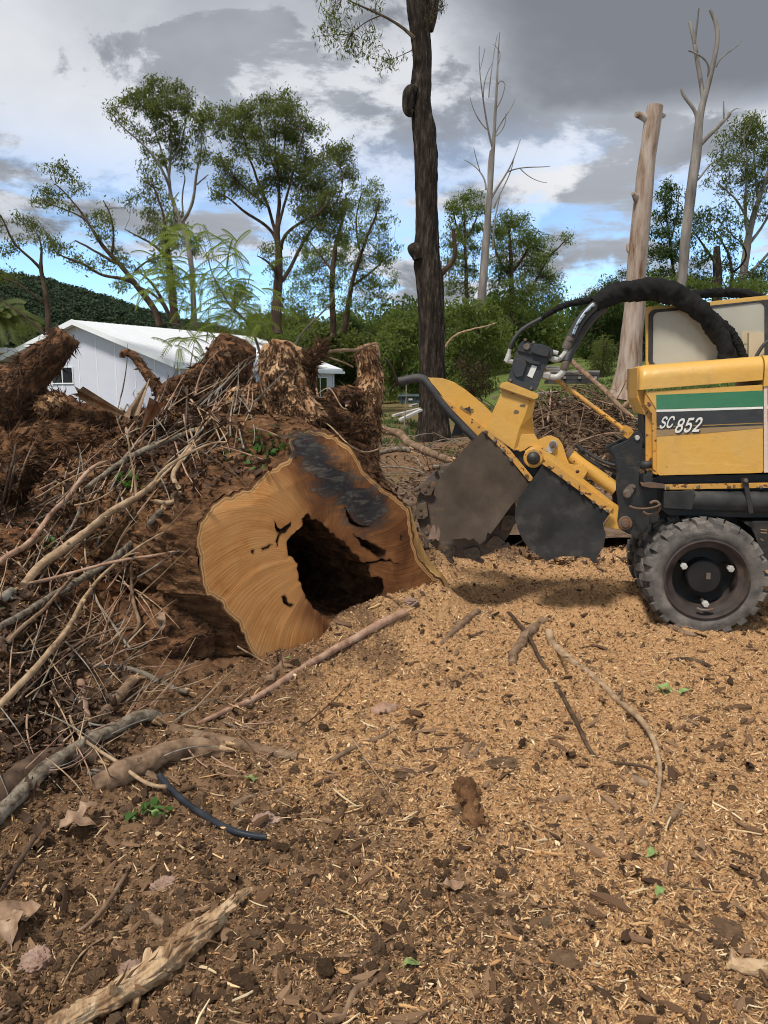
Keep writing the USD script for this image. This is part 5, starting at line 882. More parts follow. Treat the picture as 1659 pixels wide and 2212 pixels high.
make_tree('eucalypt_tree', 'thin pale tree behind the big bare-stemmed tree, left of the grey dead tree', 'tree', 42, 'TR',
    [[(360, 1330, 16), (355, 1180, 14), (350, 1040, 11), (345, 920, 7), (340, 860, 4)], [(352, 1060, 9), (310, 980, 7), (290, 900, 4)], [(352, 1040, 9), (395, 950, 7), (410, 880, 4)]],
    [(330, 860, 44, 30), (385, 850, 44, 26), (295, 900, 36, 34), (350, 905, 50, 34), (410, 905, 40, 34), (310, 970, 44, 34), (380, 970, 50, 40), (290, 1030, 44, 44), (350, 1040, 44, 40), (300, 1110, 54, 44), (380, 1090, 44, 44), (280, 1190, 54, 44), (350, 1180, 54, 44), (330, 1260, 64, 44)], 'leaf_bright', 'brown_bark', 16, dens=.34, deep=1.4, tuft=.27)
make_tree('eucalypt_tree', 'dense mid-green tree with a domed top, right of the grey dead tree', 'tree', 44, 'TR',
    [[(560, 1400, 26), (550, 1200, 22), (545, 1080, 15), (540, 960, 7)], [(550, 1180, 14), (620, 1080, 10), (660, 1000, 5)], [(550, 1200, 14), (490, 1100, 10), (470, 990, 5)], [(640, 1240, 12), (690, 1150, 8), (740, 1080, 6), (800, 1035, 4)]],
    [(540, 945, 54, 26), (590, 965, 40, 30), (490, 975, 44, 34), (545, 1000, 60, 40), (610, 1030, 50, 40), (480, 1050, 50, 44), (560, 1080, 64, 44), (640, 1050, 50, 40), (690, 1040, 34, 26), (650, 1120, 60, 44), (710, 1120, 40, 40), (500, 1140, 60, 44), (580, 1160, 64, 44), (660, 1190, 64, 44), (730, 1210, 44, 44), (470, 1220, 60, 44), (560, 1250, 70, 50), (650, 1270, 70, 50), (740, 1280, 44, 44), (500, 1310, 70, 50), (620, 1330, 70, 50), (720, 1350, 60, 50), (800, 1030, 36, 18)], 'leaf_bright', 'brown_bark', 17, dens=.55, deep=2.0, gap=.45)
make_tree('eucalypt_tree', 'grey-limbed tree at the right edge with a tall olive crown', 'tree', 36, 'TR',
    [[(1535, 1270, 36), (1560, 1130, 32), (1580, 1000, 26), (1620, 860, 20), (1660, 740, 14), (1690, 620, 8)], [(1580, 1020, 18), (1560, 880, 13), (1570, 740, 9), (1560, 600, 5)], [(1570, 1060, 16), (1620, 1000, 12), (1680, 900, 9)], [(1555, 1200, 18), (1610, 1150, 14), (1690, 1060, 10)], [(1575, 960, 10), (1500, 840, 8), (1440, 790, 5)], [(1620, 860, 12), (1600, 700, 8), (1610, 560, 4)]],
    [(1560, 520, 50, 28), (1620, 520, 54, 30), (1530, 560, 44, 34), (1590, 575, 54, 34), (1650, 580, 50, 40), (1480, 600, 44, 30), (1545, 630, 54, 34), (1620, 650, 54, 40), (1470, 660, 44, 34), (1530, 700, 54, 34), (1600, 720, 54, 40), (1660, 700, 50, 54), (1450, 730, 50, 30), (1520, 770, 54, 34), (1420, 790, 44, 26), (1590, 800, 50, 40), (1470, 820, 44, 26), (1660, 820, 50, 50), (1560, 860, 34, 26), (1640, 900, 50, 40)], 'leaf_olive', 'grey_trunk', 18, dens=.42, deep=1.6)
make_tree('eucalypt_tree', 'slim leafy tree between the sawn pole and the tall grey dead tree', 'tree', 34, 'TR',
    [[(1262, 1260, 14), (1245, 1130, 12), (1228, 1000, 9), (1215, 880, 6), (1222, 800, 4)], [(1235, 1050, 8), (1260, 950, 6), (1270, 850, 3)], [(1232, 1020, 7), (1190, 950, 5), (1175, 900, 3)]],
    [(1220, 800, 24, 18), (1250, 830, 30, 18), (1205, 850, 30, 20), (1240, 890, 34, 26), (1190, 930, 36, 26), (1240, 950, 40, 30), (1270, 930, 24, 24), (1180, 1000, 36, 34), (1230, 1020, 40, 34), (1170, 1080, 40, 40), (1220, 1110, 44, 40), (1270, 1090, 30, 50), (1160, 1170, 44, 44), (1230, 1190, 44, 44)], 'leaf_dark', 'brown_bark', 19, dens=.42, deep=1.0, tuft=.25)
make_tree('dark_tree', 'dark tangled tree with twisted limbs behind the operator screen', 'tree', 34, 'TR',
    [[(1440, 1300, 44), (1440, 1180, 40), (1438, 1100, 30), (1436, 1065, 26)], [(1440, 1150, 12), (1380, 1060, 9), (1330, 990, 5)], [(1500, 1270, 16), (1500, 1160, 12), (1470, 1060, 9), (1400, 990, 5)], [(1500, 1180, 10), (1560, 1120, 8), (1500, 1010, 4)]],
    [(1350, 960, 44, 34), (1400, 930, 50, 34), (1460, 920, 50, 34), (1510, 960, 44, 34), (1340, 1030, 50, 44), (1420, 1010, 54, 40), (1500, 1040, 44, 44), (1360, 1110, 54, 44), (1330, 1190, 60, 44), (1500, 1130, 34, 50), (1600, 1200, 60, 40), (1650, 1170, 50, 44), (1640, 1230, 60, 34), (1390, 1200, 54, 40), (1500, 1220, 50, 40)], 'leaf_dark', 'dark_bark', 20, dens=.42, deep=1.8)
make_tree('wattle_tree', 'rounded green tree behind the sawn pole, left side', 'tree', 40, 'TR',
    [[(960, 1400, 16), (965, 1300, 12), (970, 1230, 6)], [(1000, 1400, 14), (1020, 1280, 8), (1030, 1190, 4)]],
    [(970, 1230, 40, 26), (930, 1270, 40, 30), (1010, 1260, 50, 40), (900, 1320, 50, 34), (970, 1330, 60, 44), (1040, 1320, 44, 50), (880, 1380, 64, 40), (980, 1400, 70, 44), (1050, 1400, 50, 44), (1040, 1180, 22, 30)], 'leaf_dark', 'brown_bark', 21, dens=.6, deep=1.4, gap=.5)
# --- understorey: dense bushes behind the stump and the grinder (crop H: x 656..., y 656...)
def bush(label, D, crop, clumps, leaf, seed, cat='bush', name='bush', **k):
    xs = [c[0] for c in clumps]; ys = [c[1] for c in clumps]; x0 = sum(xs) / len(xs); yb = max(c[1] + c[3] for c in clumps)
    limbs = [[(x0, yb + 20, 14), (x0, (yb + min(ys)) / 2, 9), (x0 + 5, min(ys), 4)]] + [[(x0, yb + 10, 9), ((x0 + c[0]) / 2, (yb + c[1]) / 2 + 10, 6), (c[0], c[1], 3)] for c in clumps[::3]]
    kw = dict(dens=.9, deep=1.2, gap=.75, twigs=.15, per=24, tuft=.26, size=.17, wid=.34); kw.update(k)
    return make_tree(name, label, cat, D, crop, limbs, clumps, leaf, 'brown_bark', seed, **kw)
bush('dark rounded dense tree just right of the white roof', 62, 'TL', [(1480, 1120, 60, 34), (1420, 1150, 60, 34), (1540, 1150, 60, 40), (1380, 1190, 60, 40), (1460, 1200, 70, 44), (1550, 1210, 70, 44), (1610, 1200, 60, 50), (1340, 1230, 50, 34), (1480, 1250, 70, 40), (1590, 1270, 70, 40), (1650, 1260, 60, 50), (1400, 1260, 60, 40), (1500, 1310, 90, 44), (1620, 1330, 90, 44), (1560, 1380, 90, 44), (1480, 1370, 70, 40)], 'leaf_dark', 31, dens=1.2)
bush('mid-green leafy bush against the left side of the dark trunk', 25, 'H', [(820, 120, 90, 60), (900, 160, 90, 60), (760, 200, 80, 60), (850, 240, 100, 70), (940, 250, 80, 80), (740, 300, 80, 70), (820, 340, 90, 70), (920, 360, 90, 70), (720, 400, 60, 60), (780, 440, 80, 60), (870, 450, 90, 60), (950, 460, 80, 70), (760, 540, 80, 60), (850, 560, 90, 60), (930, 560, 90, 70), (770, 640, 90, 60), (870, 660, 100, 60), (950, 680, 80, 70), (820, 720, 110, 50), (760, 770, 90, 44), (880, 770, 90, 44), (970, 780, 70, 44)], 'leaf_bright', 32, size=.19)
bush('tall yellow-green bush filling the space right of the dark trunk', 24, 'H', [(1280, 60, 70, 60), (1360, 40, 80, 60), (1460, 60, 90, 60), (1560, 30, 90, 60), (1300, 150, 70, 60), (1400, 140, 90, 70), (1500, 150, 90, 60), (1600, 130, 90, 70), (1300, 250, 70, 70), (1390, 260, 90, 70), (1490, 260, 90, 70), (1590, 250, 90, 70), (1700, 220, 90, 80), (1300, 360, 70, 70), (1390, 370, 90, 70), (1490, 370, 90, 70), (1590, 370, 90, 70), (1690, 350, 90, 80), (1300, 470, 70, 70), (1390, 480, 90, 70), (1490, 480, 90, 70), (1590, 480, 90, 70), (1320, 570, 80, 60), (1420, 580, 90, 60), (1520, 590, 90, 60), (1700, 470, 90, 70), (1300, 660, 70, 50), (1390, 680, 80, 50), (1480, 690, 80, 50), (1570, 680, 80, 50), (1310, 750, 70, 44), (1400, 770, 80, 44), (1500, 780, 80, 44)], 'leaf_bright', 33, dens=.8)
bush('straggly brown-leaved scrub below the yellow-green bush', 21, 'H', [(1330, 520, 80, 60), (1420, 470, 80, 80), (1480, 560, 80, 60), (1560, 560, 60, 70), (1400, 620, 90, 50), (1500, 650, 80, 50), (1330, 720, 80, 44), (1440, 740, 80, 44), (1560, 720, 60, 50)], 'leaf_brown', 34, dens=.38, gap=.2, tuft=.2, size=.11)
bush('dark green trees massed behind the motor hoses', 36, 'c4', [(300, 260, 60, 50), (380, 220, 60, 50), (460, 190, 50, 40), (540, 170, 40, 34), (560, 240, 60, 60), (330, 350, 80, 60), (430, 320, 80, 60), (530, 330, 80, 60), (620, 330, 60, 70), (350, 450, 70, 60), (440, 430, 80, 60), (540, 430, 80, 60), (630, 440, 60, 60), (330, 530, 70, 50), (520, 520, 60, 50), (760, 320, 60, 90), (770, 480, 50, 90), (620, 540, 50, 60)], 'leaf_dark', 35, dens=1.0, cat='trees')
bush('small round yellow-olive tree on the lawn behind the motor', 27, 'c4', [(490, 500, 60, 34), (440, 540, 50, 40), (530, 550, 50, 40), (480, 590, 70, 44), (420, 640, 50, 40), (530, 640, 56, 40), (470, 680, 70, 40), (420, 700, 44, 30), (530, 700, 50, 34)], 'leaf_olive', 36, cat='small tree', size=.10, tuft=.2, name='small_tree')
bush('bright green shrub at the far right behind the screen', 30, 'TR', [(1150, 1240, 40, 40), (1200, 1250, 50, 44), (1280, 1230, 40, 40), (1350, 1250, 50, 40), (1420, 1240, 50, 30), (1120, 1330, 30, 50), (1160, 1330, 30, 60), (1560, 1250, 70, 40), (1640, 1270, 60, 40)], 'leaf_bright', 37)
for i, (x, y, rx, ry, D, lf, lab) in enumerate([(560, 1200, 90, 60, 55, 'leaf_bright', 'hazy green tree low behind the white roof, left'), (900, 1160, 120, 60, 58, 'leaf_olive', 'olive tree low behind the white roof, middle'), (1120, 1160, 110, 60, 56, 'leaf_bright', 'pale tree low behind the white roof, right'), (1010, 980, 60, 70, 52, 'leaf_bright', 'pale green tree rising behind the feathery sapling')]):
    bush(lab, D, 'TL', [(x + a * rx, y + b * ry, rx * .5, ry * .5) for a, b in ((-.8, .2), (-.3, -.4), (.2, -.1), (.7, -.3), (.9, .3), (.1, .5), (-.5, .6))], lf, 60 + i, cat='tree', name='tree', dens=.5, gap=.35, size=.2, tuft=.36, per=18)
# --- the big bare-stemmed tree
def trunk_mesh(pts, crop, D, n=160, sides=48, rough=.10, ridge=.06, seed=1, lump=.10, flare=0.0, stretch=.25):
    k = CROPS[crop][2] / FOC * D; q = [list(P(*C(crop, [p[:2]])[0], D + (p[3] if len(p) > 3 else 0))) + [p[2] * k * .5] for p in pts]; s = spline(q, n); v, f = tube(s[:, :3], s[:, 3], sides); nn = n * sides
    cen = np.repeat(s[:, :3], sides, 0); d = v[:nn] - cen; r = np.linalg.norm(d, axis=1); ang = np.tile(np.arange(sides) * 2 * np.pi / sides, n); tt = np.repeat(np.concatenate([[0], np.cumsum(np.linalg.norm(np.diff(s[:, :3], axis=0), axis=1))]), sides)
    kk = np.stack([np.cos(ang) * 3, np.sin(ang) * 3, tt * stretch], -1) * (1.6 if sides > 100 else 1)
    m = 1 + lump * 2 * fb(np.stack([np.cos(ang), np.sin(ang), tt * .9], -1), 1, 3, seed) + ridge * (np.abs(fb(kk, 2.4, 4, seed + 1)) * 3 - .4) + rough * fb(np.stack([np.cos(ang) * 4, np.sin(ang) * 4, tt * 3], -1), 2, 3, seed + 5)
    v[:nn] = cen + d * m[:, None]
    return v, f
big = thing('bare_stem_tree', 'large dark rough-barked trunk with swollen knots rising out of the top of the picture', 'tree', P(935, 945, 18))
obj('trunk', trunk_mesh([(200, 1960, 177), (212, 1880, 149), (212, 1780, 126), (210, 1660, 115), (208, 1540, 110), (206, 1400, 110), (200, 1260, 110), (190, 1160, 113), (184, 1090, 104), (186, 1000, 97), (184, 860, 91), (182, 700, 95), (172, 560, 93), (160, 460, 84), (158, 380, 86), (165, 280, 74), (158, 160, 78), (148, 40, 89), (140, -120, 93), (130, -400, 84)], 'TR', 18, n=420, sides=110, rough=.05, ridge=.095, lump=.05, seed=4, stretch=.55), 'dark_bark', big, smooth=45)
obj('fork', trunk_mesh([(190, 130, 40), (205, 60, 46), (215, -20, 48), (230, -140, 46), (250, -400, 40)], 'TR', 18.05, n=60, sides=24, seed=6), 'dark_bark', big, smooth=45)
obj('knot', trunk_mesh([(150, 1120, 50), (128, 1085, 62), (118, 1095, 50), (112, 1100, 26)], 'TR', 17.8, n=24, sides=20, seed=8), 'dark_bark', big)
obj('knot', trunk_mesh([(140, 400, 50), (115, 400, 60), (104, 440, 50), (108, 480, 44), (125, 490, 30)], 'TR', 17.85, n=30, sides=20, seed=9), 'dark_bark', big)
obj('limb', trunk_mesh([(240, 1190, 30), (270, 1160, 24), (300, 1120, 20), (306, 1060, 18), (298, 990, 14)], 'TR', 18, n=40, sides=14, seed=10), 'brown_bark', big)
rngl = np.random.default_rng(77)
def spray(name, parent, D, crop, stems, clumps, leaf, size, per, tuft, dens, bark='brown_bark', droop=.9, wid=.2, minr=.006):
    k = CROPS[crop][2] / FOC * D; parts = []; S = []
    for st in stems:
        q = [list(P(*C(crop, [p[:2]])[0], D + (p[3] if len(p) > 3 else 0))) + [max(minr, p[2] * k * .5)] for p in st]; s = spline(q, 24); parts.append(tube(s[:, :3], s[:, 3], 6, rough=.2)); S.append(s[:, :3])
    S = np.vstack(S); T = crown_points(clumps, crop, D, rngl, tuft, dens, .3, .25); dd, ii = cKDTree(S).query(T)
    for a in range(len(T)):
        b = S[ii[a]]; parts.append(tube(np.array([b, (b + T[a]) / 2 + rngl.normal(0, .05, 3), T[a]]), [minr, minr * .8, minr * .5], 3, cap=False))
    obj(name, join(parts), bark, parent, smooth=50)
    c = np.repeat(T, per, 0) + rngl.normal(0, 1, (len(T) * per, 3)) * tuft * .5
    obj('leaf_spray', leaves(c, None, size, rngl, wid, droop), leaf, parent, smooth=False, kind='stuff')
spray('branch', big, 17.6, 'TL', [[(1790, -110, 16), (1720, -170, 11), (1650, -210, 9), (1560, -250, 7), (1480, -290, 4)], [(1650, -210, 5), (1580, -180, 4), (1520, -130, 3)], [(1780, -60, 4), (1740, -40, 3), (1690, -20, 2)]],
      [(1420, -210, 40, 60), (1400, -140, 34, 40), (1450, -120, 44, 40), (1490, -160, 44, 40), (1540, -110, 44, 40), (1480, -80, 40, 34), (1540, -50, 44, 30), (1600, -130, 34, 34), (1440, -250, 50, 34), (1620, -240, 40, 24), (1520, -230, 44, 30), (1600, -60, 30, 24), (1700, -20, 40, 26), (1660, 0, 30, 26), (1740, -60, 30, 30)], 'leaf_olive', .11, 17, .16, .30)
spray('shoots', big, 17.6, 'TR', [[(215, 60, 5), (240, 40, 3), (250, 10, 2)]], [(240, 30, 20, 26), (205, 70, 22, 30)], 'leaf_brown', .09, 12, .12, .7)
spray('shoots', big, 18.2, 'TR', [[(300, 1040, 5), (330, 1000, 3), (360, 990, 2)]], [(280, 1040, 30, 26), (320, 1010, 40, 26), (350, 1050, 30, 30)], 'leaf_bright', .10, 14, .18, .7)
# --- dead trees and the sawn pole
def dead(name, label, D, limbs, bark, seed, **k):
    t = thing(name, label, 'dead tree' if 'pole' not in name else 'tree trunk', P(*C('TR', [limbs[0][0][:2]])[0], D))
    for i, l in enumerate(limbs):
        kk = CROPS['TR'][2] / FOC * D; o = rngl.uniform(-1, 1) * .6
        pts = [(p[0], p[1], max(p[2], .012 / kk), (0 if i == 0 else o * j / len(l))) for j, p in enumerate(l)]
        obj('trunk' if i == 0 else 'limb', trunk_mesh(pts, 'TR', D, n=110 if i == 0 else 30, sides=28 if i == 0 else 9, seed=seed + i, lump=.06, ridge=.07 if i == 0 else .03, rough=.03), bark, t, smooth=45)
    return t
dead('dead_tree', 'thin grey dead tree with fine bare twigs reaching up, right of the dark trunk', 30, [
    [(415, 1420, 40), (425, 1250, 36), (440, 1060, 32), (452, 900, 26), (462, 760, 22), (470, 660, 17), (480, 500, 12), (488, 360, 9), (492, 260, 6), (500, 140, 3)],
    [(458, 800, 20), (456, 720, 16), (460, 650, 6)], [(470, 640, 10), (450, 560, 8), (430, 440, 6), (415, 320, 4), (412, 200, 3)], [(445, 560, 5), (400, 500, 4), (372, 420, 2.5)], [(440, 820, 8), (420, 750, 6), (380, 710, 4), (345, 690, 2.5)], [(415, 740, 4), (400, 690, 3), (388, 640, 2)],
    [(475, 640, 8), (500, 540, 6), (540, 480, 4), (565, 430, 2.5)], [(480, 590, 5), (520, 540, 4), (525, 490, 2)], [(462, 860, 10), (510, 780, 8), (545, 720, 6), (570, 660, 4), (590, 600, 2.5)], [(530, 745, 6), (580, 728, 5), (650, 722, 4), (718, 718, 2.5)], [(590, 730, 4), (640, 770, 3), (705, 790, 2)], [(475, 900, 8), (500, 840, 6), (530, 780, 5), (560, 690, 3)], [(452, 420, 5), (465, 300, 4), (480, 200, 3), (490, 150, 2)], [(486, 380, 5), (510, 350, 3.5), (525, 370, 2)], [(430, 420, 4), (445, 320, 3), (470, 270, 2)], [(492, 280, 4), (500, 230, 3), (470, 190, 2)], [(484, 470, 5), (510, 420, 3.5), (522, 370, 2.5)], [(415, 300, 3), (430, 240, 2.5), (436, 210, 2)], [(470, 1080, 10), (478, 960, 7), (500, 850, 4)]], 'grey_trunk', 3)
pole = dead('sawn_pole_trunk', 'pale straight sawn-off tree trunk standing without branches behind the grinder', 20, [
    [(1040, 1730, 160), (1052, 1660, 124), (1062, 1560, 100), (1072, 1440, 90), (1085, 1300, 84), (1090, 1180, 80), (1100, 1060, 78), (1112, 930, 76), (1125, 800, 72), (1135, 700, 68), (1150, 600, 66), (1162, 520, 66), (1172, 458, 62)],
    [(1150, 530, 34), (1120, 505, 30), (1098, 496, 26), (1088, 494, 22)], [(1190, 500, 26), (1206, 500, 20), (1210, 498, 14)], [(1100, 870, 36), (1086, 850, 26), (1074, 836, 12)], [(1080, 1090, 40), (1064, 1075, 34), (1058, 1060, 20)]], 'bare_pole', 40)
dead('dead_tree', 'tall grey dead tree with broken forked top at upper right', 27, [
    [(1270, 1290, 40), (1282, 1240, 38), (1300, 1060, 40), (1318, 900, 42), (1335, 760, 40), (1352, 640, 38), (1362, 520, 32), (1385, 420, 24), (1412, 320, 20), (1432, 230, 18), (1440, 140, 17), (1430, 90, 16), (1408, 42, 12)],
    [(1380, 440, 18), (1368, 350, 18), (1350, 240, 17), (1335, 150, 16), (1320, 95, 12)], [(1342, 190, 9), (1352, 110, 8), (1360, 36, 5)], [(1352, 520, 16), (1330, 460, 14), (1300, 420, 14), (1284, 384, 10)], [(1400, 330, 10), (1395, 270, 8), (1355, 235, 7), (1314, 218, 5)], [(1435, 290, 6), (1470, 240, 5), (1510, 210, 4), (1545, 176, 3)], [(1362, 630, 20), (1400, 590, 18), (1450, 540, 16), (1495, 490, 15)], [(1495, 490, 6), (1510, 475, 4), (1530, 468, 3)], [(1468, 525, 6), (1468, 470, 4), (1467, 436, 3)], [(1350, 780, 10), (1385, 740, 8), (1410, 710, 6), (1432, 694, 4)]], 'grey_trunk', 60)
# --- feathery sapling leaning in front of the house, with its long compound leaves
fs = thing('feathery_sapling', 'feathery-leaved sapling with thin bent stems rising behind the roots', 'sapling', P(560, 780, 7.2))
stems = [[(1130, 1280, 12), (1100, 1190, 11), (1050, 1100, 10), (990, 1040, 9), (940, 960, 7), (905, 880, 5), (900, 820, 3)], [(1245, 1275, 11), (1290, 1180, 9), (1350, 1110, 8), (1420, 1040, 6), (1445, 980, 4)], [(1050, 1100, 6), (1000, 1060, 5), (880, 1060, 4), (780, 1100, 3)], [(940, 960, 5), (870, 900, 4), (800, 860, 3), (740, 830, 3)], [(905, 880, 4), (880, 780, 3), (860, 700, 2)], [(990, 1040, 5), (1060, 1010, 3), (1120, 1000, 2)], [(1190, 1240, 4), (1090, 1190, 3), (960, 1130, 2), (860, 1140, 2)], [(860, 1160, 4), (790, 1130, 3), (700, 1110, 2)]]
sp_, st_pts = [], []
for s_ in stems:
    q = [list(P(*C('TL', [p[:2]])[0], 7.2)) + [p[2] * .5 / FOC * 7.2 * .5] for p in s_]; s2 = spline(q, 24); s2[:, 1] += fb(s2[:, :3], 1, 2, 3) * .5; sp_.append(tube(s2[:, :3], s2[:, 3], 7, rough=.2)); st_pts.append(s2[:, :3])
obj('stem', join(sp_), 'twig_grey', fs, smooth=50)
def fronds(bases, tips, rng, D, leaflet=.05, pairs=16, width=.010):
    V, n = [], 0; F = []
    for b, t in zip(bases, tips):
        mid = (b + t) / 2 + np.array([0, 0, .25 * np.linalg.norm(t - b)]); s = np.linspace(0.12, 1, pairs)[:, None]; q = (1 - s) ** 2 * b + 2 * s * (1 - s) * mid + s * s * t; tan = np.gradient(q, axis=0); tan /= np.linalg.norm(tan, axis=1)[:, None]
        side = np.cross(tan, rng.normal(0, .4, 3) + np.array([0, -.6, 1.0])); side /= np.linalg.norm(side, axis=1)[:, None]
        L = leaflet * (np.sin(np.linspace(.5, 2.9, pairs)) ** .5)[:, None] * rng.uniform(.8, 1.2)
        for sg in (-1, 1):
            e = q + side * L * sg + tan * L * .35 + np.array([0, 0, -1]) * L * .35; V += [np.stack([q - tan * width * .5, q + tan * width * .5 + (e - q) * .5 + tan * width * .5, e, q + (e - q) * .5 - tan * width], 1).reshape(-1, 3)]
            i = n + np.arange(pairs)[:, None] * 4; F += [i + [0, 1, 2], i + [0, 2, 3]]; n += pairs * 4
        w = .004; sd = np.cross(tan, [0, 1, 0]); sd /= np.linalg.norm(sd, axis=1)[:, None] + 1e-9; V.append(np.vstack([q - sd * w, q + sd * w])); i = n + np.arange(pairs - 1)[:, None]; F += [i + [0, 1, pairs + 1], i + [0, pairs + 1, pairs]]; n += 2 * pairs
    return np.vstack(V), np.vstack(F)
bs, tp = [], []
for (x, y, sx, sy, m) in [(740, 700, 40, 30, 8), (690, 690, 30, 20, 4), (800, 760, 50, 40, 10), (860, 720, 40, 40, 8), (640, 950, 60, 60, 18), (720, 880, 60, 50, 16), (660, 860, 40, 40, 10), (770, 930, 50, 60, 14), (950, 780, 60, 40, 14), (1000, 800, 40, 30, 10), (900, 880, 50, 50, 12), (960, 950, 60, 50, 12), (860, 980, 60, 60, 14), (930, 1040, 60, 50, 16), (1000, 1110, 60, 40, 14), (1080, 1060, 60, 50, 12), (1120, 1130, 50, 50, 10), (1040, 960, 60, 60, 10), (780, 1050, 60, 50, 8), (870, 1130, 60, 40, 8), (790, 1180, 50, 50, 10), (780, 1240, 50, 40, 8), (890, 1200, 30, 40, 6), (1000, 870, 40, 40, 6)]:
    for _ in range(m):
        a = P(*C('TL', [(x + rngl.normal(0, sx * .6), y + rngl.normal(0, sy * .6))])[0], 7.2 + rngl.normal(0, .25)); dr = rngl.normal(0, 1, 3) * [1, 1, .5] + [0, 0, -.35]; dr /= np.linalg.norm(dr); 
        if rngl.random() < .75: bs.append(a); tp.append(a + dr * rngl.uniform(.20, .36))
obj('foliage', fronds(bs, tp, rngl, 7.2, .036, 15, .0052), 'leaf_feather', fs, smooth=False)
# --- palm at the left edge
pm = thing('palm', 'green palm crown at the left edge beside the white eave', 'palm', P(-60, 760, 46)); bs, tp = [], []
obj('trunk', trunk_mesh([(-60, 1400, 40), (-50, 1280, 34), (-40, 1180, 30), (-20, 1080, 34)], 'TL', 46, n=30, sides=16), 'brown_bark', pm)
for i in range(60):
    a = P(*C('TL', [(-20, 1075)])[0], 46); th = rngl.uniform(0, 2 * math.pi); el = rngl.uniform(-.8, 1.0); L = rngl.uniform(1.6, 2.9); bs.append(a); tp.append(a + L * np.array([math.cos(th) * math.cos(el), math.sin(th) * math.cos(el), math.sin(el) * .8 - .4]))
obj('frond', fronds(bs, tp, rngl, 46, .55, 40, .035), 'leaf_olive', pm, smooth=False)
# --- wooded hill and the far trees
hp = np.array([(-600, 560), (-200, 590), (0, 613), (125, 631), (180, 648), (240, 668), (325, 695), (400, 715), (520, 740), (700, 775), (900, 800), (1300, 815), (2400, 815)], float)
def hill_xyz(u, t):
    D = 200 + 120 * t; v = np.interp(u, hp[:, 0], hp[:, 1]); top = P(u, v, 320.0); b = P(u, 842, D); zz = (top[2] - 1.5) * (math.sin(t * math.pi / 2) ** 1.2) - 2.0 * (1 - t); return np.array([b[0], D, 1.5 + zz])
us = np.linspace(-600, 2400, 150); ts = np.linspace(0, 1.5, 24); HV = np.array([hill_xyz(u, min(t, 1)) + ([0, (t - 1) * 200, -(t - 1) * 40] if t > 1 else [0, 0, 0]) for u in us for t in ts]); i, j = np.meshgrid(np.arange(149), np.arange(23), indexing='ij')
ramp_mat('hill_ground', [(.3, (.03, .05, .015)), (.7, (.06, .085, .03))], scale=.1, rough=.95, bump=0)
obj('hill', (HV, np.stack([i * 24 + j, (i + 1) * 24 + j, (i + 1) * 24 + j + 1, i * 24 + j + 1], -1).reshape(-1, 4)), 'hill_ground', smooth=True, kind='structure')
def instancer(path, label, cat, protos, pos, rots, scales, idx, kind='stuff', mats=None):
    pi = UsdGeom.PointInstancer.Define(stage, path); meta(pi.GetPrim(), label, cat, None, kind); paths = []
    for i, (m, mat) in enumerate(protos):
        pp = f'{path}/kinds/{path.split("/")[-1]}_kind_{i}'; 
        if i == 0: UsdGeom.Scope.Define(stage, path + '/kinds')
        usdkit.mesh(stage, pp, arr(m), LP + mat, smooth=False); paths.append(Sdf.Path(pp))
    pi.CreatePrototypesRel().SetTargets(paths); pi.CreateProtoIndicesAttr(Vt.IntArray.FromNumpy(idx.astype(np.int32))); pi.CreatePositionsAttr(Vt.Vec3fArray.FromNumpy(pos.astype(np.float32)))
    pi.CreateOrientationsAttr([Gf.Quath(float(q[0]), float(q[1]), float(q[2]), float(q[3])) for q in rots]); pi.CreateScalesAttr(Vt.Vec3fArray.FromNumpy(np.broadcast_to(scales.reshape(len(pos), -1), (len(pos), 3)).astype(np.float32)))
    return pi
def rand_quat(n, rng, tilt=None):
    if tilt is None: q = rng.normal(0, 1, (n, 4))
    else:
        a = rng.uniform(0, 2 * math.pi, n); t = rng.normal(0, tilt, (n, 2)); q = np.stack([np.cos(a / 2), t[:, 0], t[:, 1], np.sin(a / 2)], 1)
    return q / np.linalg.norm(q, axis=1)[:, None]
def crown_proto(seed, n=420, size=.26):
    r = np.random.default_rng(seed); p = r.normal(0, 1, (n, 3)); p /= np.linalg.norm(p, axis=1)[:, None]; p *= r.uniform(.45, 1, (n, 1)); p[:, 2] *= .8; return leaves(p * (1 + .5 * fb(p, 1.2, 2, seed)[:, None]), None, size, r, .8, 0)
island_mat('hill_leaf', [(0, (.040, .055, .030)), (.5, (.075, .095, .050)), (1, (.13, .145, .08))], rough=.7, spec=.05)
rh = np.random.default_rng(5); pos = np.array([hill_xyz(rh.uniform(-300, 900), rh.uniform(.0, 1) ** .7) for _ in range(3600)]); sc = rh.uniform(2.0, 4.2, 3600); pos[:, 2] += sc * .35
instancer('/World/hill_forest', 'continuous dark green forest covering the distant hill', 'forest', [(crown_proto(1), 'hill_leaf'), (crown_proto(2), 'hill_leaf'), (crown_proto(3), 'hill_leaf')], pos, rand_quat(3600, rh, .1), sc, rh.integers(0, 3, 3600))
pos = []
for _ in range(420):
    D = rh.uniform(58, 110); u = rh.uniform(560, 1900); pos.append(P(u, 842, D) + [0, 0, rh.uniform(.5, 5.5) * (D / 60)])
pos = np.array(pos); sc = rh.uniform(1.3, 2.6, len(pos))
instancer('/World/woodland', 'far woodland seen through the gaps between the nearer trees', 'woodland', [(crown_proto(11, 900, .13), 'leaf_bright'), (crown_proto(12, 900, .13), 'leaf_olive'), (crown_proto(13, 900, .13), 'leaf_dark')], pos, rand_quat(len(pos), rh, .1), sc, rh.integers(0, 3, len(pos)))
island_mat('grass_blade', [(0, (0.06, 0.09, 0.022)), (.5, (0.12, 0.155, 0.04)), (.8, (0.20, 0.20, 0.075)), (1, (0.33, 0.28, 0.15))], rough=.6, spec=.3, translucent=.35)
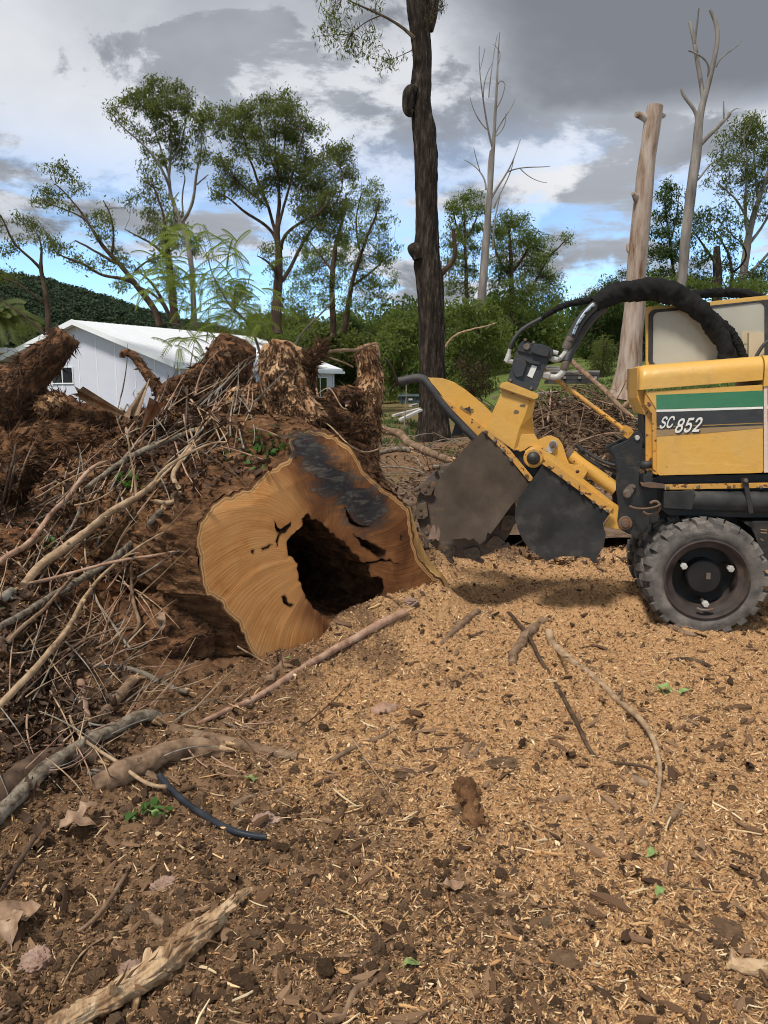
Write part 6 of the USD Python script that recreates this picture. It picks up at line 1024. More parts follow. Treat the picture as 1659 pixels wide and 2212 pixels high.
ramp_mat('earth_plain', [(.25, (0.05, 0.034, 0.023)), (.5, (0.12, 0.078, 0.05)), (.75, (0.20, 0.135, 0.09))], scale=9, rough=.95, bump=.8, bdist=.02)
# ---------------------------------------------------------------- the white house
ramp_mat('white_cladding', [(0, (0.52, 0.53, 0.60)), (1, (0.59, 0.60, 0.67))], scale=1.5, rough=.6, bump=.03)
ramp_mat('white_roof', [(0, (0.60, 0.61, 0.63)), (1, (0.68, 0.69, 0.71))], scale=.8, rough=.45, bump=.02)
ramp_mat('white_trim', [(0, (0.70, 0.71, 0.72)), (1, (0.78, 0.79, 0.80))], scale=2, rough=.5, bump=0)
def _glass():
    n = {'g': ('glossy_bsdf', {'roughness': .05, 'color': (.9, .9, .9)}), 't': ('transparent_bsdf', {'color': (.75, .8, .8)}), 'f': ('fresnel', {'IOR': 1.6}), 'x': ('mix_closure', {})}
    usdkit.material(stage, LP + 'window_glass', n, [('f.fac', 'x.fac'), ('t.BSDF', 'x.closure1'), ('g.BSDF', 'x.closure2')], surface='x.closure')
_glass()
ramp_mat('blind', [(0, (0.34, 0.36, 0.36)), (1, (0.42, 0.44, 0.43))], scale=2, rough=.7, bump=0)
ramp_mat('dark_room', [(0, (0.03, 0.033, 0.035)), (1, (0.05, 0.05, 0.05))], scale=2, rough=.7, bump=0)
HC = P(382, 785, 40); HZ = HC[2]; g0 = np.array([-.87, .5, 0]); r0 = np.array([.5, .87, 0]); HG = 0.0
def wallpt(o, d, u):
    n = np.array([-d[1], d[0], 0]); 
    def f(v): return plane_hit(u, v, o, n)
    return f
gw, rw = (lambda u, v: plane_hit(u, v, HC, np.array([g0[1], -g0[0], 0]))), (lambda u, v: plane_hit(u, v, HC, np.array([r0[1], -r0[0], 0])))
house = thing('white_house', 'white clad single-storey house with a white gabled metal roof', 'house', [HC[0], HC[1], HG])
def prism(pts, vec):
    """a flat outline of corner points pushed along vec"""
    p = np.array(pts); n = len(p); v = np.vstack([p, p + np.asarray(vec)]); i = np.arange(n); j = (i + 1) % n; c = p.mean(0); v = np.vstack([v, c, c + vec])
    return v, np.vstack([np.stack([np.full(n, 2 * n), j, i], 1), np.stack([np.full(n, 2 * n + 1), i + n, j + n], 1), np.stack([i, j, j + n], 1), np.stack([i, j + n, i + n], 1)])
AP = gw(175, 699); LE = gw(37, 768); LE0 = np.array([LE[0], LE[1], HG]); RE = rw(722, 800); RE = np.array([RE[0], RE[1], HZ])
wall = obj('gable_wall', prism([[HC[0], HC[1], HG], HC, AP, LE, LE0], r0 * .2), 'white_cladding', house, smooth=False)
obj('side_wall', prism([[HC[0], HC[1], HG], HC, RE, [RE[0], RE[1], HG]], g0 * .2), 'white_cladding', house, smooth=False)
gn = np.array([g0[1], -g0[0], 0]); gn = gn if gn[1] < 0 else -gn; rn = np.array([r0[1], -r0[0], 0]); rn = rn if rn[1] < 0 or rn[0] > 0 else -rn
for x in np.linspace(.12, .92, 8):      # joints between the cladding sheets, covered with battens
    b = HC + (LE - HC) * x; dlt = np.linalg.norm((b - HC)[:2]); tot = np.linalg.norm((AP - HC)[:2]); zz = HC[2] + (AP[2] - HC[2]) * min(1, dlt / tot) if dlt < tot else AP[2] + (LE[2] - AP[2]) * (dlt - tot) / (np.linalg.norm((LE - HC)[:2]) - tot)
    obj('batten', prism([[b[0], b[1], HG], [b[0], b[1], zz - .05], [b[0] + g0[0] * .05, b[1] + g0[1] * .05, zz - .05], [b[0] + g0[0] * .05, b[1] + g0[1] * .05, HG]], gn * .02), 'white_trim', wall, smooth=False)
for x in np.linspace(.15, .9, 6):
    b = HC + (RE - HC) * x; obj('batten', prism([[b[0], b[1], HG], [b[0], b[1], HZ - .1], [b[0] + r0[0] * .05, b[1] + r0[1] * .05, HZ - .1], [b[0] + r0[0] * .05, b[1] + r0[1] * .05, HG]], rn * .02), 'white_trim', wall, smooth=False)
L = np.linalg.norm(RE - HC); RL = L + .5; ov = gn * .55
E1h = HC + np.array([0, 0, .02]); A1 = AP + [0, 0, .02]; LE1 = LE + [0, 0, .02]
sl = (E1h - A1); sl2 = (LE1 - A1); RP = A1 + r0 * RL; RR = RE + [0, 0, .02] + r0 * .5
up = np.array([0, 0, .14])
obj('roof', prism([A1 + ov, E1h + sl * .05 + ov, RR + sl * .05, RP], up), 'white_roof', house, smooth=False)
obj('roof', prism([A1 + ov, RP, LE1 + sl2 * .22 + r0 * RL, LE1 + sl2 * .22 + ov], up), 'white_roof', house, smooth=False)
for a, b, e in ((A1, E1h + sl * .05, 0), (A1, LE1 + sl2 * .22, 0)):
    obj('barge_board', prism([a + ov * 1.03 + [0, 0, .17], b + ov * 1.03 + [0, 0, .17], b + ov * 1.03 - [0, 0, .12], a + ov * 1.03 - [0, 0, .12]], gn * .04), 'white_trim', house, smooth=False)
gt = obj('gutter', prism([E1h + sl * .055 + ov + rn * .02, RR + sl * .055 + rn * .02, RR + sl * .055 + rn * .02 - [0, 0, .17], E1h + sl * .055 + ov + rn * .02 - [0, 0, .17]], rn * .13), 'white_trim', house, smooth=False)
_rf = stage.GetPrimAtPath('/World/white_house/roof')
for k in np.linspace(.03, .97, 26):
    a, b = A1 + r0 * (RL * k) + up, E1h + sl * .05 + r0 * (RL * k) + up; obj('rib', tube(np.array([a, b]), .022, 4), 'white_roof', _rf)
RDG = A1 + r0 * (RL * .40) - g0 * .2 + g0 * 2.2
rr_ = [RDG + [0, 0, .22], RDG + r0 * 7 + [0, 0, .22]]
obj('roof', prism([rr_[0], rr_[1], rr_[1] - g0 * 4 - [0, 0, 1.7], rr_[0] - g0 * 3.2 - [0, 0, 1.35]], up), 'white_roof', house, smooth=False)
for q in (HC + rn * .04 + r0 * .1, RE + rn * .04 - r0 * .2): obj('downpipe', tube(np.array([[q[0], q[1], HG], [q[0], q[1], HZ - .1]]), .05, 8), 'white_trim', house)
def window(f, n, d, u0, v0, u1, v1, split=True):
    a, b = f(u0, v0), f(u1, v1); a2 = np.array([a[0], a[1], b[2]]); b2 = np.array([b[0], b[1], a[2]]); t = (b2 - a); w = np.linalg.norm(t); t = t / w; z = np.array([0, 0, 1.0]); H = a[2] - b[2]
    def rect(s0, s1, h0, h1, d0, th): q = a2 + n * d0; return prism([q + t * s0 + z * h0, q + t * s1 + z * h0, q + t * s1 + z * h1, q + t * s0 + z * h1], n * th)
    F = .06; fr = obj('window', join([rect(-F, w + F, -F, 0, .005, .06), rect(-F, w + F, H, H + F, .005, .06), rect(-F, 0, 0, H, .005, .06), rect(w, w + F, 0, H, .005, .06)] + ([rect(w / 2 - .03, w / 2 + .03, 0, H, .005, .05)] if split else [])), 'white_trim', house, smooth=False)
    obj('pane', rect(0, w, 0, H, .035, .006), 'window_glass', fr, smooth=False); obj('room', rect(0, w / 2 if split else w, 0, H, .004, .004), 'dark_room', fr, smooth=False)
    k = int(H / .09); obj('blind', join([rect(w * (.5 if i % 2 == 0 or True else 0), w, H * i / k + .01, H * (i + 1) / k - .012, .012, .010) for i in range(k)]), 'blind', fr, smooth=False); obj('blind', join([rect(0.02, w * .5, H * i / k + .01, H * (i + 1) / k - .022, .009, .008) for i in range(k)]), 'blind', fr, smooth=False)
window(gw, gn, g0, 113, 795, 159, 827); window(rw, rn, r0, 676, 816, 705, 857); window(rw, rn, r0, 540, 815, 552, 850); window(rw, rn, r0, 442, 814, 462, 845)

pe = [gw(37, 758), gw(-160, 775)]
obj('porch_roof', prism([pe[0] + gn * .6, pe[1] + gn * .6, pe[1] + r0 * 6, pe[0] + r0 * 6], up), 'white_roof', house, smooth=False)
obj('porch_fascia', prism([pe[0] + gn * .63 + up * 1.3, pe[1] + gn * .63 + up * 1.3, pe[1] + gn * .63 - up * .8, pe[0] + gn * .63 - up * .8], gn * .04), 'white_trim', house, smooth=False)
for i, u in enumerate((-20, -120)): q = gw(u, 800); obj('porch_post', prism([[q[0], q[1], HG], [q[0], q[1], pe[0][2]], [q[0] + .12, q[1], pe[0][2]], [q[0] + .12, q[1], HG]], [0, .12, 0]), 'white_trim', house, smooth=False)
# ---------------------------------------------------------------- what lies about: branches, twigs, leaves, chips
def project(p):
    q = p - EYE; f = q @ FWD; return 829.5 + FOC * q[:, 0] / f, 1106 - FOC * (q @ UPV) / f
_dm = np.full((1300, 1000), 1e9); _rs = np.random.default_rng(2)
for _s in SOLIDS:
    v, f = arr(_s); t = v[f]; A = np.linalg.norm(np.cross(t[:, 1] - t[:, 0], t[:, 2] - t[:, 0]), axis=1); k = _rs.choice(len(f), 160000, p=A / A.sum()); a, b = _rs.random((2, 160000)); w = a + b > 1; a[w], b[w] = 1 - a[w], 1 - b[w]
    p = t[k, 0] + a[:, None] * (t[k, 1] - t[k, 0]) + b[:, None] * (t[k, 2] - t[k, 0]); uu, vv = project(p); ix, iy = (uu / 2).astype(int) + 60, (vv / 2).astype(int) + 60; ok = (ix >= 0) & (ix < 1000) & (iy >= 0) & (iy < 1300)
    np.minimum.at(_dm, (iy[ok], ix[ok]), p[ok, 1])
def SURF(u, v):
    """how far away the stump, the roots or the ground lies along a sight line"""
    ix, iy = int(u / 2) + 60, int(v / 2) + 60; s = _dm[max(0, iy - 1):iy + 2, max(0, ix - 1):ix + 2]
    d = s.min() if s.size else 1e9; g = G(u, v)[1]; return min(d, g)
def put_branch(label, crop, pts, w, mat='stick_brown', name='branch', lift=.03, Y=None, group=None, sides=9, rough=.22, n=40, cat='branch', parent=None, pname=None, fork=(), fit=2, minlift=0.4, groove=0.0, fur=0):
    uv = C(crop, [p[:2] for p in pts]); px = CROPS[crop][2]; w = np.interp(np.linspace(0, 1, len(pts)), np.linspace(0, 1, len(np.atleast_1d(w))), np.atleast_1d(w)) * px
    s = spline(np.array([[a, b, 0] for a, b in uv]), n)[:, :2]; ws = np.interp(np.linspace(0, 1, n), np.linspace(0, 1, len(w)), w)
    if Y is not None: ys = np.interp(np.linspace(0, 1, n), np.linspace(0, 1, len(np.atleast_1d(Y))), np.atleast_1d(Y))
    else:
        sf_ = np.array([SURF(a, b) for a, b in s[::3]]); i3 = np.arange(n)[::3]; ft = np.polyval(np.polyfit(i3, sf_, fit), np.arange(n)); sfi = np.interp(np.arange(n), i3, sf_)
        ys = np.minimum(ft, sfi) - lift; ys = np.convolve(np.pad(ys, 3, mode='edge'), np.ones(7) / 7, 'valid'); ys = np.minimum(ys, sfi - minlift * ws / FOC * sfi)
    p = np.array([P(a, b, y) for (a, b), y in zip(s, ys)]); r = ws / 2 / FOC * ys
    r = r * (1 + .18 * fb(p, 9, 2, 5)); p = p + (.30 * r[:, None] + .004) * np.stack([fb(p, 5, 2, 1), fb(p, 5, 2, 2), fb(p, 5, 2, 3)], -1) * 2
    if cat == 'log' and not groove: groove, sides = .17, max(sides, 30)
    tv, tf = tube(p, r, sides, rough=rough, rscale=5, seed=len(p))
    if groove:
        m_ = n * sides; cen = np.repeat(p, sides, 0); an = np.tile(np.arange(sides) * 2 * np.pi / sides, n); tt = np.repeat(np.cumsum(np.r_[0, np.linalg.norm(np.diff(p, axis=0), axis=1)]), sides); kk = np.stack([np.cos(an) * 2.2, np.sin(an) * 2.2, tt * 5], -1)
        tv[:m_] = cen + (tv[:m_] - cen) * (1 + groove * (np.abs(fb(kk, 1.6, 4, 3)) * 3 - .5) + groove * .8 * fb(kk, .9, 2, 8))[:, None]
    parts = [(tv, tf)]
    rg_ = np.random.default_rng(int(abs(p[0, 0] * 1000)) % 99999)
    for i in rg_.integers(2, n - 2, 2 + n // 14):       # side knobs
        if r[i] > .006:
            d = rg_.normal(0, 1, 3); d /= np.linalg.norm(d); parts.append(tube(np.array([p[i], p[i] + d * r[i] * 1.2, p[i] + d * r[i] * rg_.uniform(1.4, 2.2)]), [r[i] * .5, r[i] * .36, r[i] * .2], 6))
    t = thing(name, label, cat, p[0], group)
    if r[-1] > .009:
        dd = p[-1] - p[-2]; dd /= np.linalg.norm(dd); obj('broken_end', join([tube(np.array([p[-1] - dd * r[-1] * .5 + e * r[-1] * .45, p[-1] + dd * r[-1] * rg_.uniform(.6, 2.4) + e * r[-1] * .5]), [r[-1] * .5, r[-1] * .12], 5) for e in rg_.normal(0, .8, (5, 3))]), 'split_wood', t)
    obj('stem' if pname is None else pname, join(parts), mat, t, smooth=50)
    if fur: bark_fur('bark_shreds', parts[0], fur, .045, 'pale_shreds', t, 9, .006, .16, along=(p[-1] - p[0]) / np.linalg.norm(p[-1] - p[0]), keep=vis)
    for fk in fork:
        q = np.array([P(a, b, np.interp(j / (len(fk[0]) - 1), [0, 1], [ys[np.argmin(np.hypot(*(s - np.array(C(crop, [fk[0][0]])[0])).T))], ys.mean() - .02])) for j, (a, b) in enumerate(C(crop, fk[0]))]); rr = fk[1] * px / 2 / FOC * ys.mean()
        sp2 = spline(q, 16); obj('side_branch', tube(sp2, np.linspace(rr, rr * .45, 16), 7, rough=.15), mat, t, smooth=50)
    return t, p
for nm, a, b, c in (('stick_tan', (0.156, 0.096, 0.054), (0.312, 0.210, 0.126), (0.456, 0.336, 0.216)), ('stick_brown', (0.072, 0.044, 0.027), (0.176, 0.111, 0.068), (0.286, 0.195, 0.124)), ('stick_grey', (0.086, 0.071, 0.055), (0.190, 0.161, 0.127), (0.345, 0.310, 0.253)), ('stick_pink', (0.168, 0.090, 0.058), (0.312, 0.186, 0.126), (0.432, 0.300, 0.216)), ('stick_dark', (.028, .018, .013), (.07, .043, .028), (.13, .085, .055))):
    ramp_mat(nm, [(.3, a), (.5, b), (.72, c)], scale=16, detail=8, rough=.85, bump=.6, bdist=.006, bscale=60, stretch=(1, 1, 1), spec=.18)
ramp_mat('split_wood', [(.3, (.30, .17, .08)), (.7, (.55, .37, .21))], scale=40, rough=.85, bump=.5, bdist=.004)
ramp_mat('pipe_black', [(.3, (.014, .017, .021)), (.7, (.035, .04, .048))], scale=12, rough=.38, bump=.05)
CROPS['unit'] = (0, 0, 1.0)
ramp_mat('mottled_stick', [(.36, (.065, .050, .036)), (.50, (.15, .118, .085)), (.58, (.22, .185, .14)), (.7, (.16, .125, .09))], scale=26, detail=6, rough=.85, bump=.6, bdist=.006, bscale=60, spec=.18)
island_mat('pale_shreds', [(0, (.13, .075, .04)), (.5, (.34, .215, .12)), (1, (.55, .40, .26))], rough=.9, spec=.1)
ramp_mat('shredded_wood', [(.30, (.10, .052, .025)), (.42, (.27, .16, .085)), (.55, (.46, .31, .18)), (.72, (.60, .45, .29))], scale=14, detail=9, rough=.85, bump=1, bdist=.012, bscale=50, stretch=(1.2, .6, 1), spec=.18, dist=.8)
# --- larger branches of the brush on the left
B = put_branch
B('smooth pinkish branch with a snapped pale tip, topmost of those crossing the left edge', 'LP', [(-60, 1085), (120, 960), (250, 860), (300, 800), (430, 640), (560, 500), (700, 320), (830, 236)], [50, 48, 45, 38, 28], 'stick_pink', lift=.13)
B('thick tan branch slanting up across the bark towards the roots', 'LP', [(180, 1225), (420, 990), (640, 830), (750, 750), (950, 600), (1120, 500), (1200, 430), (1250, 385)], [66, 76, 76, 66, 54, 42], 'stick_tan', lift=.12, fork=[([(1225, 415), (1350, 265), (1500, 175), (1659, 100), (1800, 80)], 30), ([(1085, 500), (1075, 380), (1050, 240), (1020, 0)], 22)])
B('mottled grey-green branch low across the dark bark', 'LP', [(-60, 1590), (350, 1350), (700, 1140), (950, 970), (1150, 790), (1300, 612)], [54, 60, 62, 56, 48], 'mottled_stick', lift=.11)
B('thin forked tan branch in front of the mottled grey one', 'LP', [(440, 1690), (590, 1480), (700, 1290), (850, 1110), (1000, 990), (1150, 890), (1300, 808)], [40, 36, 30, 24, 14], 'stick_tan', lift=.15, fork=[([(1000, 990), (1060, 970), (1110, 965)], 16)])
B('slender reddish twig lying level across the bark', 'LP', [(200, 1215), (480, 1150), (800, 1060), (1100, 1000), (1350, 960), (1510, 905)], [28, 26, 24, 18], 'stick_pink', lift=.12)
B('lichen-grey branch lying on the dark log beside the leaf heap', 'LP', [(690, 445), (900, 290), (1100, 170), (1300, 80), (1480, 10), (1560, -20)], [38, 48, 50, 42], 'mottled_stick', lift=.10)
B('brown branch rising from the left edge under the mottled one', 'LP', [(60, 1680), (230, 1510), (390, 1370), (500, 1240), (600, 1120)], [38, 34, 26, 14], 'stick_brown', lift=.15)
B('thin grey bent twig hanging down the bark', 'LP', [(680, 960), (700, 1130), (740, 1290), (860, 1480), (980, 1659), (1040, 1730)], [14, 20, 22, 22], 'stick_grey', lift=.10)
B('short dark stick standing against the bark below the slender twig', 'LP', [(1045, 1058), (1050, 1250), (1085, 1430), (1105, 1540), (1040, 1625), (960, 1690)], [24, 30, 30, 34, 26], 'stick_brown', lift=.05, fork=[([(1105, 1540), (1000, 1570), (930, 1659)], 18)])
B('pale crooked branch ending in a hook on top of the stump', 'LP', [(1660, -20), (1500, 165), (1405, 290), (1385, 330), (1400, 410), (1432, 470), (1415, 540), (1350, 565), (1235, 548)], [24, 32, 40, 40, 42, 40, 30], 'stick_tan', lift=.03, fork=[([(1380, 505), (1440, 500), (1500, 505)], 36)])
B('pale straight stick alongside the crooked branch', 'LP', [(1760, -190), (1640, -60), (1480, 150), (1350, 300), (1230, 420)], [16, 24, 26, 24], 'stick_tan', lift=.07)
B('purple-brown stem leaning up at the left edge', 'LP', [(-20, 700), (20, 560), (60, 400), (100, 230), (130, 95)], [30, 28, 24, 16], 'stick_dark', lift=.12)
B('thin dark stem beside the purple-brown one at the left edge', 'LP', [(40, 640), (80, 450), (110, 300), (140, 180)], [22, 20, 14], 'stick_dark', lift=.12)
B('stub of a cut grey branch poking in at the left edge', 'LP', [(-120, 1400), (0, 1340), (100, 1275)], [96, 92, 84], 'stick_grey', lift=.06, rough=.12)
B('thin stick upright in the leaf heap behind', 'LP', [(1000, -20), (1020, 70), (1050, 190)], [14, 14, 12], 'stick_grey', lift=.08)
B('long thin grass-pale stem from left across the upper bark', 'LP', [(0, 660), (170, 590), (330, 500), (620, 340), (900, 265)], [12, 12, 12, 10], 'stick_tan', lift=.09)
B('dark thorny twig rising diagonally near the left edge', 'LP', [(330, 1400), (460, 1200), (520, 1110), (640, 870), (700, 760)], [10, 14, 14, 8], 'stick_dark', lift=.11)
# brush lower left
B('dark reddish curved log half hidden at the lower left edge', 'BL', [(-60, 960), (20, 830), (90, 755), (180, 705), (300, 672), (440, 690)], [120, 120, 104, 90, 70], 'stick_dark', 'log', lift=.02, cat='log', sides=16)
B('grey flecked branch curving over the logs at lower left', 'BL', [(-60, 990), (0, 930), (120, 800), (250, 690), (380, 612), (520, 540), (640, 500), (684, 515)], [80, 76, 74, 66, 56, 52], 'mottled_stick', lift=.05, sides=12)
B('stout brown log with a ragged broken end above the black pipe', 'BL', [(400, 815), (540, 745), (650, 692), (800, 655), (900, 650), (965, 655)], [84, 120, 116, 96, 90, 76], 'stick_brown', 'log', lift=.02, cat='log', sides=18, rough=.4, n=60)
B('straight short log with pale peeled ends behind the stout one', 'BL', [(730, 562), (850, 588), (1000, 620), (1150, 655), (1285, 682)], [62, 62, 58, 54, 46], 'stick_brown', 'log', lift=.02, cat='log', sides=14)
B('grey-tipped stick lying across the stout log', 'BL', [(380, 745), (450, 745), (520, 740), (600, 690), (660, 665)], [30, 34, 34, 26], 'mottled_stick', lift=.05)
B('long straight reddish pole lying in front of the sawn face', 'BL', [(850, 535), (960, 482), (1150, 400), (1290, 305), (1400, 240), (1540, 160), (1659, 95), (1752, 50)], [20, 26, 30, 32, 36, 36], 'stick_pink', 'pole', lift=.02, cat='pole', fork=[([(1180, 385), (1230, 360), (1290, 350)], 10)])
B('grey curved stick with a knob end under the butt flare', 'BL', [(330, 285), (480, 288), (600, 312), (720, 370), (812, 397)], [22, 26, 28, 30], 'mottled_stick', lift=.02)
fb_, fp_ = B('shredded pale branch in the foreground, thick in the middle and pointed', 'BL', [(200, 1870), (300, 1812), (420, 1750), (560, 1660), (700, 1560), (790, 1490), (880, 1410), (960, 1345), (1010, 1296), (1092, 1250)], [110, 118, 124, 130, 142, 146, 134, 108, 60, 24], 'shredded_wood', lift=.05, sides=64, rough=.35, n=200, groove=.36, fur=40)
B('short brown stick beside the shredded foreground branch', 'BL', [(630, 1355), (700, 1415), (765, 1475)], [40, 40, 36], 'stick_brown', 'stick', cat='stick', lift=.018)
B('upright orange splinter behind the shredded foreground branch', 'BL', [(690, 1475), (695, 1510), (705, 1545)], [20, 22, 18], 'stick_pink', 'stick', cat='stick', lift=.02)
B('thin dark stick left of the shredded branch', 'BL', [(335, 1432), (450, 1332), (520, 1222), (560, 1155)], [18, 24, 24, 16], 'stick_brown', 'stick', cat='stick', lift=.018)
B('short crooked root on the soil right of the black pipe', 'BL', [(1005, 892), (1040, 878), (1100, 850), (1150, 840), (1218, 828)], [36, 36, 30, 26], 'stick_brown', 'stick', cat='stick', lift=-.005)
B('dark gnarled stick lying right of the peeled log', 'BL', [(1425, 702), (1490, 660), (1560, 630), (1640, 600), (1700, 555)], [20, 26, 28, 22], 'stick_brown', 'stick', cat='stick', lift=.018)
B('wiry pale rootlet curving over the soil at lower left', 'BL', [(265, 1668), (300, 1600), (340, 1540), (430, 1470), (580, 1420)], [8, 10, 10, 7], 'stick_tan', 'twig', cat='twig', lift=.01)
B('thin dark root rising at the lower left edge', 'BL', [(0, 1265), (60, 1175), (130, 1060), (200, 960)], [18, 22, 24, 20], 'stick_dark', 'stick', cat='stick', lift=.05)
B('bent dark stick at the bottom edge right of centre', 'BL', [(1405, 1815), (1500, 1765), (1535, 1685), (1600, 1655), (1680, 1640)], [30, 40, 38, 34], 'stick_brown', 'stick', cat='stick', lift=.018)
B('straight dark stick above the bent one at the bottom', 'BL', [(1515, 1625), (1600, 1560), (1680, 1520)], [30, 42, 40], 'stick_dark', 'stick', cat='stick', lift=.018)
B('cut end of a stick at the bottom left corner', 'BL', [(-30, 1815), (80, 1758)], [44, 40], 'stick_brown', 'stick', cat='stick', lift=.018)
B('rotten orange stake standing in the brush', 'BL', [(345, 350), (352, 430), (366, 530)], [40, 56, 60], 'stick_pink', 'stake', cat='stake', lift=.03, rough=.45)
B('brown stick leaning behind the rotten orange stake', 'BL', [(390, 545), (480, 450), (572, 342)], [52, 52, 46], 'stick_brown', 'stick', cat='stick', lift=.03)
B('long thin tan stem crossing the brush towards the bark', 'BL', [(-20, 470), (130, 320), (270, 150), (370, 0)], [34, 32, 26, 14], 'stick_tan', lift=.12)
B('thin crooked brown stem over the grey flecked branch', 'BL', [(300, 500), (360, 600), (480, 680), (600, 770), (720, 805)], [12, 16, 18, 20], 'stick_tan', lift=.08)
B('gnarled brown rootlet in front of the lower sawn edge', 'FC' if False else 'fc', [(655, 1600), (700, 1520), (735, 1470), (720, 1430)], [60, 56, 44, 20], 'stick_brown', 'stick', cat='stick', lift=.02)
for i, (pts, lab) in enumerate([([(690, 1490), (700, 1330), (662, 1180)], 'thin bare twig standing against the sawn face, left'), ([(735, 1500), (715, 1400), (695, 1290)], 'thin bare twig standing against the sawn face, right'), ([(480, 1380), (560, 1430), (650, 1480)], 'thin pale twig leaning on the dark butt flare'), ([(600, 1350), (640, 1420), (680, 1480)], 'dark twig at the foot of the sawn face')]):
    B(lab, 'fc', pts, [10, 8, 5], 'stick_dark' if i != 2 else 'stick_tan', 'twig', cat='twig', lift=.05)
# right foreground
B('long thin straight stick lying across the wood chips', 'BR', [(540, 55), (640, 190), (720, 330), (830, 520), (935, 690), (1050, 710), (1170, 742)], [15, 18, 19, 19, 17, 14], 'stick_dark', 'stick', cat='stick', lift=.045)
B('long curving tan branch with forked tip on the chips in front of the wheel', 'BR', [(715, 138), (745, 212), (850, 290), (950, 375), (1040, 455), (1110, 520), (1160, 600), (1188, 700), (1182, 830), (1150, 932)], [34, 40, 38, 36, 32, 28, 25, 22, 18, 12], 'stick_tan', lift=.04, fork=[([(1180, 780), (1140, 860), (1120, 930), (1170, 1010), (1240, 1082)], 9), ([(1020, 440), (1030, 410), (1030, 375)], 14), ([(745, 212), (770, 240), (800, 244)], 18), ([(1130, 900), (1090, 945), (1070, 990)], 9)])
B('short curved log lying on the chips left of the long branch', 'BR', [(550, 278), (580, 210), (630, 140), (702, 80)], [40, 48, 46, 36], 'stick_brown', 'log', cat='log', lift=.025, sides=14)
B('short stick on the chips below the cutter', 'BR', [(250, 190), (300, 130), (350, 90), (408, 42)], [26, 32, 32, 26], 'stick_brown', 'stick', cat='stick', lift=.018)
B('short dark stick on the chips at the right', 'BR', [(1235, 264), (1320, 260), (1415, 292)], [16, 22, 20], 'stick_dark', 'stick', cat='stick', lift=.018)
B('curved root lying against the front of the tyre', 'BR', [(1178, 66), (1230, 112), (1290, 140), (1372, 156)], [34, 28, 24, 18], 'stick_brown', 'stick', cat='stick', lift=.02)
B('flat slab of dark bark on the chips', 'BR', [(345, 790), (365, 860), (390, 930), (412, 1000)], [100, 118, 110, 40], 'fibrous_bark', 'bark_slab', cat='bark', lift=.02, rough=.4, sides=40, n=90, groove=.34)
B('stubby bark-covered stick near the end of the curving branch', 'BR', [(1025, 758), (1080, 780), (1140, 802)], [46, 54, 44], 'stick_brown', 'stick', cat='stick', lift=.018)
B('short stick pointing at the camera right of the curving branch', 'BR', [(1218, 978), (1250, 930), (1282, 884)], [30, 34, 28], 'stick_brown', 'stick', cat='stick', lift=.018)
B('thin dark twig on the chips below the bark slab', 'BR', [(680, 990), (760, 1030), (830, 1056), (900, 1020)], [8, 12, 12, 14], 'stick_dark', 'twig', cat='twig', lift=.015)
B('pale broken log at the right edge near the bottom', 'BR', [(1500, 1565), (1600, 1590), (1720, 1610)], [70, 84, 80], 'shredded_wood', 'log', cat='log', lift=.025, sides=16, rough=.4)
B('thin stem at the right edge above the pale broken log', 'BR', [(1550, 1252), (1620, 1205), (1690, 1160)], [12, 16, 18], 'stick_tan', 'twig', cat='twig', lift=.01)
B('fine straight twig lying level near the right edge', 'BR', [(1240, 1240), (1400, 1255), (1560, 1272)], [6, 9, 8], 'stick_brown', 'twig', cat='twig', lift=.015)
B('thin dark rootlet on the chips in front of the sawn face', 'BR', [(140, 655), (250, 645), (350, 630), (455, 578)], [10, 14, 13, 8], 'stick_dark', 'twig', cat='twig', lift=.015)
B('short split stick beside the soil hollow', 'BR', [(360, 690), (395, 660), (435, 620)], [38, 40, 36], 'stick_brown', 'stick', cat='stick', lift=.018)
B('thin twig standing in the sawdust below the black flap', 'c1', [(936, 1388), (938, 1340), (930, 1292)], [15, 12, 9], 'stick_brown', 'twig', cat='twig', lift=.02)
B('splintered orange chunk of wood on the chips left of centre', 'BR', [(-60, 490), (10, 475), (70, 455)], [40, 66, 30], 'stick_pink', 'wood_chunk', cat='wood', lift=.0, rough=.6, sides=12)
# behind
B('dark rough branch lying on the ground behind the stump', 'H', [(600, 1050), (680, 1085), (830, 1130), (900, 1200), (1050, 1260), (1180, 1320), (1280, 1352)], [60, 66, 70, 72, 66, 60], 'stick_brown', Y=[8.2, 7.8, 7.0, 6.4], sides=12)
B('grey limb crossing under the dark rough branch', 'H', [(600, 1300), (700, 1275), (800, 1258), (920, 1272)], [44, 46, 50, 52], 'mottled_stick', Y=[7.2, 7.1])
B('dead branch bridging the two tall roots', 'H', [(70, 445), (200, 412), (360, 402), (480, 395), (560, 358), (660, 356)], [30, 30, 28, 30, 18, 8], 'stick_brown', Y=[5.15, 5.3, 5.6])
B('thin pale stick behind the bridging branch', 'H', [(420, 545), (300, 490), (185, 455)], [16, 16, 12], 'stick_tan', 'stick', cat='stick', Y=[6.1, 5.6])
B('thin black vine curving down beside the right root', 'H', [(685, 465), (740, 520), (785, 610), (795, 680), (760, 730), (748, 785)], [16, 20, 20, 14], 'stick_dark', 'vine', cat='vine', Y=[5.8, 6.1])
B('slim upright sapling stem in front of the dark trunk', 'H', [(868, 1130), (870, 1000), (878, 850), (885, 608)], [12, 11, 10, 6], 'stick_grey', Y=[9, 9])
B('pale twig slanting from the roots to the sawn top', 'H', [(165, 1020), (300, 1130), (425, 1242), (640, 1252)], [12, 13, 14, 12], 'stick_tan', Y=[5.0, 4.85, 5.2])
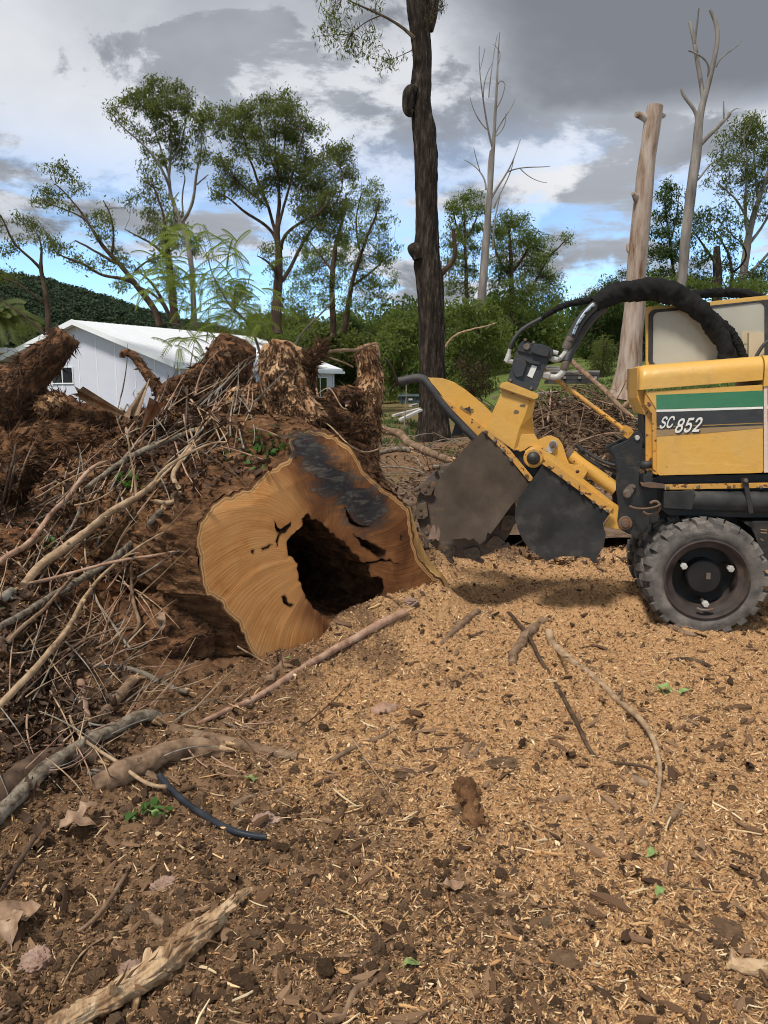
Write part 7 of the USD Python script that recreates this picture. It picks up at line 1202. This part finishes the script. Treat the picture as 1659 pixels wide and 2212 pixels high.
B('greenish bent twig in front of the right window', 'H', [(40, 830), (130, 770), (215, 728), (270, 790), (370, 905)], [8, 9, 12, 10], 'stick_tan', 'twig', cat='twig', Y=[5.2, 5.1])
B('bare limb reaching right from the dark trunk', 'H', [(1225, 372), (1350, 250), (1480, 212), (1660, 160)], [20, 18, 14, 8], 'stick_tan', Y=[17.5, 17])
B('long brown stick leaning behind the yellow tie rod', 'c6', [(860, 980), (1080, 1190), (1200, 1300), (1300, 1400), (1420, 1500)], [46, 50, 46, 40], 'stick_brown', Y=[8.8, 7.6])
B('cut log end lying beneath the sawn pole', 'c6', [(1340, 1430), (1420, 1370), (1500, 1310)], [58, 60, 56], 'stick_tan', 'log', cat='log', Y=[8.2, 8.0])
# --- many thin twigs tangled in the brush: nothing tells them apart
rt = np.random.default_rng(17); mats = ['stick_tan', 'stick_brown', 'stick_grey', 'stick_dark', 'stick_pink']
zones = [(-20, 300, 1020, 1420, 50, (15, 85)), (-20, 260, 1380, 1660, 40, (5, 85)), (200, 560, 850, 1010, 34, (15, 85)), (-20, 210, 1040, 1420, 44, (20, 75)), (210, 330, 1050, 1300, 12, (20, 75)), (-20, 240, 1380, 1680, 40, (20, 75)), (230, 480, 860, 1010, 26, (25, 80)), (150, 400, 1480, 1640, 20, (0, 60)), (330, 820, 1520, 1680, 20, (-40, 60)), (430, 700, 850, 960, 10, (0, 90))]
for z in zones:
    for _ in range(z[4]):
        u, v = rt.uniform(z[0], z[1]), rt.uniform(z[2], z[3]); a = math.radians(rt.uniform(*z[5])) * (1 if rt.random() < .8 else -1); L = rt.uniform(50, 210); d = np.array([math.cos(a), -math.sin(a)]); pr = np.array([d[1], -d[0]]); bnd = rt.normal(0, .07)
        pts = [(u, v), tuple(np.array([u, v]) + d * L * .5 + pr * L * bnd), tuple(np.array([u, v]) + d * L)]
        B('thin bare twig tangled in the brush on the left', 'unit', pts, [rt.uniform(2.2, 5.5), rt.uniform(1.8, 4), 1], mats[rt.choice(5, p=[.30, .16, .26, .08, .20])], 'brush_twig', cat='twig', group='thin twigs tangled in the brush on the left', lift=rt.uniform(.02, .13), sides=5, n=14, fit=1, rough=.1)
# --- black pipe
pt, _pp = B('black plastic irrigation pipe curving out of the soil', 'BL', [(690, 755), (735, 810), (800, 868), (880, 930), (1000, 995), (1080, 1015), (1152, 1022)], [29, 31, 33, 33, 31, 29], 'pipe_black', 'pipe', cat='pipe', lift=.035, sides=16, rough=0.0, n=50)
# ---------------------------------------------------------------- leaf litter, chips, clods
island_mat('dead_leaf', [(0, (0.075, 0.045, 0.030)), (.25, (0.19, 0.120, 0.082)), (.55, (0.34, 0.245, 0.185)), (.8, (0.47, 0.37, 0.295)), (1, (0.66, 0.57, 0.48))], rough=.65, spec=.15, translucent=.2, tcol=(1.2, 1, .7))
island_mat('fresh_leaf', [(0, (0.05, 0.11, 0.02)), (.6, (0.11, 0.21, 0.04)), (1, (0.24, 0.36, 0.10))], rough=.5, spec=.4, translucent=.3)
def curled(P0, rng, size, wid=.34, curl=1.0, nrm=None):
    """dead leaves: five-sided blades rolled and twisted along the midrib"""
    n = len(P0); d = rng.normal(0, 1, (n, 3)); d[:, 2] *= .45; d /= np.linalg.norm(d, axis=1)[:, None]; s = np.cross(d, np.array([0, 0, 1.0]) + rng.normal(0, .5, (n, 3))); s /= np.linalg.norm(s, axis=1)[:, None]; u = np.cross(s, d)
    L = (size * rng.uniform(.45, 1.5, n))[:, None]; W = L * wid * rng.uniform(.6, 1.4, (n, 1)); k = rng.normal(.25, .35, (n, 1)) * curl; rows = []
    for t, w in ((-.5, .12), (-.2, .9), (.12, 1.0), (.5, .05)):
        c = P0 + d * L * t + u * L * k * (t * t * 1.6 - .1); f = rng.uniform(.1, .7, (n, 1))
        rows += [c + s * W * w * .5 + u * W * f * w * .6, c, c - s * W * w * .5 + u * W * f * w * .6]
    V = np.stack(rows, 1); i = np.arange(n)[:, None] * 12; F = []
    for r in range(3):
        for c in range(2): a = r * 3 + c; F += [i + [a, a + 1, a + 4], i + [a, a + 4, a + 3]]
    return V.reshape(-1, 3), np.concatenate(F)
rl = np.random.default_rng(8)
def scatter_uv(zs, lift):
    out = []
    for (u0, v0, su, sv, n) in zs:
        for _ in range(n):
            u, v = u0 + rl.normal(0, su), v0 + rl.normal(0, sv)
            if not (-80 < u < 1740 and 560 < v < 2240): continue
            y = SURF(u, v)
            if y > 14: continue
            out.append(P(u, v, y - rl.uniform(*lift)))
    return np.array(out)
# heap of brown leaves in the crook of the roots and over the brush; each zone: middle and spread in sight, number
heap = scatter_uv([(370, 905, 55, 34, 420), (430, 860, 34, 30, 220), (330, 950, 60, 34, 260), (480, 790, 34, 34, 80), (250, 1010, 70, 30, 260), (120, 1060, 80, 40, 320), (70, 1180, 60, 80, 360), (60, 1330, 60, 80, 420), (110, 1480, 80, 60, 380), (60, 1620, 50, 60, 260), (180, 1560, 60, 50, 160), (340, 1040, 60, 26, 160), (600, 880, 50, 40, 70), (480, 1000, 60, 30, 120), (780, 890, 40, 40, 50)], (.0, .08))
obj('leaf_litter', curled(heap, rl, .060, .3, 1.5), 'dead_leaf', smooth=True, label='brown dead leaves heaped over the brush and roots on the left', cat='dead leaves', kind='stuff')
gl = scatter_uv([(300, 1800, 260, 180, 160), (900, 1900, 420, 220, 150), (1300, 1700, 260, 200, 60), (950, 1480, 200, 80, 90)], (.0, .006))
obj('fallen_leaves', curled(gl, rl, .05), 'dead_leaf', smooth=True, label='scattered dead leaves lying on the bare soil and chips', cat='dead leaves', kind='stuff')
weeds = scatter_uv([(270, 1035, 18, 10, 90), (45, 1130, 10, 30, 14), (110, 1180, 12, 20, 12), (560, 965, 40, 18, 60), (330, 1750, 16, 10, 30), (620, 960, 20, 14, 20), (25, 1320, 20, 30, 12)], (.01, .06))
obj('green_weeds', curled(weeds, rl, .035, .6, .5), 'fresh_leaf', smooth=True, label='small bright green weed leaves sprouting through the brush', cat='weeds', kind='stuff')
ramp_mat('pale_leaf', [(.3, (.13, .19, .06)), (.6, (.23, .30, .11)), (.8, (.33, .38, .18))], scale=20, rough=.6, bump=.2, bdist=.003)
ramp_mat('brown_leaf', [(.3, (.15, .085, .05)), (.5, (.26, .165, .105)), (.72, (.38, .27, .19))], scale=25, rough=.7, bump=.3, bdist=.004)
# a few leaves large enough to tell apart
def leaf(label, crop, x, y, L, mat, tilt=.2, w=.4, y_off=.01, name='leaf', rot=0, hang=None):
    u, v = C(crop, [(x, y)])[0]; p = P(u, v, SURF(u, v) - y_off) if hang is None else P(u, v, hang); a = np.linspace(0, 1, 9); wd = np.sin(a * math.pi) ** .7 * w * L * .5 * (1 + .22 * np.sin(a * 23 + L * 200)); d = np.array([math.cos(rot), math.sin(rot) * .6, math.sin(rot) * tilt + .05]); d /= np.linalg.norm(d); s = np.cross(d, [0.1, -.3, 1.0]); s /= np.linalg.norm(s); up = np.cross(s, d); up *= np.sign(up[2] + 1e-9)
    c = p + d * ((a - .5) * L)[:, None] + up * (.22 * L * np.cos(a * 5 + L * 90) + .06 * L * np.sin(a * 17 + L * 50))[:, None] + [0, 0, .012]; V = np.stack([c + s * wd[:, None] + up * wd[:, None] * .75, c, c - s * wd[:, None] + up * wd[:, None] * .35], 1).reshape(-1, 3); F = []
    for r in range(8):
        for k in range(2): b = r * 3 + k; F += [[b, b + 1, b + 4], [b, b + 4, b + 3]]
    t = thing(name, label, 'leaf', p); obj('blade', (V, np.array(F)), mat, t, smooth=True); obj('midrib', tube(np.vstack([c[0] - d * L * .18, c]), np.linspace(.0022, .0008, 10), 4), mat, t, smooth=True)
leaf('wilted pale green leaf lying on the chips right of the long branch', 'BR', 1250, 408, .15, 'pale_leaf', rot=-.4)
leaf('second pale green blade under the wilted leaf on the chips', 'BR', 1215, 402, .11, 'pale_leaf', rot=2.6, w=.3)
leaf('yellow-green leaf lower on the chips, right of centre', 'BR', 1160, 1108, .045, 'pale_leaf', rot=.6, w=.7)
leaf('small green leaf near the bottom right beside a brown one', 'BR', 1188, 1272, .04, 'pale_leaf', rot=1.2, w=.7)
leaf('light green leaf at the bottom centre', 'BR', 118, 1588, .055, 'pale_leaf', rot=.5)
leaf('green leaf at the foot of the sawn face', 'fc', 788, 1462, .07, 'pale_leaf', rot=.3, w=.6)
leaf('green leaf left of the black pipe', 'BL', 690, 945, .07, 'pale_leaf', rot=-.5, w=.6)
leaf('pale green leaf above the black pipe', 'BL', 1098, 788, .06, 'pale_leaf', rot=-.3)
leaf('big curled brown leaf at the lower left edge', 'BL', 70, 1375, .13, 'brown_leaf', rot=.9, w=.7, y_off=.05)
leaf('big brown leaf beside the curled one at the lower left edge', 'BL', 40, 1420, .12, 'brown_leaf', rot=1.9, w=.6, y_off=.05)
leaf('broad pinkish-brown leaf above the lower left soil', 'BL', 330, 985, .12, 'brown_leaf', rot=.6, w=.6, y_off=.03)
leaf('long brown leaf beside the broad pinkish-brown one', 'BL', 375, 930, .11, 'brown_leaf', rot=1.1, w=.4, y_off=.04)
leaf('dry leaf hanging on the butt flare', 'BL', 700, 100, .10, 'brown_leaf', rot=1.5, w=.5, tilt=1.2, y_off=.05)
leaf('pale dry leaf caught on a pale twig by the right root', 'H', 385, 900, .06, 'brown_leaf', rot=1.2, w=.7, hang=5.1)
leaf('grey-brown leaf lying on the soil at the bottom centre', 'BR', 300, 1245, .07, 'brown_leaf', rot=.2, w=.6)
# --- the ground's loose cover: chips, shavings, clods (thousands of each)
def ground_points(n, ymin, ymax, rng, power, keep):
    out = []; tot = 0
    while tot < n:
        y = ymin * (ymax / ymin) ** rng.random(n) if power == 0 else ymin + (ymax - ymin) * rng.random(n) ** power; x = rng.uniform(-.66, .66, n) * (y + .5)
        k = rng.random(n) < keep(x, y); out.append(np.stack([x[k], y[k]], 1)); tot += k.sum()
    q = np.vstack(out)[:n]; a = (q[:, 0] - LOG_A[0]) * LOG_N[0] + (q[:, 1] - LOG_A[1]) * LOG_N[1]; b = (q[:, 0] - LOG_A[0]) * LOG_T[0] + (q[:, 1] - LOG_A[1]) * LOG_T[1]
    q = q[~((a < -.02) & (b > -.75) & (b < 1.4) & (a > -2.6))]
    return np.stack([q[:, 0], q[:, 1], height(q[:, 0], q[:, 1])], 1)
def sliver(L, W, T, bend, seed):
    r = np.random.default_rng(seed); t = np.linspace(-.5, .5, 4); c = np.stack([t * L, bend * L * (t * t - .08) * 2, np.abs(bend) * L * .4 * (.25 - t * t)], 1); w = W * np.array([.35, 1, .9, .25]) * .5; V = []
    for i in range(4): V += [c[i] + [0, w[i], -T / 2], c[i] + [0, -w[i], -T / 2], c[i] + [0, -w[i] * .7, T / 2], c[i] + [0, w[i] * .7, T / 2]]
    F = []
    for i in range(3):
        for k in range(4): a, b = i * 4 + k, i * 4 + (k + 1) % 4; F += [[a, b, b + 4], [a, b + 4, a + 4]]
    return np.array(V), np.array(F)
def clod(seed, sub=2):
    m = trimesh.creation.icosphere(sub, 1.0); v = np.array(m.vertices); v *= (1 + .9 * fb(v, 1.3, 3, seed) + .5 * fb(v, 4, 2, seed + 1))[:, None]; v[:, 2] *= .7; return v, np.array(m.faces)
def tone_mat(name, colors, rough=.85, bump=None):
    n = {'o': ('object_info', {}), 'r': ('rgb_ramp', {'ramp': colors}), 'p': ('principled_bsdf', {'roughness': rough, 'specular_ior_level': .08})}; l = [('o.random', 'r.fac'), ('r.color', 'p.base_color')]
    if bump:
        n.update({'t': ('texture_coordinate', {}), 'n': ('noise_texture', {'scale': bump, 'detail': 5, 'roughness': .7}), 'b': ('bump', {'strength': .9, 'distance': .15})}); l += [('t.object', 'n.vector'), ('n.fac', 'b.height'), ('b.normal', 'p.normal')]
    usdkit.material(stage, LP + name, n, l, surface='p.BSDF')
tone_mat('chip_wood', [(0, (.20, .098, .042)), (.3, (.38, .205, .090)), (.65, (.54, .325, .155)), (.9, (.64, .43, .23)), (1, (.74, .57, .36))])
tone_mat('chip_pale', [(0, (.34, .22, .11)), (.5, (.56, .42, .24)), (1, (.72, .60, .40))])
tone_mat('chip_bark', [(0, (.045, .027, .017)), (.5, (.12, .068, .038)), (1, (.24, .15, .09))])
tone_mat('clod_soil', [(0, (.105, .063, .036)), (.5, (.19, .115, .067)), (.9, (.26, .165, .10)), (1, (.33, .225, .14))], .95, 2.5)
rc = np.random.default_rng(31)
protos = [(sliver(1, .22, .07, .10, 1), 'chip_wood'), (sliver(1, .34, .09, -.12, 2), 'chip_wood'), (sliver(1, .13, .06, .2, 3), 'chip_wood'), (sliver(1, .5, .08, .05, 4), 'chip_wood'), (sliver(1, .16, .06, -.2, 5), 'chip_pale'), (sliver(1, .4, .12, .1, 6), 'chip_bark')]
pos = ground_points(210000, 1.35, 7.2, rc, 0, lambda x, y: .04 + .96 * chip_cover(x, y)); n = len(pos); pos[:, 2] += .002 + rc.uniform(-.002, .006, n)
sc = np.clip(rc.lognormal(math.log(.0092), .45, n), .004, .032) * (1 + .25 * ss(3.0, 6, pos[:, 1]))
instancer('/World/wood_chips', 'orange-tan wood chips strewn thickly over the ground from the grinder to the camera', 'wood chips', protos, pos, rand_quat(n, rc, .28), sc, rc.choice(6, n, p=[.27, .20, .24, .09, .07, .13]))
pos = ground_points(5200, 1.35, 7, rc, 0, lambda x, y: .35 + .4 * chip_cover(x, y)); n = len(pos); pos[:, 2] += .004
instancer('/World/wood_shavings', 'long pale shavings and straws lying among the chips and soil', 'shavings', [(sliver(1, .05, .03, .18, 11), 'chip_pale'), (sliver(1, .08, .03, -.1, 12), 'chip_wood'), (sliver(1, .30, .10, .15, 13), 'chip_bark')], pos, rand_quat(n, rc, .16), np.clip(rc.lognormal(math.log(.045), .5, n), .02, .14), rc.choice(3, n, p=[.22, .28, .5]))
pos = ground_points(13000, 1.35, 8, rc, 0, lambda x, y: .10 + .9 * chipless(x, y) ** 1.5); n = len(pos); sc = np.clip(rc.lognormal(math.log(.0060), .50, n), .003, .026); pos[:, 2] += sc * .05
instancer('/World/soil_clods', 'loose crumbs and clods of dark brown soil', 'soil', [(clod(i), 'clod_soil') for i in range(4)], pos, rand_quat(n, rc, .5), sc[:, None] * rc.uniform(.7, 1.3, (n, 3)), rc.integers(0, 4, n))
pos = ground_points(150000, 1.35, 7.5, rc, 0, lambda x, y: .9 + 0 * x); n = len(pos); pos[:, 2] += .001 + rc.uniform(-.002, .005, n)
tone_mat('fibre_brown', [(0, (.085, .048, .026)), (.5, (.17, .10, .055)), (1, (.29, .18, .10))], .95)
tone_mat('fibre_tan', [(0, (.20, .115, .06)), (.5, (.32, .19, .105)), (1, (.46, .30, .175))], .95)
tan = rc.random(n) < .06 + .75 * chip_cover(pos[:, 0], pos[:, 1])
instancer('/World/wood_dust', 'fine brown and tan wood fibres matted into the soil', 'wood fibres', [(sliver(1, .20, .10, .3, 21), 'fibre_tan'), (sliver(1, .34, .14, -.3, 22), 'fibre_tan'), (sliver(1, .24, .12, .4, 23), 'fibre_brown'), (sliver(1, .5, .2, -.2, 24), 'fibre_brown')], pos, rand_quat(n, rc, .22), np.clip(rc.lognormal(math.log(.0080), .5, n), .004, .03), np.where(tan, rc.integers(0, 2, n), rc.integers(2, 4, n)))
# larger stones and lumps that can be told apart
def lump(label, crop, x, y, r, mat, seed, name='stone', cat='stone', fl=.65):
    u, v = C(crop, [(x, y)])[0]; p = G(u, v); w, f = clod(seed, 4); w = w * (1 + .35 * fb(w, 7, 3, seed + 3) + .25 * np.abs(fb(w, 16, 2, seed)))[:, None]; obj(name, (p + w * r * [1.0, .8, fl * (1.25 if mat != 'dark_clod' else 1)] * (1 if mat != 'dark_clod' else .8) + [0, 0, r * (.15 if mat != 'dark_clod' else .02)], f), mat, smooth=40, label=label, cat=cat)
ramp_mat('pink_stone', [(.3, (.17, .105, .075)), (.55, (.28, .185, .14)), (.75, (.38, .28, .22))], scale=22, rough=.9, bump=.8, bdist=.006, bscale=70)
ramp_mat('dark_clod', [(.3, (.060, .036, .021)), (.55, (.135, .082, .047)), (.75, (.21, .135, .080))], scale=20, rough=.95, bump=1, bdist=.01, bscale=60)
lump('pinkish stone half buried at the lower left', 'BL', 160, 1590, .045, 'pink_stone', 3, fl=.9)
lump('pale pinkish stone on the soil above the foreground branch', 'BL', 715, 1240, .036, 'pink_stone', 5)
lump('pinkish stone at the end of the black pipe', 'BL', 1150, 965, .045, 'pink_stone', 7)
lump('brown stone beside the tip of the foreground branch', 'BL', 570, 1610, .03, 'pink_stone', 9)
lump('dark clod in the soil hollow right of centre', 'BR', 470, 830, .035, 'dark_clod', 11, 'clod', 'clod')
lump('crumbly dark earth lump left of the bark slab', 'BR', 90, 760, .06, 'dark_clod', 13, 'clod', 'clod', .5)
lump('dark crumbly ridge behind the bark slab', 'BR', 520, 720, .09, 'dark_clod', 15, 'clod', 'clod', .45)
lump('large rough clod at the bottom right', 'BR', 1480, 1440, .07, 'dark_clod', 17, 'clod', 'clod', .5)
lump('cracked crust of earth at the bottom centre', 'BR', 820, 1560, .075, 'dark_clod', 19, 'clod', 'clod', .4)
lump('stone in the mouth of the hollow', 'fc', 890, 1165, .075, 'dark_clod', 21, fl=.7)
lump('rough wood lump below the mouth of the hollow', 'fc', 960, 1195, .06, 'dark_root', 23, 'wood_lump', 'wood', .9)
lump('grey stone on the bank right of the hollow', 'fc', 1440, 1140, .05, 'pink_stone', 25)
lump('small dark stone on the chips below the sawn face', 'BR', 540, 415, .028, 'dark_clod', 27)
# ---------------------------------------------------------------- things lying behind the stump and the grinder
ramp_mat('skip_paint', [(.3, (.035, .055, .052)), (.7, (.07, .095, .09))], scale=4, rough=.6, bump=.2)
ramp_mat('pale_board', [(.3, (.34, .31, .27)), (.7, (.52, .49, .44))], scale=6, rough=.8, bump=.2)
ramp_mat('grey_board', [(.3, (.16, .145, .125)), (.7, (.30, .28, .25))], scale=6, rough=.85, bump=.2)
ramp_mat('dark_slab', [(.3, (.03, .029, .028)), (.7, (.075, .07, .066))], scale=5, rough=.8, bump=.2)
sk = thing('skip_bin', 'grey-green steel skip bin standing beside the dark trunk', 'skip bin', G(868, 872))
def hexa(f, b):  # front and back quads (4 corners each) to a closed block
    v = np.array(list(f) + list(b)); return v, np.array([[0, 1, 2], [0, 2, 3], [5, 4, 7], [5, 7, 6], [4, 0, 3], [4, 3, 7], [1, 5, 6], [1, 6, 2], [3, 2, 6], [3, 6, 7], [4, 5, 1], [4, 1, 0]])
D = 23.0; q = lambda pts, dd: [P(*C('H', [p])[0], dd) for p in pts]
obj('bin_wall', hexa(q([(822, 858), (1080, 862), (1090, 800), (815, 798)], D), q([(830, 840), (1070, 842), (1085, 776), (845, 774)], D + 1.6)), 'skip_paint', sk, smooth=False)
obj('rim', join([tube(np.array(q([(813, 797), (1092, 799)], D - .02)), .035, 6), tube(np.array([q([(813, 797)], D)[0], q([(845, 774)], D + 1.6)[0]]), .035, 6)]), 'skip_paint', sk)
obj('sticker', hexa(q([(900, 832), (938, 832), (938, 816), (900, 816)], D - .03), q([(900, 832), (938, 832), (938, 816), (900, 816)], D - .01)), 'pale_board', sk, smooth=False)
for i in range(5): a = 835 + i * 60; obj('rib', hexa(q([(a, 856), (a + 8, 856), (a + 8, 802), (a, 802)], D - .04), q([(a, 856), (a + 8, 856), (a + 8, 802), (a, 802)], D)), 'skip_paint', sk, smooth=False)
def board(label, crop, a, b, wpx, D1, D2, mat='pale_board', name='plank'):
    (u0, v0), (u1, v1) = C(crop, [a, b]); p, r = P(u0, v0, D1), P(u1, v1, D2); w = wpx * CROPS[crop][2] / FOC * D1; d = (r - p); L = np.linalg.norm(d); d /= L; s = np.cross(d, [0, 0, 1]); s /= np.linalg.norm(s); n = np.cross(s, d)
    c = [p - s * w - n * .02, p + s * w - n * .02, p + s * w + n * .02, p - s * w + n * .02]; t = thing(name, label, 'plank', p); obj('board', hexa(c, [x + d * L for x in c]), mat, t, smooth=False)
board('upper of two pale planks lying left of the dark trunk', 'H', (770, 965), (1000, 905), 14, 15, 16)
board('lower of two pale planks lying left of the dark trunk', 'H', (832, 998), (1010, 915), 16, 14.4, 15.5)
board('white offcut beside the skip bin', 'H', (920, 880), (975, 868), 14, 18, 18.5)
board('pale plank behind the brush heap, nearest the column', 'c6', (500, 1600), (620, 1530), 22, 9.6, 10)
board('long pale plank behind the brush heap', 'c6', (600, 1580), (800, 1480), 18, 9.4, 10.4)
board('grey sheet standing behind the brush heap', 'c6', (560, 1300), (720, 1285), 40, 12, 12.6, 'grey_board')
board('grey board under the brush heap', 'c6', (660, 1420), (860, 1330), 22, 11, 12, 'grey_board')
st_ = thing('timber_stack', 'low stack of dark slabs and grey boards on bearers behind the motor', 'timber stack', P(*C('c6', [(850, 1180)])[0], 19))
for i, (y0, y1, x0, x1, m) in enumerate([(1170, 1200, 640, 1130, 'dark_slab'), (1128, 1165, 650, 1120, 'dark_slab'), (1100, 1124, 630, 1125, 'dark_slab'), (1078, 1097, 620, 1130, 'grey_board'), (1052, 1072, 620, 800, 'grey_board'), (1034, 1048, 630, 740, 'grey_board')]):
    a = q = [P(*C('c6', [p])[0], 19 + i * .02) for p in ((x0, y1), (x1, y1), (x1, y0), (x0, y0))]; obj('slab', hexa(a, [p + np.array([.2, 1.4, 0]) for p in a]), m, st_, smooth=False)
for x in (800, 940, 1090):
    a = [P(*C('c6', [p])[0], 18.96) for p in ((x - 12, 1158), (x + 10, 1158), (x + 10, 1136), (x - 12, 1136))]; obj('bearer_end', hexa(a, [p + np.array([0, .05, 0]) for p in a]), 'grey_board', st_, smooth=False)
# brush heap between stump and lawn: mound, tangle, dead leaves
bh = np.random.default_rng(44); hc = P(*C('c6', [(1060, 1560)])[0], 9.0); hc[2] = 0
def heap_z(x, y): return 1.36 * np.exp(-((x - hc[0] + .15) / 1.55) ** 2 - ((y - hc[1] - .5) / 1.0) ** 2)
obj('mound', (lambda X, Y: (np.stack([X, Y, heap_z(X, Y) * .9 + .10 + .12 * fb(np.stack([X, Y, 0 * X], -1), 3, 3, 2)], -1).reshape(-1, 3), (lambda i, j: np.stack([i * 60 + j, i * 60 + j + 1, (i + 1) * 60 + j + 1, (i + 1) * 60 + j], -1).reshape(-1, 4)[:, ::-1])(*np.meshgrid(np.arange(59), np.arange(59), indexing='ij'))))(*np.meshgrid(np.linspace(hc[0] - 2.4, hc[0] + 2.8, 60), np.linspace(hc[1] - 1.8, hc[1] + 2.6, 60), indexing='ij')), 'earth_plain', smooth=True, label='low earth mound under the brush heap behind the grinder', cat='mound', kind='structure')
parts = []
for i in range(760):
    x, y = hc[0] + bh.normal(-.15, 1.05), hc[1] + bh.normal(.1, .5); z = heap_z(x, y) * bh.uniform(.75, 1.05) + height(x, y, False) * .0 + .10; a = bh.uniform(0, math.pi); L = bh.uniform(.25, 1.0); d = np.array([math.cos(a), math.sin(a) * .6, bh.normal(0, .35)]); r = bh.uniform(.003, .011); m = np.array([x, y, z]); w = bh.normal(0, .10, 3)
    pt_ = spline(np.array([m - d * L * .5, m + w * L, m + d * L * .5 + w * .5]), 7)
    if i < 90:
        t = thing('heap_stick', 'thin curly stick in the brush heap behind the grinder', 'stick', pt_[0], 'sticks in the brush heap behind the grinder'); obj('stem', tube(pt_, np.linspace(r * 1.5, r * .6, 7), 5), ['stick_brown', 'stick_grey', 'stick_tan', 'stick_pink'][i % 4], t)
    else: parts.append(tube(pt_, np.linspace(r, r * .4, 7), 4, cap=False))
obj('brush_heap', join(parts), 'stick_brown', smooth=True, label='tangled heap of dry brown twigs behind the grinder, below the lawn', cat='brush heap', kind='stuff')
x, y = hc[0] + bh.normal(-.15, 1.1, 3600), hc[1] + bh.normal(.1, .55, 3600)
obj('heap_leaves', curled(np.stack([x, y, heap_z(x, y) * bh.uniform(.85, 1.06, 3600) + .12], 1), bh, .07), 'dead_leaf', smooth=True, label='dry brown leaves hanging in the brush heap behind the grinder', cat='dead leaves', kind='stuff')
# litter, twigs and grass on the ground farther back
n = 5200; y = 6.4 * (22 / 6.4) ** bh.random(n); x = bh.uniform(-.35, .62, n) * y
obj('ground_litter', curled(np.stack([x, y, height(x, y) + .015], 1), bh, .085, .3), 'dead_leaf', smooth=True, label='dead leaves and bark strips littering the cleared ground behind', cat='dead leaves', kind='stuff')
parts = []
for i in range(420):
    yy = 7.2 * (20 / 7.2) ** bh.random(); xx = bh.uniform(-.2, .6) * yy; a = bh.uniform(0, 2 * math.pi); L = bh.uniform(.2, .9) * (yy / 8) ** .5; m = np.array([xx, yy, height(xx, yy) + .03]); d = np.array([math.cos(a), math.sin(a), bh.normal(0, .12)]); parts.append(tube(spline(np.array([m - d * L * .5, m + bh.normal(0, .06, 3), m + d * L * .5]), 6), bh.uniform(.004, .014), 4, cap=False))
obj('scattered_twigs', join(parts), 'stick_grey', smooth=True, label='dry sticks scattered over the cleared ground behind', cat='twigs', kind='stuff')
def grass_blades(n, xy, hgt, rng):
    x, y = xy; z = height(x, y); b = np.stack([x, y, z], 1); d = rng.normal(0, .35, (n, 3)); d[:, 2] = 1; L = (hgt * rng.uniform(.5, 1.5, n))[:, None]; s = rng.normal(0, 1, (n, 3)); s[:, 2] = 0; s /= np.linalg.norm(s, axis=1)[:, None]; w = .006 * (y / 8)[:, None]
    V = np.stack([b - s * w, b + s * w, b + d * L * .6 + s * w * .7, b + d * L + np.stack([d[:, 0], d[:, 1], -d[:, 2] * .2], 1) * L * .4], 1).reshape(-1, 3); i = np.arange(n)[:, None] * 4; return V, np.concatenate([i + [0, 1, 2], i + [0, 2, 3]])
y = 9.0 * (34 / 9.0) ** bh.random(60000); x = bh.uniform(-.42, .75, 60000) * y; kp = (fb(np.stack([x, y, 0 * x], 1), .55, 4, 77) > .03) & (bh.random(60000) < .8) | ((y > 22) & (x > 2.5)); x, y = x[kp], y[kp]
obj('grass', grass_blades(len(x), (x, y), .10 * (y / 10) ** .3, bh), 'grass_blade', smooth=False, label='patchy green grass on the cleared ground and the lawn behind', cat='grass', kind='stuff')
